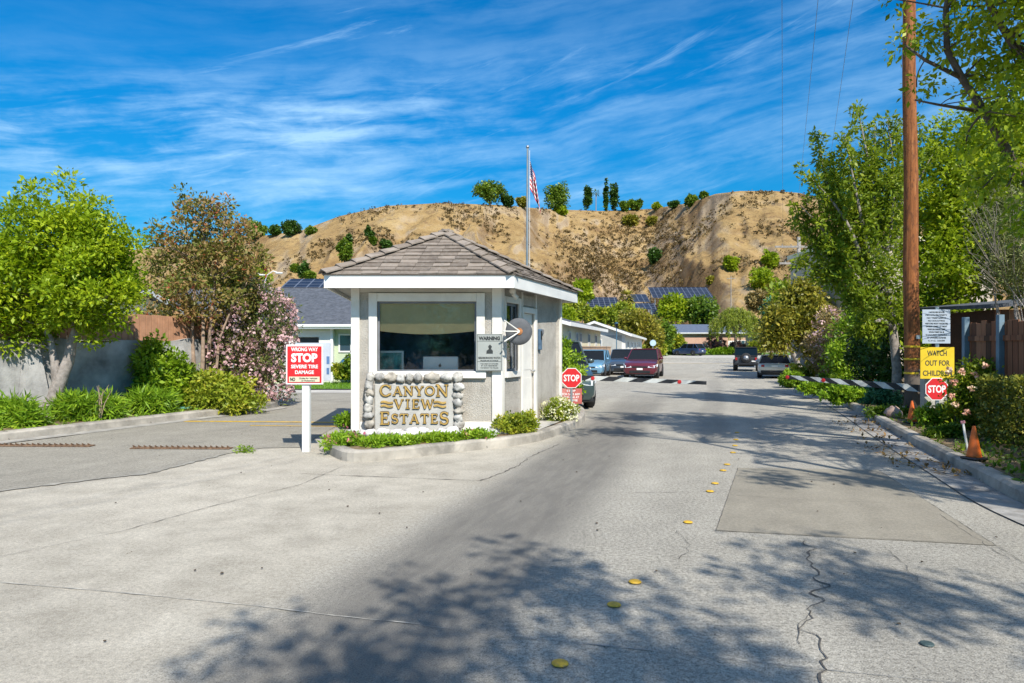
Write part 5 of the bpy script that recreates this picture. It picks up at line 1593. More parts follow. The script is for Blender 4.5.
def win(T, x, z, w, h, y=0, M=None, glass=None, trim=None, mull=1):
    """window on a wall in the local x-z plane at y, facing -y"""
    mb = MB(M); f = .07
    mb.box(x-w/2-f, x-w/2, y-.05, y-.004, z-f, z+h+f); mb.box(x+w/2, x+w/2+f, y-.05, y-.004, z-f, z+h+f)
    mb.box(x-w/2, x+w/2, y-.05, y-.004, z-f, z); mb.box(x-w/2, x+w/2, y-.05, y-.004, z+h, z+h+f)
    for q in range(mull): 
        xx = x-w/2+w*(q+1)/(mull+1); mb.box(xx-.025, xx+.025, y-.045, y-.02, z, z+h)
    o = mb.build('window', trim or m_wht_wall, T)
    mb = MB(M); mb.box(x-w/2, x+w/2, y-.018, y-.006, z, z+h); mb.build('pane', glass or m_win, o)
    return o

# green house on the left (long roof runs behind the guard booth)
gy = 31.0; h1 = thing('house', 'pale green house with a dark shingle roof and open garage beside the lawn', 'house', (-7.5, gy, gz(gy)))
hwl = EYE+(HY-321)*gy/FPX-gz(gy); hrl = EYE+(HY-290)*(gy+4.2)/FPX-gz(gy)
gable(h1, 17.2, 8.4, hwl, hrl, m_green_wall, m_shingle, .7, 'x', m_fascia)
def hx(px, y=gy): return (px-CX)*y/FPX+7.5
# garage front set forward of the entry recess
mb = MB(); mb.box(hx(283), hx(298), -.25, .0, 0, hwl-.25); mb.box(hx(320.5), hx(332), -.25, 0, 0, hwl-.25); mb.box(hx(298), hx(320.5), -.25, 0, 2.12, hwl-.25); mb.build('garage_wall', m_wht_wall, h1)
mb = MB(); mb.box(hx(283), hx(333), -.27, -.252, 2.42, hwl-.12); mb.build('gable_band', m_green_wall, h1)
mb = MB(); mb.box(hx(299), hx(319.5), -.20, -.14, 0, 1.72); 
for q in range(3): mb.box(hx(299), hx(319.5), -.215, -.201, .1+q*.56, .52+q*.56)
mb.build('garage_door', m_wht_wall, h1)
mb = MB(); mb.box(hx(298), hx(320.5), -.05, -.004, 0, 2.1); mb.build('garage_opening', m_dark, h1)  # solid black slab, the shade inside the open garage put in as colour
mb = MB(); mb.box(hx(332), hx(334.5), -.30, .0, 0, hwl-.1); mb.build('corner_board', m_white, h1)
win(h1, hx(349), 1.5, .8, .7, 0, mull=0)
win(h1, hx(362), 1.0, .9, 1.2, 0)
sc_ = thing('garden_wheel', 'round blue disc leaning on the pale green wall beside the booth', 'garden ornament', (hx(351)-7.5, gy-.35, gz(gy)))
mb = MB(); mb.lathe([(.05, -.03), (.42, -.03), (.46, 0), (.42, .03), (.05, .03)], 28, (0, 0, .78), 'y'); mb.build('disc', pm('blue_disc', (.03, .12, .26), .2, 4, .5), sc_, True)
mb = MB(); mb.lathe([(.02, -.05), (.12, -.045), (.14, -.03)], 18, (0, 0, .78), 'y'); mb.build('hub', m_dark, sc_, True)
mb = MB(); mb.tube([(-.2, .1, 0), (0, .05, .78), (.2, .1, 0)], .025, 6); mb.build('stand', m_dark, sc_)

# house behind with a solar roof (upper left)
m_sol, k = newmat('solar_cells')
p = k.obj(); X, Y, Z = k.xyz(p)
lx = k.m('LESS_THAN', k.m('FRACT', k.m('MULTIPLY', X, 1/.95)), .11); ly = k.m('LESS_THAN', k.m('FRACT', k.m('MULTIPLY', Y, 1/.8)), .11)
c = k.mix(k.m('MAXIMUM', lx, ly), k.ramp(k.noise(p, .8, 3, .6), [(.3, (.006, .010, .022)), (.7, (.014, .022, .045))]), (.12, .14, .18))
finish(k, c, .35, 0, None, .35)
def solar(name, label, px0, px1, pyt, pyb, yb, rise_run=2.2, group='solar panel arrays below the hills', z_under=None):
    """tilted array: lower edge seen at (px0..px1, pyb) at distance yb, upper edge rise_run metres behind"""
    a = P(px0, pyb, yb); b = P(px1, pyb, yb); yt = yb+rise_run
    ht = EYE+(HY-pyt)*yt/FPX
    w = b.x-a.x; L = math.hypot(rise_run, ht-a.z); g_ = max(hill_z(a.x+w/2, yb+rise_run/2), gz(yb))-.3
    T = thing(name, label, 'solar panels', (a.x, yb, g_), 0, group)
    ang_ = math.atan2(ht-a.z, rise_run)
    mb = MB(); mb.box(0, w, 0, L, 0, .06); o = mb.build('panel', m_sol, T); o.location = (0, 0, a.z-g_); o.rotation_euler = (ang_, 0, 0)
    mb = MB()
    for t in np.linspace(.04, .96, max(2, int(w/4))):
        mb.box(w*t-.06, w*t+.06, .3, .42, 0, a.z-g_+.3*math.tan(ang_)-.02); mb.box(w*t-.06, w*t+.06, rise_run-.4, rise_run-.28, 0, ht-g_-.4*math.tan(ang_)-.04)
    mb.build('support_leg', m_steel, T)
    return T
solar('solar_array', 'solar panels showing just above the roof of the pale green house', 281, 323, 279.5, 288, 52)
solar('solar_array', 'widest solar array, on the slope behind the pair of green trees', 653, 714, 287.5, 298, 132, 5)
solar('solar_array', 'small solar strip right below the end of the widest array', 700, 718.5, 299.5, 305, 126, 3)
solar('solar_array', 'small separate solar block just left of the widest array', 634, 650, 294.5, 302, 124, 4)
solar('solar_array', 'long solar array left of the fan palm', 590, 622, 297.5, 314, 112, 6)
solar('solar_array', 'narrow solar array nearest the guard booth roof', 578.5, 588.5, 298, 315, 112, 6)
solar('solar_array', 'low solar array right of the fan palm', 628, 653, 303.5, 309.5, 110, 3)
solar('solar_array', 'solar array hanging low beside the left green tree', 655, 662, 303.5, 322, 116, 6)

# cream house row
def rowhouse(label, p0, p1, depth, he0, roofh, wallm, wins, front=None, seed=1):
    """facade runs p0->p1 (receding), body to its left"""
    p0 = Vector(p0); p1 = Vector(p1); d = (p1-p0); L = d.length; d.normalize()
    rz = math.atan2(d.y, d.x)
    T = thing('house', label, 'house', (p0.x, p0.y, gz(p0.y)), rz)
    mid = T  # local: x along facade, y to the left
    mb = MB(); mb.box(0, L, 0, depth, -.3, he0); mb.build('wall', wallm, T)
    mb = MB(); o = .5; sl = roofh/(depth/2)
    zt = .1
    mb.hexa([(-o, -o, he0-sl*o), (L+o, -o, he0-sl*o), (L+o, depth/2, he0+roofh), (-o, depth/2, he0+roofh)], [(-o, -o, he0-sl*o+zt), (L+o, -o, he0-sl*o+zt), (L+o, depth/2, he0+roofh+zt), (-o, depth/2, he0+roofh+zt)])
    mb.hexa([(-o, depth+o, he0-sl*o), (L+o, depth+o, he0-sl*o), (L+o, depth/2, he0+roofh), (-o, depth/2, he0+roofh)], [(-o, depth+o, he0-sl*o+zt), (L+o, depth+o, he0-sl*o+zt), (L+o, depth/2, he0+roofh+zt), (-o, depth/2, he0+roofh+zt)])
    rf = mb.build('roof', m_shingle, T)
    mb = MB(); mb.box(-o-.02, L+o+.02, -o-.04, -o, he0-sl*o-.1, he0-sl*o+zt+.02)
    for x0 in (-o-.03, L+o):
        for (ya, yb) in ((-o, depth/2), (depth+o, depth/2)):
            mb.hexa([(x0, ya, he0-sl*o-.1), (x0+.03, ya, he0-sl*o-.1), (x0+.03, yb, he0+roofh-.1), (x0, yb, he0+roofh-.1)], [(x0, ya, he0-sl*o+zt), (x0+.03, ya, he0-sl*o+zt), (x0+.03, yb, he0+roofh+zt), (x0, yb, he0+roofh+zt)])
    mb.build('fascia', m_fascia, rf)
    # gable triangle
    mb = MB(); mb.add([(0.01, 0, he0), (0.01, depth, he0), (0.01, depth/2, he0+roofh-.05), (L-.01, 0, he0), (L-.01, depth, he0), (L-.01, depth/2, he0+roofh-.05)], [(0, 1, 2), (3, 5, 4), (0, 2, 5, 3), (2, 1, 4, 5)]); mb.build('gable', wallm, T)
    for (x_, z_, w_, h_) in wins: win(T, x_, z_, w_, h_, 0)
    return T
hA = rowhouse('cream house with a dark roof just right of the guard booth', (2.9, 38.8), (7.0, 54), 5.4, EYE+27*38.8/FPX-gz(38.8)-.05, .75, m_cream_wall, [(2.0, 1.3, .6, 1.3), (4.6, 1.3, .6, 1.3), (6.0, 1.3, .6, 1.3), (9.6, 1.4, .7, 1.2), (13, 1.4, .8, 1.2)])
hB = rowhouse('white and grey house with blue windows behind the block wall', (9.3, 56), (15.6, 82), 5.0, 2.95, .9, m_wht_wall, [(3, .9, 1.0, 1.3), (8, .9, 1.0, 1.3), (13, .9, 1.0, 1.3), (18, .9, 1.0, 1.3), (21.5, .9, 1.0, 1.3)])
# its gable end faces the street: blue windows
Mx = Matrix.Rotation(R(-90), 4, 'Z')
mb = MB(); mb.box(-.03, -.004, .3, 4.6, .15, 2.75); mb.build('end_panel', m_greywall, hB)
mbw = MB(); mbw.box(-.06, -.034, 1.9, 2.85, 1.55, 2.45); mbw.box(-.06, -.034, 2.95, 3.9, 1.55, 2.45); o = mbw.build('window', m_wht_wall, hB)
mb = MB(); mb.box(-.075, -.062, 1.97, 2.78, 1.62, 2.38); mb.box(-.075, -.062, 3.02, 3.83, 1.62, 2.38); mb.build('pane', m_winblue, o)

# block wall in front of the cream house
m_block, k = newmat('tan_block')
p = k.obj(); bt = k.node('ShaderNodeTexBrick'); X, Y, Z = k.xyz(p)
k.l.new(k.vec(X, Z, 0), bt.inputs[0]); bt.inputs['Scale'].default_value = 1
bt.inputs['Brick Width'].default_value = .4; bt.inputs['Row Height'].default_value = .2; bt.inputs['Mortar Size'].default_value = .012
bt.inputs['Color1'].default_value = (.42, .26, .16, 1); bt.inputs['Color2'].default_value = (.52, .36, .24, 1); bt.inputs['Mortar'].default_value = (.36, .30, .24, 1)
finish(k, bt.outputs[0], .95)
a = Vector((3.45, 40.0)); b = Vector((7.75, 53.5)); L = (b-a).length
bw = thing('garden_wall', 'tan block wall behind the parked cars', 'wall', (a.x, a.y, gz(a.y)-.1), math.atan2(b.y-a.y, b.x-a.x))
mb = MB(); mb.box(0, L, 0, .2, 0, 1.82); mb.build('wall', m_block, bw)
mb = MB(); mb.box(-.02, L+.02, -.03, .23, 1.82, 1.90); mb.build('cap', m_block, bw)

# pink garage house at the far end
gy = 106; h2 = thing('house', 'pinkish tan low house with a slate grey roof across the far street', 'house', (P(714, 340, gy).x, gy, gz(gy)))
gable(h2, 14.8*1.0, 8, EYE+(HY-332.5)*gy/FPX-gz(gy), EYE+(HY-325)*(gy+4)/FPX-gz(gy), m_pink_wall, pm('slate_roof', (.10, .13, .19), .15, 3, .8), .5, 'x', m_white)
win(h2, 0.6, .9, 1.1, 1.1, 0); win(h2, 4.2, .9, 1.1, 1.1, 0)
mb = MB(); mb.box(2.2, 3.1, -.04, -.003, 0, 2.0); mb.build('door', m_white, h2)
mb = MB(); mb.box(-1.8, -.6, -.06, -.003, 0.0, 1.2); mb.build('side_gate', pm('brown_gate', (.22, .12, .09)), h2)
mb = MB(); mb.cyl((4.6, 3.9, 4), (4.6, 3.9, 5.1), .15, n=10); mb.build('roof_vent', m_white, h2)
# tall beige building behind the right trees
gy = 34; h3 = thing('house', 'tall plain beige building half hidden by the right hand trees', 'building', (P(862, 300, gy).x+1.5, gy, gz(gy)))
ht_ = EYE+(HY-240)*gy/FPX
mb = MB(); mb.box(-2.2, 5, 0, 7, 0, ht_); mb.build('wall', pm('beige_wall', (.55, .46, .36), .06, 2, .8), h3)
mb = MB(); mb.box(-2.35, 5.15, -.15, 7.15, ht_, ht_+.25); mb.build('parapet', m_cream_wall, h3)
win(h3, -1.1, 3.6, .8, 1.1, 0); win(h3, 1.6, 3.6, .8, 1.1, 0)
# low building glimpsed far right behind trees on the left of wall: brown board fence above the retaining wall
m_board, k = newmat('weathered_boards')
p = k.obj(); X, Y, Z = k.xyz(p)
pl = k.node('ShaderNodeTexWhiteNoise', noise_dimensions='1D'); k.l.new(k.m('FLOOR', k.m('MULTIPLY', X, 7.14)), pl.inputs['W'])
gr = k.noise(k.vec(k.m('MULTIPLY', X, 40), Y, k.m('MULTIPLY', Z, 2.2)), 1, 5, .65)
gap_ = k.m('LESS_THAN', k.m('FRACT', k.m('MULTIPLY', X, 7.14)), .06)
c = k.ramp(k.m('ADD', k.m('MULTIPLY', pl.outputs[0], .55), k.m('MULTIPLY', gr, .45)), [(.2, (.10, .055, .035)), (.5, (.24, .10, .055)), (.85, (.40, .20, .11))])
c = k.mix(gap_, c, (.012, .009, .007))
finish(k, c, .9, 0, k.bump(gr, .5, .01), .2)
m_tanboard = pm('tan_boards', (.46, .24, .14), .15, 5, .85)

# left retaining wall
m_ret = pm('grey_render', (.44, .43, .41), .35, 1.6, .95, .7, 30, dirt=(.20, .19, .18), dirt_amt=.75)
a = Vector((-12.4, 7.4)); b = Vector((-7.6, 18.6)); L = (b-a).length; rz = math.atan2(b.y-a.y, b.x-a.x)
rw = thing('retaining_wall', 'weathered grey rendered wall behind the left hand trees', 'wall', (a.x, a.y, .1), rz)
mb = MB()
n = 26; vs = []
for i in range(n+1):
    x = L*i/n; h = 1.62+.05*math.sin(i*1.7)+.03*math.sin(i*.6)
    vs += [(x, 0, 0), (x, .02, h), (x, .26, h), (x, .28, 0)]
fs = []
for i in range(n):
    q = 4*i; fs += [(q, q+4, q+5, q+1), (q+1, q+5, q+6, q+2), (q+2, q+6, q+7, q+3)]
fs += [(0, 1, 2, 3), (4*n, 4*n+3, 4*n+2, 4*n+1)]
mb.add(vs, fs); mb.build('wall', m_ret, rw)
mb = MB()
for x in (3.6, 6.9, 10.4):
    mb.hexa([(x-.28, -.30, 0), (x+.28, -.30, 0), (x+.28, -.003, 0), (x-.28, -.003, 0)], [(x-.14, -.05, 1.5), (x+.14, -.05, 1.5), (x+.14, -.003, 1.5), (x-.14, -.003, 1.5)])
    mb.build('buttress', m_ret, rw); mb = MB()
# board screen on top of the wall
bs = thing('board_fence', 'tan vertical board fence above the grey wall on the left', 'fence', (a.x, a.y, 1.7), rz)
bs.location = (a.x+math.sin(rz)*-.14, a.y+math.cos(rz)*.14, 1.72)
mb = MB(); rnd = random.Random(3)
x = 0
while x < L: mb.box(x, x+.145, 0, .025, .0, .62+rnd.uniform(-.01, .01), .004); x += .158
mb.build('board', m_tanboard, bs)
mb = MB(); mb.box(0, L, .03, .07, .1, .18); mb.box(0, L, .03, .07, .45, .53); mb.build('rail', m_tanboard, bs)
m_blockrail = pm('brown_cap', (.16, .07, .045), .2, 5, .8)
mb = MB(); mb.box(0, L, -.05, .09, -.06, -.005); mb.build('footing', m_blockrail, bs)
# stepped beige wall behind the fence far left (neighbouring house)
gy = 24; h4 = thing('house', 'pale house wall glimpsed through the left hand trees', 'house', (-19.5, gy, 0))
gable(h4, 9, 7, 2.9, 3.8, m_cream_wall, m_shingle, .4, 'x', m_white)
win(h4, 1.5, 1.2, 1.2, 1.0, 0)

# right wooden fence with blue-grey posts and the shed behind
fA = Vector((P(965, 350, 12.6).x, 12.6)); fB = Vector((8.15, 9.4)); d = fB-fA; L = d.length; rz = math.atan2(d.y, d.x)
wf_ = thing('wooden_fence', 'dark weathered board fence with blue-grey posts behind the right hand roses', 'fence', (fA.x, fA.y, .1), rz)
mb = MB(); x = 0; rnd = random.Random(9)
ftop = EYE+(HY-318)*12.4/FPX-.1
L2 = L+3.6
while x < L2:
    mb.box(x, x+.135, .03, .05, .04, ftop-.08+rnd.uniform(-.03, .03), .003); x += .142
mb.build('board', m_board, wf_)
m_bluepost = pm('blue_grey_post', (.16, .24, .30), .15, 6, .7)
x = .0
while x < L2:
    mb = MB(); mb.box(x, x+.09, -.06, .03, 0, ftop+.02, .004); mb.build('post', m_bluepost, wf_); x += .98
mb = MB(); mb.box(0, L2, .0, .03, ftop-.42, ftop-.33); mb.box(0, L2, .0, .03, .3, .39); mb.build('rail', m_board, wf_)
mb = MB(); mb.box(.6, L2, -.075, -.06, .05, .62); mb.build('white_skirt', pm('flaking_white', (.5, .54, .6), .2, 4, .8, dirt=(.2, .14, .1), dirt_amt=.6), wf_)
sh = thing('shed', 'dark wooden shed with a low sloping roof behind the right hand fence', 'shed', (P(981, 300, 14.6).x, 14.2, .1), R(-4))
mb = MB(); mb.box(0, 3.4, 0, 2.4, 0, 2.25); mb.build('wall', m_board, sh)
mb = MB(); mb.hexa([(-.25, -.3, 2.26), (3.7, -.3, 2.6), (3.7, 2.6, 2.7), (-.25, 2.6, 2.36)], [(-.25, -.3, 2.34), (3.7, -.3, 2.68), (3.7, 2.6, 2.78), (-.25, 2.6, 2.44)]); mb.build('roof', m_shingle, sh)

# far utility pole, wires, street lamps, round sign
m_greywood = pm('grey_wood', (.32, .29, .26), .25, 6, .9)
fy = 62; fpx = P(799, 300, fy)
fz0 = gz(fy)+.1; tp = EYE+(HY-237)*fy/FPX-fz0
fpole = thing('utility_pole', 'distant grey wooden utility pole with two crossarms against the hill', 'utility pole', (fpx.x, fy, fz0))
mb = MB(); mb.tube([(0, 0, 0), (0, 0, tp)], [.24, .16], 10); mb.build('pole', m_greywood, fpole, True)
for zc_, ln in ((tp-.9, 1.7), (tp-2.4, 1.4)):
    mb = MB(); mb.box(-ln*1.3, ln*1.3, -.16, -.05, zc_-.09, zc_+.09); mb.cyl((-ln*.5, -.1, zc_), (0, -.1, zc_-.6), .02, n=5); mb.cyl((ln*.5, -.1, zc_), (0, -.1, zc_-.6), .02, n=5); ca = mb.build('crossarm', m_greywood, fpole)
    mb = MB()
    for t in (-.92, -.45, .45, .92): mb.cyl((ln*t, -.1, zc_+.06), (ln*t, -.1, zc_+.24), .04, .03, 8)
    mb.build('insulator', m_greymetal, ca)
for i, (px, offx, lab) in enumerate(((782, -1.5, 'leftmost'), (818, -.6, 'middle'), (853, 1.5, 'rightmost'))):
    hwire = 10.4; yv = (hwire-EYE)*FPX/348
    q0 = Vector(((px-CX)*yv/FPX, yv, hwire)); q1 = Vector((fpx.x+offx, fy-.1, fz0+tp-.66))
    dd = q1-q0; pts = []
    for t in np.linspace(-.55, 1, 40):
        s_ = (t+.55)/1.55
        pts.append(q0+dd*t+Vector((0, 0, -1.1*4*s_*(1-s_)+1.1*4*(.55/1.55)*(1-.55/1.55)*(1 if t <= 1 else 0)*(1-max(0, t)) if t >= 0 else -1.1*4*s_*(1-s_)+1.1*4*(.55/1.55)*(1/1.55))))
    mb = MB(); mb.tube(pts, .006, 5); o = mb.build('power_line', m_greymetal); tag(o, lab+' of the three thin overhead wires running to the distant pole', 'power line', 'overhead power lines')
p2 = P(808, 300, 90)
for (px, py, yy, lab) in ((731, 271, 150, 'thin far pole on the slope above the pair of green trees'),):
    q = P(px, py, yy); g_ = hill_z(q.x, yy)
    T = thing('utility_pole', lab, 'utility pole', (q.x, yy, g_-.2)); hh = P(px, 276, yy).z-g_+.2
    mb = MB(); mb.tube([(0, 0, 0), (0, 0, hh)], [.14, .09], 8); mb.build('pole', m_greywood, T)
    mb = MB(); mb.box(-.9, .9, -.1, 0, hh-.6, hh-.45); mb.build('crossarm', m_greywood, T)
def lamp(label, px, pyt, y, arms, group=None):
    q = P(px, pyt, y); g_ = gz(y); T = thing('street_lamp', label, 'street lamp', (q.x, y, g_), 0, group); h = q.z-g_
    mb = MB(); mb.tube([(0, 0, 0), (0, 0, h*.9)], [.07, .05], 8)
    for s in arms: mb.tube([(0, 0, h*.86), (s*.2, 0, h*.96), (s*.6, 0, h), (s*.9, 0, h*.985)], .035, 6)
    mb.build('pole', m_white, T, True)
    for s in arms: 
        mb = MB(); mb.blob((s*1.0, 0, h*.98), .26, .1, .07, 0, 0, 10, 6); mb.build('lamp_head', m_white, T, True)
lamp('white street lamp with one curved arm behind the oleander bush', 264, 271, 45, (1,), 'white curved street lamps')
lamp('second white street lamp further left behind the oleander bush', 249, 273, 52, (1,), 'white curved street lamps')
q = P(616.5, 322, 50); T = thing('lamp_post', 'short dark blue lamp post with a lantern by the cream house', 'lamp post', (q.x, 50, gz(50)))
m_bluep = pm('lamp_blue', (.02, .09, .15), .2, 6, .5); h = q.z-gz(50)
mb = MB(); mb.tube([(0, 0, 0), (0, 0, .5), (0, 0, h-.4)], [.06, .04, .035], 10); mb.build('pole', m_bluep, T, True)
mb = MB(); mb.hexa([(-.07, -.07, h-.4), (.07, -.07, h-.4), (.07, .07, h-.4), (-.07, .07, h-.4)], [(-.12, -.12, h-.12), (.12, -.12, h-.12), (.12, .12, h-.12), (-.12, .12, h-.12)]); mb.build('lantern', m_cglass, T)
mb = MB(); mb.lathe([(.15, h-.12), (.10, h-.04), (.02, h)], 12); mb.build('cap', m_bluep, T)
q = P(653, 343, 60); T = thing('street_sign', 'pale blue round sign on a thin post beside the maroon car', 'sign', (q.x, 60, gz(60)))
h = q.z-gz(60); mb = MB(); mb.lathe([(.02, -.012), (.28, -.012), (.29, 0), (.28, .012), (.02, .012)], 8, (0, 0, h), 'y'); mb.build('plate', pm('pale_blue_plate', (.42, .56, .66), .08, 4, .5), T)
mb = MB(); mb.box(-.03, .03, .013, .05, 0, h+.3); mb.build('post', m_steel, T)
# hydrant-like meter box on the left verge
a, b = G(180, 409, .13); mb = MB(); mb.box(-.32, .32, -.2, .2, 0, .05, .02); o = mb.build('utility_cover', m_teal); o.location = (a, b+.1, .13); tag(o, 'flat teal utility box lid set in the left planting bed', 'utility cover')
# ================================================================ plants
m_bark_grey = pm('bark_grey', (.34, .30, .27), .3, 9, .95, .8, 25, dirt=(.15, .12, .1), dirt_amt=.6)
m_bark_tan = pm('bark_tan', (.36, .26, .19), .25, 9, .9, .5, 25)
m_bark_dark = pm('bark_dark', (.13, .10, .08), .3, 9, .95, .7, 25)
L_lime = leafmat('leaf_lime', (.10, .18, .008), (.26, .38, .015), (.46, .54, .03), .4)
L_bronze = leafmat('leaf_bronze', (.09, .14, .02), (.20, .20, .05), (.40, .24, .13), .35, odd=(.35, .10, .06), odd_amt=.12)
L_olean = leafmat('leaf_oleander', (.05, .09, .02), (.13, .17, .05), (.24, .22, .09), .25)
L_ivy = leafmat('leaf_ivy', (.08, .15, .01), (.20, .34, .02), (.36, .48, .04), .35)
L_mid = leafmat('leaf_mid_green', (.04, .09, .012), (.12, .21, .02), (.25, .34, .04), .3)
L_grass = leafmat('leaf_strappy', (.07, .15, .012), (.18, .33, .02), (.34, .47, .04), .3)
L_dark = leafmat('leaf_dark_green', (.015, .045, .010), (.045, .11, .018), (.10, .19, .03), .2)
L_right = leafmat('leaf_right_tree', (.07, .12, .012), (.19, .28, .02), (.36, .42, .035), .42)
L_bright = leafmat('leaf_bright', (.11, .18, .012), (.28, .39, .02), (.50, .57, .05), .48)
L_gold = leafmat('leaf_gold', (.09, .11, .015), (.24, .24, .03), (.40, .34, .06), .3)
L_tan = leafmat('leaf_dry', (.12, .10, .04), (.26, .21, .09), (.38, .30, .15), .2)
L_yg = leafmat('leaf_yellow_green', (.09, .14, .012), (.26, .34, .03), (.48, .44, .06), .35)
L_hedge = leafmat('leaf_hedge', (.04, .07, .012), (.14, .17, .025), (.36, .34, .06), .25, odd=(.3, .15, .03), odd_amt=.06)
L_blueg = leafmat('leaf_blue_green', (.02, .09, .055), (.05, .19, .11), (.10, .28, .17), .2)
L_willow = leafmat('leaf_willow', (.08, .12, .015), (.22, .28, .03), (.36, .40, .07), .35)
F_pink = leafmat('petal_pink', (.46, .28, .36), (.60, .42, .50), (.70, .56, .62), .3, .6)
F_rose = leafmat('petal_rose', (.70, .36, .32), (.80, .52, .46), (.85, .68, .60), .3, .6)
F_white = leafmat('petal_white', (.60, .60, .40), (.78, .78, .62), (.85, .85, .78), .3, .6)
F_mag = leafmat('petal_magenta', (.50, .10, .20), (.62, .22, .32), (.7, .4, .45), .3, .6)

def PB(base, px, py, rx, rz, y, ry=None):
    """crown lobe given by its outline in the reference at distance y -> local ellipsoid"""
    c = P(px, py, y); k_ = y/FPX
    return (c.x-base[0], c.y-base[1], c.z-base[2], rx*k_, (ry if ry else (rx+rz)/2*k_), rz*k_)
def LP(base, px, py, y, r): 
    c = P(px, py, y); return (c.x-base[0], c.y-base[1], c.z-base[2], r)

# --- left lime tree with the forked pale trunk
y = 13.7; b = (P(46, 418, y).x, y, .12)
S1 = [LP(b, 46, 420, y, .19), LP(b, 53, 402, y, .15), LP(b, 60, 384, y, .13), LP(b, 70, 352, y, .10), LP(b, 76, 330, y, .075), LP(b, 70, 290, y, .05), LP(b, 62, 240, y, .03)]
S2 = [LP(b, 57, 392, y, .10), LP(b, 56, 366, y, .085), LP(b, 50, 340, y, .06), LP(b, 35, 300, y, .035)]
S3 = [LP(b, 74, 335, y, .06), LP(b, 95, 310, y, .045), LP(b, 112, 290, y, .025)]
bl_ = [PB(b, 62, 262, 66, 62, y), PB(b, 20, 290, 48, 60, y), PB(b, 96, 285, 44, 48, y), PB(b, 55, 222, 40, 28, y), PB(b, 98, 240, 30, 24, y), PB(b, -20, 300, 50, 50, y), PB(b, 60, 315, 40, 24, y), PB(b, 15, 335, 32, 22, y), PB(b, 95, 322, 26, 16, y)]+[PB(b, *q, y) for q in ((30, 198, 14, 16), (62, 190, 12, 15), (96, 208, 14, 12), (122, 240, 16, 16), (131, 285, 13, 14), (114, 318, 15, 10), (8, 215, 14, 14), (78, 205, 12, 14))]
tree('broadleaf_tree', 'bright lime green tree with a pale forked trunk at the left kerb', 'tree', b, [S1, S2, S3], bl_, 400, 92, .088, .25, L_lime, m_bark_grey, None, 11, .2, 26, .55, .5, .5)
# --- bronze crape myrtle, several stems
y = 17.4; b = (P(200, 402, y).x, y, .12)
ST = [[LP(b, 196, 404, y, .07), LP(b, 194, 370, y, .055), LP(b, 192, 330, y, .045), LP(b, 196, 280, y, .03), LP(b, 185, 220, y, .015)],
      [LP(b, 203, 404, y+.2, .07), LP(b, 208, 370, y+.2, .055), LP(b, 210, 335, y, .045), LP(b, 215, 280, y, .03), LP(b, 225, 215, y, .015)],
      [LP(b, 199, 404, y-.1, .06), LP(b, 203, 360, y-.2, .05), LP(b, 203, 310, y, .04), LP(b, 205, 240, y, .02)],
      [LP(b, 207, 404, y, .05), LP(b, 216, 375, y, .04), LP(b, 219, 340, y, .03), LP(b, 235, 300, y, .02)]]
bl_ = [PB(b, 205, 240, 44, 40, y), PB(b, 205, 290, 62, 36, y), PB(b, 168, 255, 28, 45, y), PB(b, 238, 250, 30, 42, y), PB(b, 200, 210, 34, 22, y), PB(b, 160, 310, 30, 26, y), PB(b, 195, 312, 40, 16, y), PB(b, 240, 290, 26, 22, y)]
tree('crape_myrtle', 'bronze leaved multi-stemmed tree between the lime tree and the oleander', 'tree', b, ST, bl_, 250, 34, .095, .21, L_bronze, m_bark_tan, None, 21, .22, 60, .4, .5, .2)
# thin upright sprays at its top
rg = np.random.default_rng(4)
# --- pink oleander
y = 18.2; b = (P(262, 400, y).x, y, .12)
bl_ = [PB(b, 262, 330, 34, 44, y), PB(b, 245, 300, 26, 24, y), PB(b, 268, 370, 30, 34, y), PB(b, 278, 320, 18, 26, y), PB(b, 235, 350, 26, 40, y), PB(b, 240, 390, 34, 18, y)]
bush('oleander', 'large pink flowered oleander left of the red wrong way sign', b, bl_, 210, 62, .10, .25, L_olean, m_bark_tan, 'flowering shrub', None, 31, .55, 0, .32, .3, 0, (F_pink, 1300, .08))
# extra flower heads on its upper crown are part of the same blossom set
y = 17.0
for (px, py, rx, rz, w, lab, mt_, sd) in (
    (158, 375, 20, 36, .10, 'tall bright green creeper climbing the end of the grey wall', L_ivy, 41),
    (222, 390, 34, 15, .085, 'yellow-green leafy shrub at the foot of the bronze tree', L_yg, 42),
    (182, 385, 22, 18, .10, 'dark leafy shrub between the creeper and the bronze tree stems', L_mid, 43)):
    yy = 16.0 if sd != 43 else 16.9
    b = (P(px, 404, yy).x, yy, .12)
    bush('shrub', lab, b, [PB(b, px, py, rx, rz, yy), PB(b, px+6, py+12, rx*1.1, rz*.6, yy)], 110, 75, w, .2, mt_, m_bark_tan, 'shrub', 'shrubs under the left hand trees', sd, .5, 0, .55)
# --- strappy green clumps along the left kerb
def strap(name, label, px, pyb, w, h, yy, sd, mt_=L_grass, group='grassy clumps along the left kerb'):
    b = (P(px, pyb, yy).x, yy, .12)
    bush(name, label, b, [PB(b, px, pyb-h*.38, w/2, h*.44, yy), PB(b, px-w*.2, pyb-h*.3, w*.3, h*.36, yy), PB(b, px+w*.22, pyb-h*.3, w*.3, h*.36, yy)], int(60+w*.7), 75, .17, .15, mt_, m_bark_tan, 'grassy shrub', group, sd, .35, 0, .13, .2, .2, None, .8, False)
strap('grassy_clump', 'grassy green clump left of the lime tree trunk at the photo edge', 8, 428, 66, 32, 12.5, 51)
strap('grassy_clump', 'low dense grassy clump just right of the lime tree trunk', 88, 419, 62, 32, 13.6, 52)
strap('grassy_clump', 'grassy green clump between the pale rock and the yellow-green shrub', 150, 412, 44, 26, 14.9, 53)
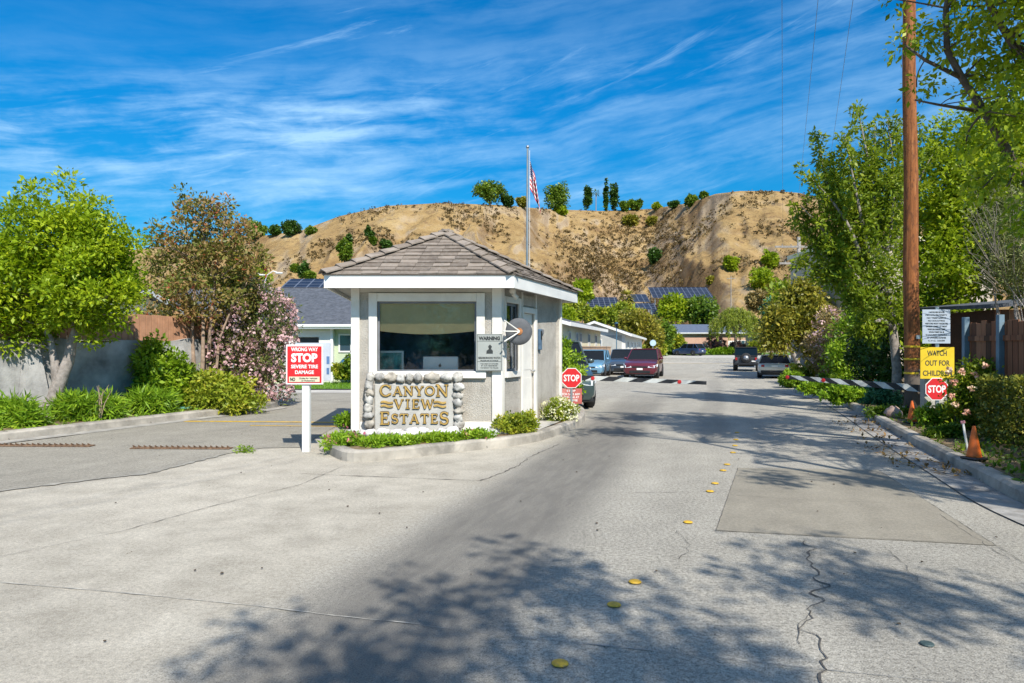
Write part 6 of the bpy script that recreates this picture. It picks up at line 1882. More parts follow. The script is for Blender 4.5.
strap('grassy_clump', 'small low clump under the creeper at the wall end', 178, 404, 34, 14, 16.2, 54, L_ivy)
mb = MB(); mb.blob((0, 0, .1), .16, .13, .13, 3, .5, 10, 7); o = mb.build('rock', m_stone, None, True); q = G(129, 414, .12); o.location = (q[0], q[1], .1); tag(o, 'pale rock between the grassy clumps at the left kerb', 'rock')
mb = MB()
rnd = random.Random(2)
for i in range(5): mb.tube([(0, 0, 0), (rnd.uniform(-.1, .1), 0, .35), (rnd.uniform(-.2, .25), 0, .6+.15*rnd.random())], [.012, .009, .004], 5)
o = mb.build('dry_stalk', m_bark_tan); q = P(100, 412, 13.3); o.location = (q.x, 13.3, .12); tag(o, 'bare pale stalks sticking out of the grassy clump', 'dry stalks')

# --- island planting
def low(label, px, pyb, w, h, yy, sd, mt_, fl=None, name='flower_bed', cat='ground plants', leaf=.05, base_z=.12, group=None, per=60, n=40, asp=.45, ry=None):
    b = (P(px, pyb, yy).x, yy, base_z)
    return bush(name, label, b, [PB(b, px, pyb-h*.4, w/2, h*.6, yy, ry or max(.12, h*yy/FPX*.7))], n, per, leaf, .075, mt_, m_bark_tan, cat, group, sd, .3, 0, asp, .3, 0, fl, .9, False)
low('low green plants with pink flowers at the left tip of the island', 345, 446, 42, 11, 10.25, 61, L_grass, (F_mag, 22, .04), n=80, ry=.5)
low('band of low green plants with magenta flowers below the entrance sign', 388, 450, 66, 7, 10.15, 62, L_grass, (F_mag, 44, .04), n=110, ry=.5)
low('low green and yellow plants right of the entrance sign flowers', 440, 444, 54, 7, 10.5, 63, L_ivy, (F_mag, 16, .035), n=80, ry=.35)
low('small greens with magenta flowers left of the WARNING sign post', 478, 439, 36, 7, 10.8, 64, L_grass, (F_mag, 8, .035), n=44, ry=.3)
low('low green plants behind the island tip beside the booth corner', 350, 426, 36, 13, 11.9, 65, L_grass, (F_mag, 8, .025), n=40)
low('rounded yellow-green bush at the booth corner below the side window', 518, 434, 42, 24, 11.45, 66, L_yg, None, 'shrub', 'shrub', n=80)
low('white flowered bush against the booth side wall', 558, 424, 40, 26, 13.4, 67, L_yg, (F_white, 190, .032), 'flowering_shrub', 'flowering shrub', n=80)
y = 16.7; b = (P(566, 408, y).x, y, .13)
bush('shrub', 'big rounded green bush behind the guard booth and STOP sign', b, [PB(b, 560, 372, 22, 36, y), PB(b, 552, 385, 26, 26, y)], 150, 60, .085, .13, L_ivy, m_bark_tan, 'shrub', None, 68, .7)
low('tiny tuft of green weeds in the joint beside the spike strip', 244, 454, 16, 4, 10.1, 69, L_ivy, None, 'weed', 'weeds', .035, .005, n=8, per=30)

# --- lawn shrubs of the green house
for (px, w, h, sd, lab, mt_) in ((340, 22, 12, 71, 'yellow-green shrub on the lawn beside the garage', L_yg), (352, 20, 16, 72, 'taller green shrub by the recessed wall of the green house', L_mid)):
    low(lab, px, 378, w, h*1.4, 29.8, sd, mt_, None, 'shrub', 'shrub', .12, .06, n=40)

# --- right hand bed near the utility pole
y = 12.9
low('dense low green ground cover between the small cone and the sign post', 947, 425, 66, 20, 12.4, 81, L_grass, None, n=90, leaf=.06)
low('low ground cover around the foot of the utility pole', 890, 418, 50, 12, 14.4, 82, L_mid, None, n=60, leaf=.06)
low('clump of low green leaves on the kerb edge behind the large cone', 945, 440, 44, 14, 10.9, 83, L_mid, None, n=50, leaf=.06)
low('green ground cover strip under the barrier arm', 850, 400, 66, 14, 17.6, 84, L_grass, None, n=90, leaf=.08)
low('green ground cover further along the right kerb', 818, 392, 40, 10, 21.0, 85, L_grass, None, n=60, leaf=.1)
low('grey-green low shrub left of the utility pole foot', 880, 405, 40, 22, 15.8, 86, L_blueg, None, 'shrub', 'shrub', n=60, leaf=.07)
for (px, py, yy, r, sd, lab) in ((893, 414, 14.0, .17, 5, 'rounded pinkish rock at the foot of the utility pole'), (903, 411, 14.6, .14, 6, 'smaller pale rock behind the pinkish one')):
    mb = MB(); mb.blob((0, 0, r*.6), r*1.1, r*.9, r*.85, sd, .35, 12, 8); o = mb.build('rock', pm('pink_rock', (.42, .30, .25), .2, 5, .9, .5, 20), None, True); q = P(px, py, yy); o.location = (q.x, yy, .11); tag(o, lab, 'rock')
# rose bush
y = 11.9; b = (P(956, 430, y).x, y, .13)
bush('rose_bush', 'tall rose bush with pale pink blooms in front of the sign post', b, [PB(b, 967, 392, 20, 30, y), PB(b, 978, 376, 20, 20, y), PB(b, 958, 408, 10, 14, y), PB(b, 968, 415, 22, 14, y)], 110, 42, .06, .16, L_right, m_bark_dark, 'rose bush', None, 91, .3, .05, .55, .3, 0, None)
rg = np.random.default_rng(2)
rp = [(949, 371), (975, 375), (954, 383), (966, 412), (952, 396), (956, 404), (985, 366), (962, 372), (990, 392), (972, 388)]
for i, (px, py) in enumerate(rp):
    pass
rb = [o for o in bpy.data.objects if o.name == 'rose_bush'][0]
cc = np.array([tuple(P(px, py, y-.42+.1*(i % 3))-Vector(b)) for i, (px, py) in enumerate(rp)])
leaves('blossom', F_rose, rb, cc, .035, 26, .045, 12, .95, .2)
# clipped hedge at the right edge
b = (6.75, 8.4, .13)
hedge_bl = []
hb = thing('hedge', 'clipped yellow-green hedge running along the right kerb edge', 'hedge', b, 0)
rg = np.random.default_rng(5); pts = []
pa = Vector((P(966, 440, 10.6).x+.25, 10.7)); pb = Vector((5.75, 4.6)); dv = pb-pa; nv = Vector((-dv.y, dv.x)).normalized()
if nv.x < 0: nv = -nv
for i in range(1500):
    t = rg.random(); w_ = rg.random(); hgt = rg.random()
    face = rg.integers(0, 3)
    wd = .95; H_ = .86+.05*math.sin(t*9)
    if face == 0: w_ = 0.02+rg.random()*.06
    elif face == 1: hgt = 1-.05*rg.random()
    elif rg.random() < .5: t = .01*rg.random(); 
    p = pa+dv*t+nv*(w_*wd)
    pts.append((p.x-b[0], p.y-b[1], .04+hgt*H_))
leaves('foliage', L_hedge, hb, pts, .10, 22, .052, 5, .6, .3)
mb = MB()
mb2 = []
for t in np.linspace(.03, .97, 12):
    p = pa+dv*t+nv*.45; mb.tube([(p.x-b[0], p.y-b[1], 0), (p.x-b[0]+.03, p.y-b[1], .7)], [.03, .015], 6)
mb.build('stem', m_bark_dark, hb)

# --- right hand trees
def spike_tree(label, b, y, spikes_, extra, lm, sd, per=46, leaf=.11):
    """upright shoots, each a leafy wand"""
    T = thing('tree', label, 'tree', b)
    mb = MB(); rnd = random.Random(sd); cen = []; sp = []
    trunk = [LP(b, *t) for t in spikes_['trunk']]
    mb.tube([t[:3] for t in trunk], [t[3] for t in trunk], 12)
    for (a, c_) in spikes_['shoots']:
        p0 = Vector(LP(b, *a, 0)[:3]); p1 = Vector(LP(b, *c_, 0)[:3])
        bend = Vector((rnd.uniform(-.15, .15), rnd.uniform(-.2, .2), 0))
        n = 10; pts = [p0.lerp(p1, i/n)+bend*math.sin(PI*i/n) for i in range(n+1)]
        mb.tube(pts, [.05*(1-i/n)+.008 for i in range(n+1)], 6)
        best = min(trunk, key=lambda t: (Vector(t[:3])-p0).length)
        limb(mb, best[:3], p0, .07, .05, rnd)
        for i in range(2, n+1):
            for q in range(3):
                cen.append(tuple(pts[i]+Vector((rnd.gauss(0, .11), rnd.gauss(0, .13), rnd.gauss(0, .08))))); sp.append(.17*(1.25-i/n*.6))
    mb.build('trunk', m_bark_grey, T, True, fixn=False)
    if len(extra): 
        e = clumps(extra[0], extra[1], sd, .35, .05); cen += [tuple(q) for q in e]; sp += [.25]*len(e)
    leaves('crown', lm, T, np.array(cen), np.array(sp), per, leaf, sd, .42, .3)
    return T
y = 17.0; b = (P(896, 410, y).x, y, .12)
sh_ = []
for (x0, y0, x1, y1, yy) in ((880, 270, 858, 110, 17), (885, 260, 887, 118, 17), (870, 260, 845, 135, 16.6), (862, 250, 818, 137, 17), (860, 255, 808, 175, 16.6), (850, 262, 800, 205, 16.8), (850, 275, 798, 222, 17.2), (845, 290, 803, 262, 16.8),
    (865, 240, 868, 150, 17.4), (880, 240, 875, 125, 17.6), (892, 230, 897, 130, 17.2), (850, 250, 828, 160, 17.5), (862, 285, 830, 240, 16.4), (860, 300, 835, 270, 16.6), (875, 300, 850, 300, 16.4), (880, 320, 862, 330, 16.6),
    (886, 240, 915, 120, 18), (895, 250, 935, 150, 18)):
    sh_.append(((x0, y0, yy), (x1, y1, yy)))
T = spike_tree('loose upright green tree with a grey trunk just left of the utility pole', b, y, {'trunk': [(896, 411, y, .13), (897, 370, y, .11), (893, 330, y, .10), (888, 290, y, .09), (880, 250, y, .06), (878, 200, y, .03)], 'shoots': sh_},
    ([PB(b, 868, 255, 36, 60, y), PB(b, 885, 210, 26, 70, y), PB(b, 850, 235, 40, 34, y), PB(b, 885, 310, 30, 35, y), PB(b, 862, 180, 22, 40, y), PB(b, 838, 195, 22, 40, y)], 330), L_right, 101)
y = 18.5; b = (P(960, 405, y).x, y, .12)
tree('tree', 'dense bright green tree filling the gap right of the utility pole', 'tree', b, [[LP(b, 960, 405, y, .16), LP(b, 955, 330, y, .13), LP(b, 950, 260, y, .08), LP(b, 955, 190, y, .03)]],
    [PB(b, 950, 190, 42, 62, y), PB(b, 975, 240, 52, 60, y), PB(b, 935, 250, 32, 70, y), PB(b, 950, 310, 46, 40, y), PB(b, 1000, 180, 45, 55, y), PB(b, 940, 350, 30, 30, y), PB(b, 965, 140, 40, 34, y), PB(b, 1005, 150, 34, 40, y)], 470, 60, .12, .30, L_bright, m_bark_dark, None, 111, .06, 20, .45, .5, .4)
y = 17.5; b = (P(1050, 405, y).x, y, .12)
tree('tree', 'darker green tree behind the shed at the right edge', 'tree', b, [[LP(b, 1050, 405, y, .16), LP(b, 1045, 330, y, .13), LP(b, 1040, 220, y, .05)]],
    [PB(b, 1030, 190, 50, 80, y), PB(b, 1060, 260, 70, 60, y)], 150, 55, .13, .32, L_right, m_bark_dark, None, 121, .06, 14, .45, .5, .4)
# bare grey-green bush above the shed
y = 13.0; b = (P(1008, 300, 13.4).x+.4, 13.0, .12)
T = bush('shrub', 'twiggy grey-green bush hanging over the dark fence at the right edge', b, [PB(b, 1010, 235, 34, 50, y), PB(b, 1030, 260, 40, 40, y), PB(b, 1000, 275, 24, 22, y)], 210, 60, .055, .18, leafmat('leaf_grey_green', (.07, .10, .03), (.18, .22, .08), (.30, .32, .15), .25), m_bark_grey, 'shrub', None, 131, .5, .1, .3, .2)
rnd = random.Random(13); mb = MB()
c0 = Vector(LP(b, 1015, 300, y, 0)[:3]); mb.tube([(0, 0, 0), tuple(c0*.6), tuple(c0)], [.04, .03, .015], 7)
for i in range(55):
    px, py = rnd.uniform(968, 1030), rnd.uniform(180, 300); q = Vector(LP(b, px, py, y-.5+rnd.uniform(-.3, .6), 0)[:3]); q0 = c0.lerp(q, rnd.uniform(.35, .7)); limb(mb, q0, q+(q-c0)*.12, .007, .002, rnd, .12, 4, 4)
mb.build('twig', pm('twig_grey', (.24, .21, .17), .2, 9, .9), T, fixn=False)

# big tree over the right kerb: branches enter the top right corner, it throws the shade across the lane
def big_tree(label, b, trunk, limbs_, blobs, ncl, per, leaf, spread, lm, sd, gap=.12, hang=.5, up=.3):
    T = thing('tree', label, 'tree', b)
    mb = MB(); rnd = random.Random(sd)
    mb.tube([Vector(t[:3])-Vector(b) for t in trunk], [t[3] for t in trunk], 12)
    ends = [(Vector(t[:3])-Vector(b), t[3]) for t in trunk[1:]]
    for lmb in limbs_:
        pts = [Vector(t[:3])-Vector(b) for t in lmb]; mb.tube(pts, [t[3] for t in lmb], 9); ends += list(zip(pts, [t[3] for t in lmb]))
    bl2 = [(q[0]-b[0], q[1]-b[1], q[2]-b[2], q[3], q[4], q[5]) for q in blobs]
    cl = clumps(bl2, ncl, sd, .3, gap)
    for i in range(0, len(cl), 3):
        c_ = Vector(cl[i]); e = min(ends, key=lambda t: (t[0]-c_).length); limb(mb, e[0], c_, min(e[1]*.4, .04), .008, rnd, .1, 5)
    mb.build('trunk', m_bark_dark, T, True, fixn=False)
    leaves('crown', lm, T, cl, spread, per, leaf, sd+2, .5, up, 1.0, hang=hang)
    return T
def W(px, py, y, r): c = P(px, py, y); return (c.x, c.y, c.z, r)
y = 8.6
big_tree('large overhanging tree whose branches fill the top right corner', (8.6, 8.2, .12), [(8.6, 8.2, 0, .2), (8.3, 8.3, 1.8, .17), (7.4, 8.5, 3.2, .14), (6.9, 8.5, 4.6, .10), (6.6, 8.2, 6.5, .06)],
    [[(7.4, 8.5, 3.0, .12), W(1015, 165, y, .06), W(985, 112, y, .05), W(962, 78, y, .042), W(947, 50, y, .038), W(946, 8, y, .034), W(955, -40, y, .025)],
     [(7.0, 8.5, 4.3, .09), W(1010, 40, 8.2, .042), W(990, 5, 8.2, .036), W(975, -50, 8, .03)], [W(962, 78, y, .03), W(925, 60, y, .02), W(905, 45, y, .012)], [W(985, 112, y, .03), W(940, 105, y-.2, .015), W(915, 100, y-.2, .01)]],
    [W(1000, 70, y, 0)[:3]+(.55, .7, .7), W(1010, 130, y-.3, 0)[:3]+(.42, .6, .6), W(945, 30, y, 0)[:3]+(.35, .5, .42), W(918, 25, y, 0)[:3]+(.20, .4, .3), W(925, 90, y, 0)[:3]+(.22, .4, .22), W(990, 170, y-.3, 0)[:3]+(.42, .5, .42), W(1015, 220, y-.4, 0)[:3]+(.3, .5, .35),
     (6.6, 8.3, 6.6, 1.6, 1.6, 1.3), (6.0, 7.4, 5.6, 1.0, 1.2, .8), (8.2, 8.2, 6.5, 1.6, 1.8, 1.4), (5.3, 8.6, 6.8, 1.3, 1.2, .8), W(1005, 110, y-.6, 0)[:3]+(.42, .4, .8), W(985, 40, y, 0)[:3]+(.45, .6, .5)], 460, 56, .085, .2, L_bright, 141, .08)
# trees beside and behind the camera, seen through the shade they throw on the road
big_tree('street tree on the right verge beside the camera position', (7.4, 2.2, .12), [(7.4, 2.2, 0, .2), (7.1, 2.3, 2.5, .16), (6.4, 2.6, 4.5, .1), (5.6, 3.0, 6.5, .05)],
    [[(7.0, 2.3, 2.6, .1), (6.0, 4.0, 4.6, .07), (5.2, 5.6, 5.8, .04)], [(6.8, 2.4, 3.4, .07), (6.4, 2.1, 5.0, .04), (6.2, 1.9, 6.2, .02)]],
    [(6.4, 3.4, 6.4, 1.7, .8, .6), (6.0, 1.9, 6.4, 1.4, .5, .4), (4.2, 6.2, 6.8, 1.2, .5, .4), (5.9, 6.9, 6.7, 1.5, .7, .5), (7.6, 7.2, 6.9, 1.6, 1.0, .6), (7.3, 5.2, 5.9, 1.4, 1.1, .7), (7.8, 2.6, 6.2, 1.8, 1.8, 1.0)], 280, 46, .11, .26, L_right, 151, .16)
big_tree('street tree behind the camera position on the right verge', (6.8, -6.5, .12), [(6.8, -6.5, 0, .24), (6.2, -6, 2.5, .18), (5.0, -5.2, 4.8, .12), (3.6, -4.6, 6.8, .07)],
    [[(5.8, -5.7, 3.4, .12), (5.4, -3.5, 5.0, .08), (5.0, -1.8, 6.0, .04)], [(4.6, -5.0, 5.2, .07), (3.4, -3.8, 6.4, .035), (2.6, -3.0, 6.8, .015)], [(3.6, -4.6, 6.8, .03), (2.6, -4.8, 7.2, .015)]],
    [(2.5, -1.9, 6.6, .8, 1.2, .6), (1.6, -3.1, 6.6, 1.0, 1.3, .6), (3.1, -3.7, 7.1, 1.4, 1.4, .8), (4.8, -1.9, 6.6, 1.5, 1.0, .5), (6.0, -3.4, 6.4, 1.4, 1.1, .7), (6.2, -5.8, 7.2, 2.2, 1.8, 1.2), (3.4, -6, 8, 2.2, 1.5, 1.0)], 340, 46, .12, .29, L_right, 161, .14)

# trees on the far side of the street behind the camera: they fill the reflection in the booth window
for i, (x_, y_) in enumerate(((-15, -25), (-8.5, -27), (-2.0, -26))):
    tree('tree', ['leafy tree across the street, first to be mirrored at the left of the booth window', 'leafy tree across the street mirrored in the middle of the booth window', 'leafy tree across the street mirrored at the right of the booth window'][i], 'tree', (x_, y_, 0), [[(0, 0, 0, .25), (.1, 0, 2.5, .18), (0, 0, 5, .08)]],
        [(0, 0, 4.2, 3.8, 2.4, 3.0), (0, 0, 2.4, 3.6, 2.2, 2.2)], 130, 40, .3, .7, L_mid, m_bark_dark, 'trees across the street', 500+i, 0, 8, .5, .5, .4)
# --- yard plants beyond the right kerb
y = 36; b = (P(800, 374, y).x, y+1, gz(y)+.12)
tree('tree', 'gold and green yard tree with a pale forked trunk beyond the barrier tip', 'tree', b, [[LP(b, 801, 372, y, .16), LP(b, 796, 360, y, .13), LP(b, 790, 348, y, .10), LP(b, 785, 330, y, .05)], [LP(b, 796, 360, y, .10), LP(b, 801, 348, y, .08), LP(b, 806, 330, y, .04)]],
    [PB(b, 783, 318, 24, 18, y), PB(b, 806, 315, 26, 26, y), PB(b, 775, 338, 18, 12, y), PB(b, 800, 295, 20, 14, y), PB(b, 815, 340, 16, 16, y)], 190, 45, .20, .5, L_gold, m_bark_grey, None, 171, .1, 20, .4, .5, .3)
y = 44; b = (P(805, 372, y).x, y, gz(y)+.1)
tree('tree', 'bright green tree top showing behind the gold yard tree', 'tree', b, [[LP(b, 805, 372, y, .2), LP(b, 803, 300, y, .08)]], [PB(b, 795, 296, 24, 14, y), PB(b, 812, 305, 24, 22, y)], 90, 45, .25, .6, L_bright, m_bark_grey, None, 172, 0, 10, .4, .5, .3)
y = 30; b = (P(834, 385, y).x, y, gz(y)+.12)
bush('oleander', 'tall pale pink flowering shrub between the gold tree and the grey trunk tree', b, [PB(b, 832, 335, 20, 28, y), PB(b, 838, 362, 20, 24, y), PB(b, 820, 350, 12, 20, y), PB(b, 848, 330, 14, 20, y)], 120, 52, .15, .36, L_tan, m_bark_tan, 'flowering shrub', None, 173, .5, 0, .35, .3, 0, (F_pink, 260, .10))
y = 26; b = (P(850, 388, y).x, y, gz(y)+.12)
bush('shrub', 'bright green leafy shrub right of the pale pink flowering shrub', b, [PB(b, 845, 352, 17, 34, y), PB(b, 858, 330, 17, 24, y), PB(b, 848, 378, 20, 14, y)], 110, 50, .13, .3, L_ivy, m_bark_tan, 'shrub', None, 174)
y = 22; b = (P(872, 395, y).x, y, gz(y)+.12)
bush('shrub', 'dark purplish shrub with small pink flowers left of the grey trunk', b, [PB(b, 870, 352, 20, 34, y), PB(b, 880, 375, 20, 20, y)], 120, 50, .10, .26, L_dark, m_bark_dark, 'shrub', None, 175, .5, 0, .45, .3, 0, (F_pink, 60, .06))
y = 24; 
for (px, pyb, w, h, yy, sd, lab, mt_) in ((803, 380, 36, 18, 31, 176, 'yellow-green low shrub at the foot of the gold yard tree', L_yg), (790, 386, 24, 18, 27.5, 177, 'bright green low shrub at the corner of the far kerb', L_ivy), (828, 392, 40, 18, 25.5, 178, 'low rounded green shrub behind the barrier arm stripes', L_mid), (811, 393, 26, 10, 24.6, 179, 'reddish green low shrub near the kerb nose', L_gold), (862, 400, 34, 16, 19.5, 180, 'dark ground shrub below the purplish shrub', L_dark)):
    low(lab, px, pyb, w, h, yy, sd, mt_, None, 'shrub', 'shrub', .11, gz(yy)+.12, n=55)
y = 19.2; b = (P(928, 400, y).x+.6, y+.8, .12)
bush('shrub', 'tall dark shrubbery behind the sign post and utility pole', b, [PB(b, 920, 340, 34, 56, y+.8), PB(b, 955, 350, 40, 50, y+.8), PB(b, 885, 345, 18, 46, y+.8)], 220, 52, .12, .3, L_dark, m_bark_dark, 'shrub', None, 181, .55)

# --- far mid-ground trees
def far_tree(label, px, pyt, pyb, w, y, lm, sd, name='tree', n=90, per=34, round_=True, group='trees in front of the hills', base_py=None, cat='tree', bark=m_bark_dark, leaf=None):
    g_ = max(gz(y), hill_z(P(px, 0, y).x, y)) if y > 118 else gz(y)
    base = (P(px, 0, y).x, y, g_)
    k_ = y/FPX; cz = (pyt+pyb)/2; h = (pyb-pyt)/2
    if round_: bb = [PB(base, px, cz, w/2, h, y), PB(base, px-w*.18, cz+h*.3, w*.34, h*.6, y), PB(base, px+w*.2, cz+h*.1, w*.32, h*.7, y), PB(base, px, pyt+h*.6, w*.3, h*.55, y)]
    else: bb = [PB(base, px, cz, w/2, h, y)]
    zt = EYE+(HY-cz)*k_-g_
    lf = leaf or max(.18, .0022*y*1.9)
    return tree(name, label, cat, base, [[(0, 0, -.2, .02*h*k_*2+.08), (0.05, 0, max(.3, zt*.5), .02*h*k_+.06), (0, 0, max(.5, zt), .04)]], bb, n, per, lf, min(w, h*2)*k_*.14, lm, bark, group, sd, .04, 10, .55, .6, .4)
FT = [
 ('round olive-brown tree right of the fan palm', 636, 307, 345, 52, 85, L_gold, 201), ('yellow-green tree below the fan palm', 622, 303, 325, 30, 90, L_yg, 202),
 ('left one of the pair of round trees below the widest solar array', 671, 294, 324, 27, 118, L_bright, 203), ('darker right one of the pair of round trees below the widest solar array', 699, 297, 324, 34, 118, L_mid, 204),
 ('yellow-green tree directly right of the booth roof eave', 573, 300, 322, 34, 60, L_yg, 206), ('bright green tree top above the booth roof eave', 582, 281, 302, 20, 100, L_bright, 207),
 ('low yellow-green tree between the solar arrays and cream roof', 600, 308, 325, 36, 75, L_yg, 208), ('dark bushy tree behind the round street sign', 662, 322, 352, 26, 95, L_mid, 209),
 ('small orange-green tree beside the white house end', 655, 326, 350, 14, 88, L_gold, 210), ('light green bushy tree left of the pink house', 676, 335, 352, 14, 99, L_yg, 211),
 ('blue-green conifer behind the gold yard tree', 771, 298, 350, 18, 58, L_blueg, 213), ('brown-green bush on the slope behind the willow', 758, 292, 312, 22, 130, L_tan, 214),
 ('green tree left of the distant pole', 785, 284, 308, 16, 100, L_mid, 215), ('tall green conifer right of the distant pole', 838, 236, 325, 26, 55, L_mid, 216), ('leafy tree on the right of the distant pole', 822, 262, 330, 34, 62, L_bright, 217),
 ('green yard tree beside the tall beige building', 868, 268, 330, 34, 27, L_right, 218), ('yellow-green tree behind the street lamps on the left', 254, 262, 300, 30, 60, L_yg, 219), ('olive tree behind the oleander on the left', 238, 250, 310, 26, 50, L_gold, 220),
 ('dark tree tops on the left behind the bronze tree', 190, 262, 320, 70, 70, L_mid, 221), ('green tree far left behind the lime tree', 120, 262, 325, 50, 60, L_mid, 222),
 ('low green tree beyond the cream house ridge', 560, 305, 330, 30, 52, L_bright, 223),
]
for (lab, px, a, b_, w, y, lm, sd) in FT: far_tree(lab, px, a, b_, w, y, lm, sd)
# willow with hanging strands
y = 100; base = (P(735, 0, y).x, y, gz(y)); T = thing('willow_tree', 'drooping yellow-green willow in front of the pink house', 'tree', base)
rnd = random.Random(6); cen = []; mb = MB(); mb.tube([(0, 0, 0), (.1, 0, 2.2), (0, 0, 4.6)], [.3, .22, .1], 8)
for i in range(190):
    a = rnd.uniform(0, 2*PI); r = rnd.uniform(.4, 3.6)
    x0, y0 = math.cos(a)*r, math.sin(a)*r; ztop = 6.9-(r/3.6)**2*2.1+rnd.uniform(-.4, .2); ln = rnd.uniform(1.2, 3.4)*(.6+.4*r/3.6)
    if i % 6 == 0: limb(mb, (0, 0, 3.2), (x0, y0, ztop), .08, .02, rnd, .15)
    n_ = int(ln/.28)
    for q in range(n_): cen.append((x0+rnd.gauss(0, .06)+x0*.03*q*.3, y0+rnd.gauss(0, .06), max(.8, ztop-q*.28)))
mb.build('trunk', m_bark_dark, T, True, fixn=False)
leaves('crown', L_willow, T, np.array(cen), .17, 15, .26, 5, .32, .1, 1.4, hang=2.0)
# purple-brown shrubs and greens in front of the pink house
y = 97
for (px, w, h, sd, lab, mt_, yy) in ((716, 24, 13, 231, 'purplish brown shrub in front of the pink house', leafmat('leaf_purple', (.10, .05, .05), (.24, .13, .13), (.36, .22, .22), .2), 101.5), (737, 20, 9, 232, 'small purplish shrub under the willow', leafmat('leaf_purple_b', (.10, .06, .06), (.22, .13, .12), (.30, .2, .18), .2), 101.5), (755, 16, 12, 233, 'clipped yellow-green shrub right of the willow', L_yg, 99), (722, 50, 5, 234, 'low green planting along the far kerb', L_ivy, 99), (655, 30, 8, 235, 'green hedge beyond the maroon car', L_yg, 92), (668, 26, 6, 236, 'low pale green planting left of the blue car', L_yg, 100)):
    low(lab, px, 354, w, h*1.4, yy, sd, mt_, None, 'shrub', 'shrub', .3, gz(yy)+.05, n=60)
# fan palm
def palm(label, px, pyc, y, r, sd, group=None):
    g_ = max(gz(y), hill_z(P(px, 0, y).x, y)) if y > 118 else gz(y)
    c = P(px, pyc, y); T = thing('palm_tree', label, 'palm tree', (c.x, y, g_-.1), 0, group); zc_ = c.z-g_+.1
    mb = MB(); mb.tube([(0, 0, 0), (.05, 0, zc_*.5), (0, 0, zc_)], [r*.16, r*.12, r*.12], 8); mb.build('trunk', m_bark_tan, T, True, fixn=False)
    rnd = random.Random(sd); mb = MB()
    for i in range(46):
        a = rnd.uniform(0, 2*PI); e = rnd.uniform(-1.0, 1.3); d = Vector((math.cos(a)*math.cos(e), math.sin(a)*math.cos(e), math.sin(e)))
        s = d.cross(Vector((0, 0, 1))).normalized(); c0 = Vector((0, 0, zc_)); u = s.cross(d)
        for q in range(-3, 4):
            dd = (d+s*q*.16+Vector((0, 0, -.12*abs(q)))).normalized(); a0 = c0+d*r*.35; t1 = a0+dd*r*.75-Vector((0, 0, r*.12))
            mb.add([tuple(a0-s*.02*r), tuple(a0+s*.02*r), tuple(a0.lerp(t1, .6)+s*.05*r), tuple(t1), tuple(a0.lerp(t1, .6)-s*.05*r)], [(0, 1, 2, 3, 4)])
        mb.add([tuple(c0-s*.015*r), tuple(c0+s*.015*r), tuple(c0+d*r*.36+s*.01*r), tuple(c0+d*r*.36-s*.01*r)], [(0, 1, 2, 3)])
    me = mb.mesh('crown'); at_ = me.attributes.new('rnd', 'FLOAT', 'FACE'); at_.data.foreach_set('value', [rnd.random() for _ in me.polygons])
    link('crown', me, L_gold, T)
palm('fan palm standing between the solar arrays', 627, 297, 104, 1.5, 1)
palm('first small palm on the slope left of the distant pole', 771, 290, 120, 1.4, 2); palm('second small palm on the slope beside the distant pole', 783, 288, 122, 1.3, 3)

# --- trees and bushes on the hill
def hill_tree(label, px, pyt, pyb, w, lm, sd, n=60, per=36, name='tree', cat='tree', shape='round', group='trees along the hill crest'):
    q = hillpoint(px, pyb)
    yy = None
    if q is None:
        for dy in range(1, 14):
            q = hillpoint(px, pyb+dy)
            if q is not None: break
    if q is None: return
    y = q.y; k_ = y/FPX; base = (q.x, q.y, q.z-.5); rx = w/2*k_; h = (pyb-pyt)*k_
    if shape == 'round': bb = [(0, 0, h*.56+.5, rx, rx, h*.46), (rx*.2, 0, h*.4+.5, rx*.8, rx*.8, h*.34), (-rx*.3, 0, h*.6+.5, rx*.6, rx*.6, h*.3)]; th = h*.5
    elif shape == 'umbrella': bb = [(0, 0, h*.56+.5, rx, rx, h*.38), (-rx*.3, 0, h*.5+.5, rx*.75, rx*.9, h*.32), (rx*.35, 0, h*.62+.5, rx*.6, rx*.6, h*.3)]; th = h*.5
    elif shape == 'column': bb = [(0, 0, h*.5+.5, rx, rx, h*.5), (0, 0, h*.35+.5, rx*1.05, rx*1.05, h*.33)]; th = h*.8
    else: bb = [(0, 0, h*.45+.5, rx, rx, h*.5)]; th = h*.4
    sp = min(rx, h/2)*(.26 if shape != 'column' else .5); n = int(n*1.5)
    tree(name, label, cat, base, [[(0, 0, -.5, max(.15, rx*.07)), (0, 0, th*.5, max(.12, rx*.05)), (rx*.05, 0, th, .08)]], bb, n, per, max(.7, k_*1.7), sp, lm, m_bark_dark, group, sd, .18, 8, .35, .7, .5)
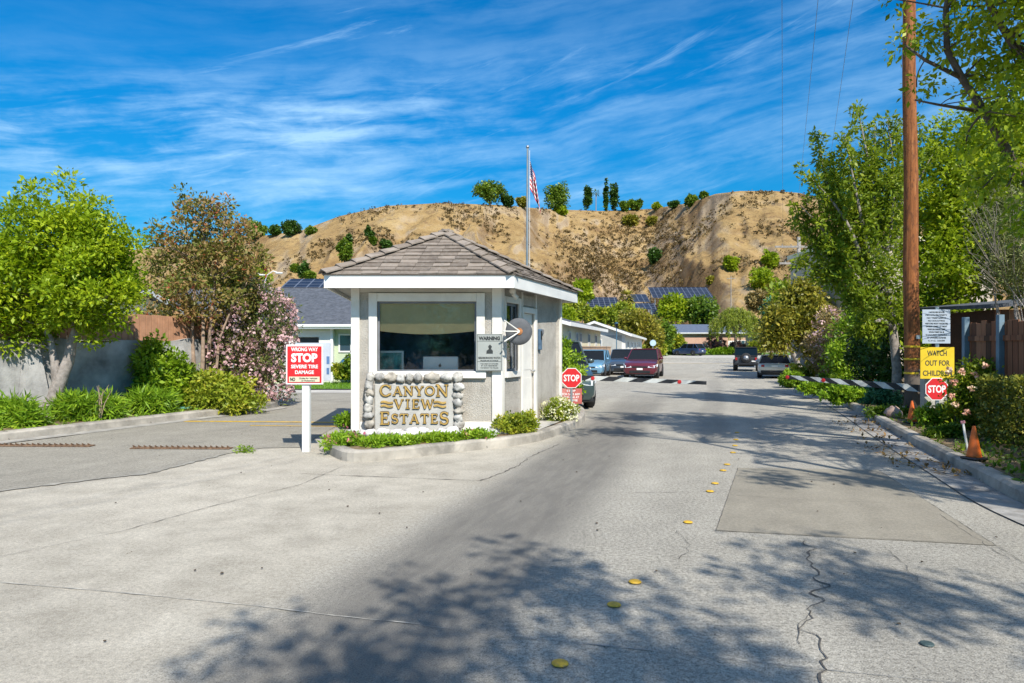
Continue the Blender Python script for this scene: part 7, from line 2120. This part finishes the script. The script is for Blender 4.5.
HT = [
 ('broad umbrella shaped tree on the crest left of the flagpole', 490, 179, 204, 33, L_mid, 'umbrella'), ('small dark bush just right of the umbrella shaped tree', 507, 195, 205, 12, L_dark, 'round'),
 ('small olive bush on the crest left of the flag', 522, 197, 206, 10, L_gold, 'round'), ('large rounded tree on the crest just right of the flag', 557, 182, 212, 25, L_mid, 'round'),
 ('dark columnar tree right of the large rounded crest tree', 588, 182, 211, 7, L_dark, 'column'), ('thin leftmost cypress of the crest pair', 606, 179, 211, 3.2, L_dark, 'column'), ('wider right cypress of the crest pair', 614, 178, 211, 6.5, L_dark, 'column'),
 ('low wide tree on the crest right of the cypresses', 635, 198, 209, 15, L_mid, 'round'), ('small bright bush on the crest at the foot of the right slope', 657, 203, 210, 9, L_bright, 'round'), ('small crest bush beside the low wide tree', 624, 199, 209, 9, L_mid, 'round'),
 ('bush low on the crest below the large rounded tree', 560, 206, 214, 14, L_bright, 'bush'),
 ('dark crest bush at the start of the right hand ridge', 674, 201, 208, 10, L_dark, 'bush'), ('wide dark crest bush on the right hand ridge', 692, 195, 205, 14, L_mid, 'bush'), ('smallest crest bush near the top of the right hand ridge', 704, 192, 198, 8, L_mid, 'bush'),
 ('dark tree at the left end of the crest', 255, 219, 240, 24, L_mid, 'round'), ('small round tree on the left crest', 275, 226, 236, 12, L_dark, 'round'), ('wider round tree on the left crest', 291, 221, 236, 17, L_dark, 'round'), ('low bush on the left crest slope', 311, 227, 234, 12, L_mid, 'bush'),
 ('tall green tree halfway up the left slope', 345, 240, 262, 14, L_mid, 'round'), ('dark upright bush behind the tall slope tree', 349, 233, 246, 5, L_dark, 'column'), ('upper bush of the close pair high on the left slope', 369, 227, 240, 8, L_dark, 'round'), ('lower bush of the close pair high on the left slope', 373, 236, 245, 6, L_mid, 'round'), ('round bush just above the booth roof ridge', 385, 240, 250, 13, L_dark, 'round'),
 ('small round bush low on the left slope', 295, 264, 272, 7, L_mid, 'round'), ('dark conical tree low on the left slope', 304, 261, 278, 8, L_dark, 'column'), ('low green bush beside the dark conical tree', 310, 272, 280, 10, L_mid, 'bush'),
 ('olive bush in the gully left side', 655, 248, 264, 14, L_dark, 'bush'), ('pale bush high in the gully', 630, 214, 226, 14, L_gold, 'bush'), ('yellow-green bush in the upper gully', 652, 216, 225, 10, L_gold, 'bush'),
 ('bright round bush on the right slope', 731, 256, 271, 13, L_bright, 'round'), ('tiny olive bush on the bare right slope', 711, 277, 283, 9, L_gold, 'bush'),
 ('tall bushy tree on the right slope above the willow', 762, 264, 292, 23, L_bright, 'round'), ('upper small tree behind the tall bushy slope tree', 770, 251, 268, 14, L_bright, 'round'), ('green slope tree right of the distant pole top', 812, 268, 292, 20, L_mid, 'round')]
for i, (lab, px, a, b_, w, lm, shp) in enumerate(HT): hill_tree(lab, px, a, b_, w, lm, 300+i, 60 if w > 9 else 30, 36, 'cypress_tree' if 'cypress' in lab else ('bush' if shp == 'bush' or 'bush' in lab.split(' ')[:4] else 'tree'), 'bush' if shp == 'bush' else 'tree', shp)
q = hillpoint(596, 212) or hillpoint(596, 216)
if q is not None:
    y = q.y; k_ = y/FPX; T = thing('palm_tree', 'slender palm on the crest beside the dark columnar tree', 'palm tree', (q.x, q.y, q.z-.4)); h = 20*k_
    mb = MB(); mb.tube([(0, 0, 0), (0, 0, h)], [.25, .2], 6); mb.build('trunk', m_bark_tan, T)
    leaves('crown', L_dark, T, [(0, 0, h)], 1.6, 60, 1.8, 3, .25, .2, .6, hang=.4)

# leaf litter along the right gutter
rg = np.random.default_rng(9); pts = []
for i in range(240):
    t = rg.random()**1.2; path = Rp; j = int(18+t*(len(path)-40)); j = min(max(j, 0), len(path)-2)
    a_, b_ = path[j]; 
    if b_ < 6 or b_ > 22: continue
    w_ = rg.random()**1.6*.75*(1.2 if 8.5 < b_ < 15 else .5)
    pts.append((a_-.03-w_, b_+rg.uniform(-.3, .3), gz(b_)+.022))
L_litter = leafmat('dead_leaf', (.10, .055, .02), (.22, .13, .04), (.36, .24, .07), .1)
tag(leaves('leaf_litter', L_litter, None, np.array(pts), .03, 3, .055, 4, .6, 3.0, .25), kind='stuff')
rg = np.random.default_rng(19); pts = []
for i in range(700):
    j = rg.integers(10, len(Lp)-12); a_, b_ = Lp[j]
    if b_ > 20: continue
    d_ = .25+rg.random()*1.2; pts.append((a_-d_, b_+rg.uniform(-.2, .2)+d_*.3, .135))
tag(leaves('ground_cover', L_grass, None, np.array(pts), .06, 8, .07, 4, .4, .8, .5), kind='stuff')
rg = np.random.default_rng(29); pts = []
for i in range(1300):
    j = rg.integers(14, len(Rp)-6); a_, b_ = Rp[j]
    if b_ < 5.5: continue
    d_ = .22+rg.random()**1.3*2.2; pts.append((a_+d_, b_+rg.uniform(-.3, .3), gz(b_)+.135))
tag(leaves('undergrowth', L_mid, None, np.array(pts), .09, 8, .08, 4, .45, .6, .7), kind='stuff')
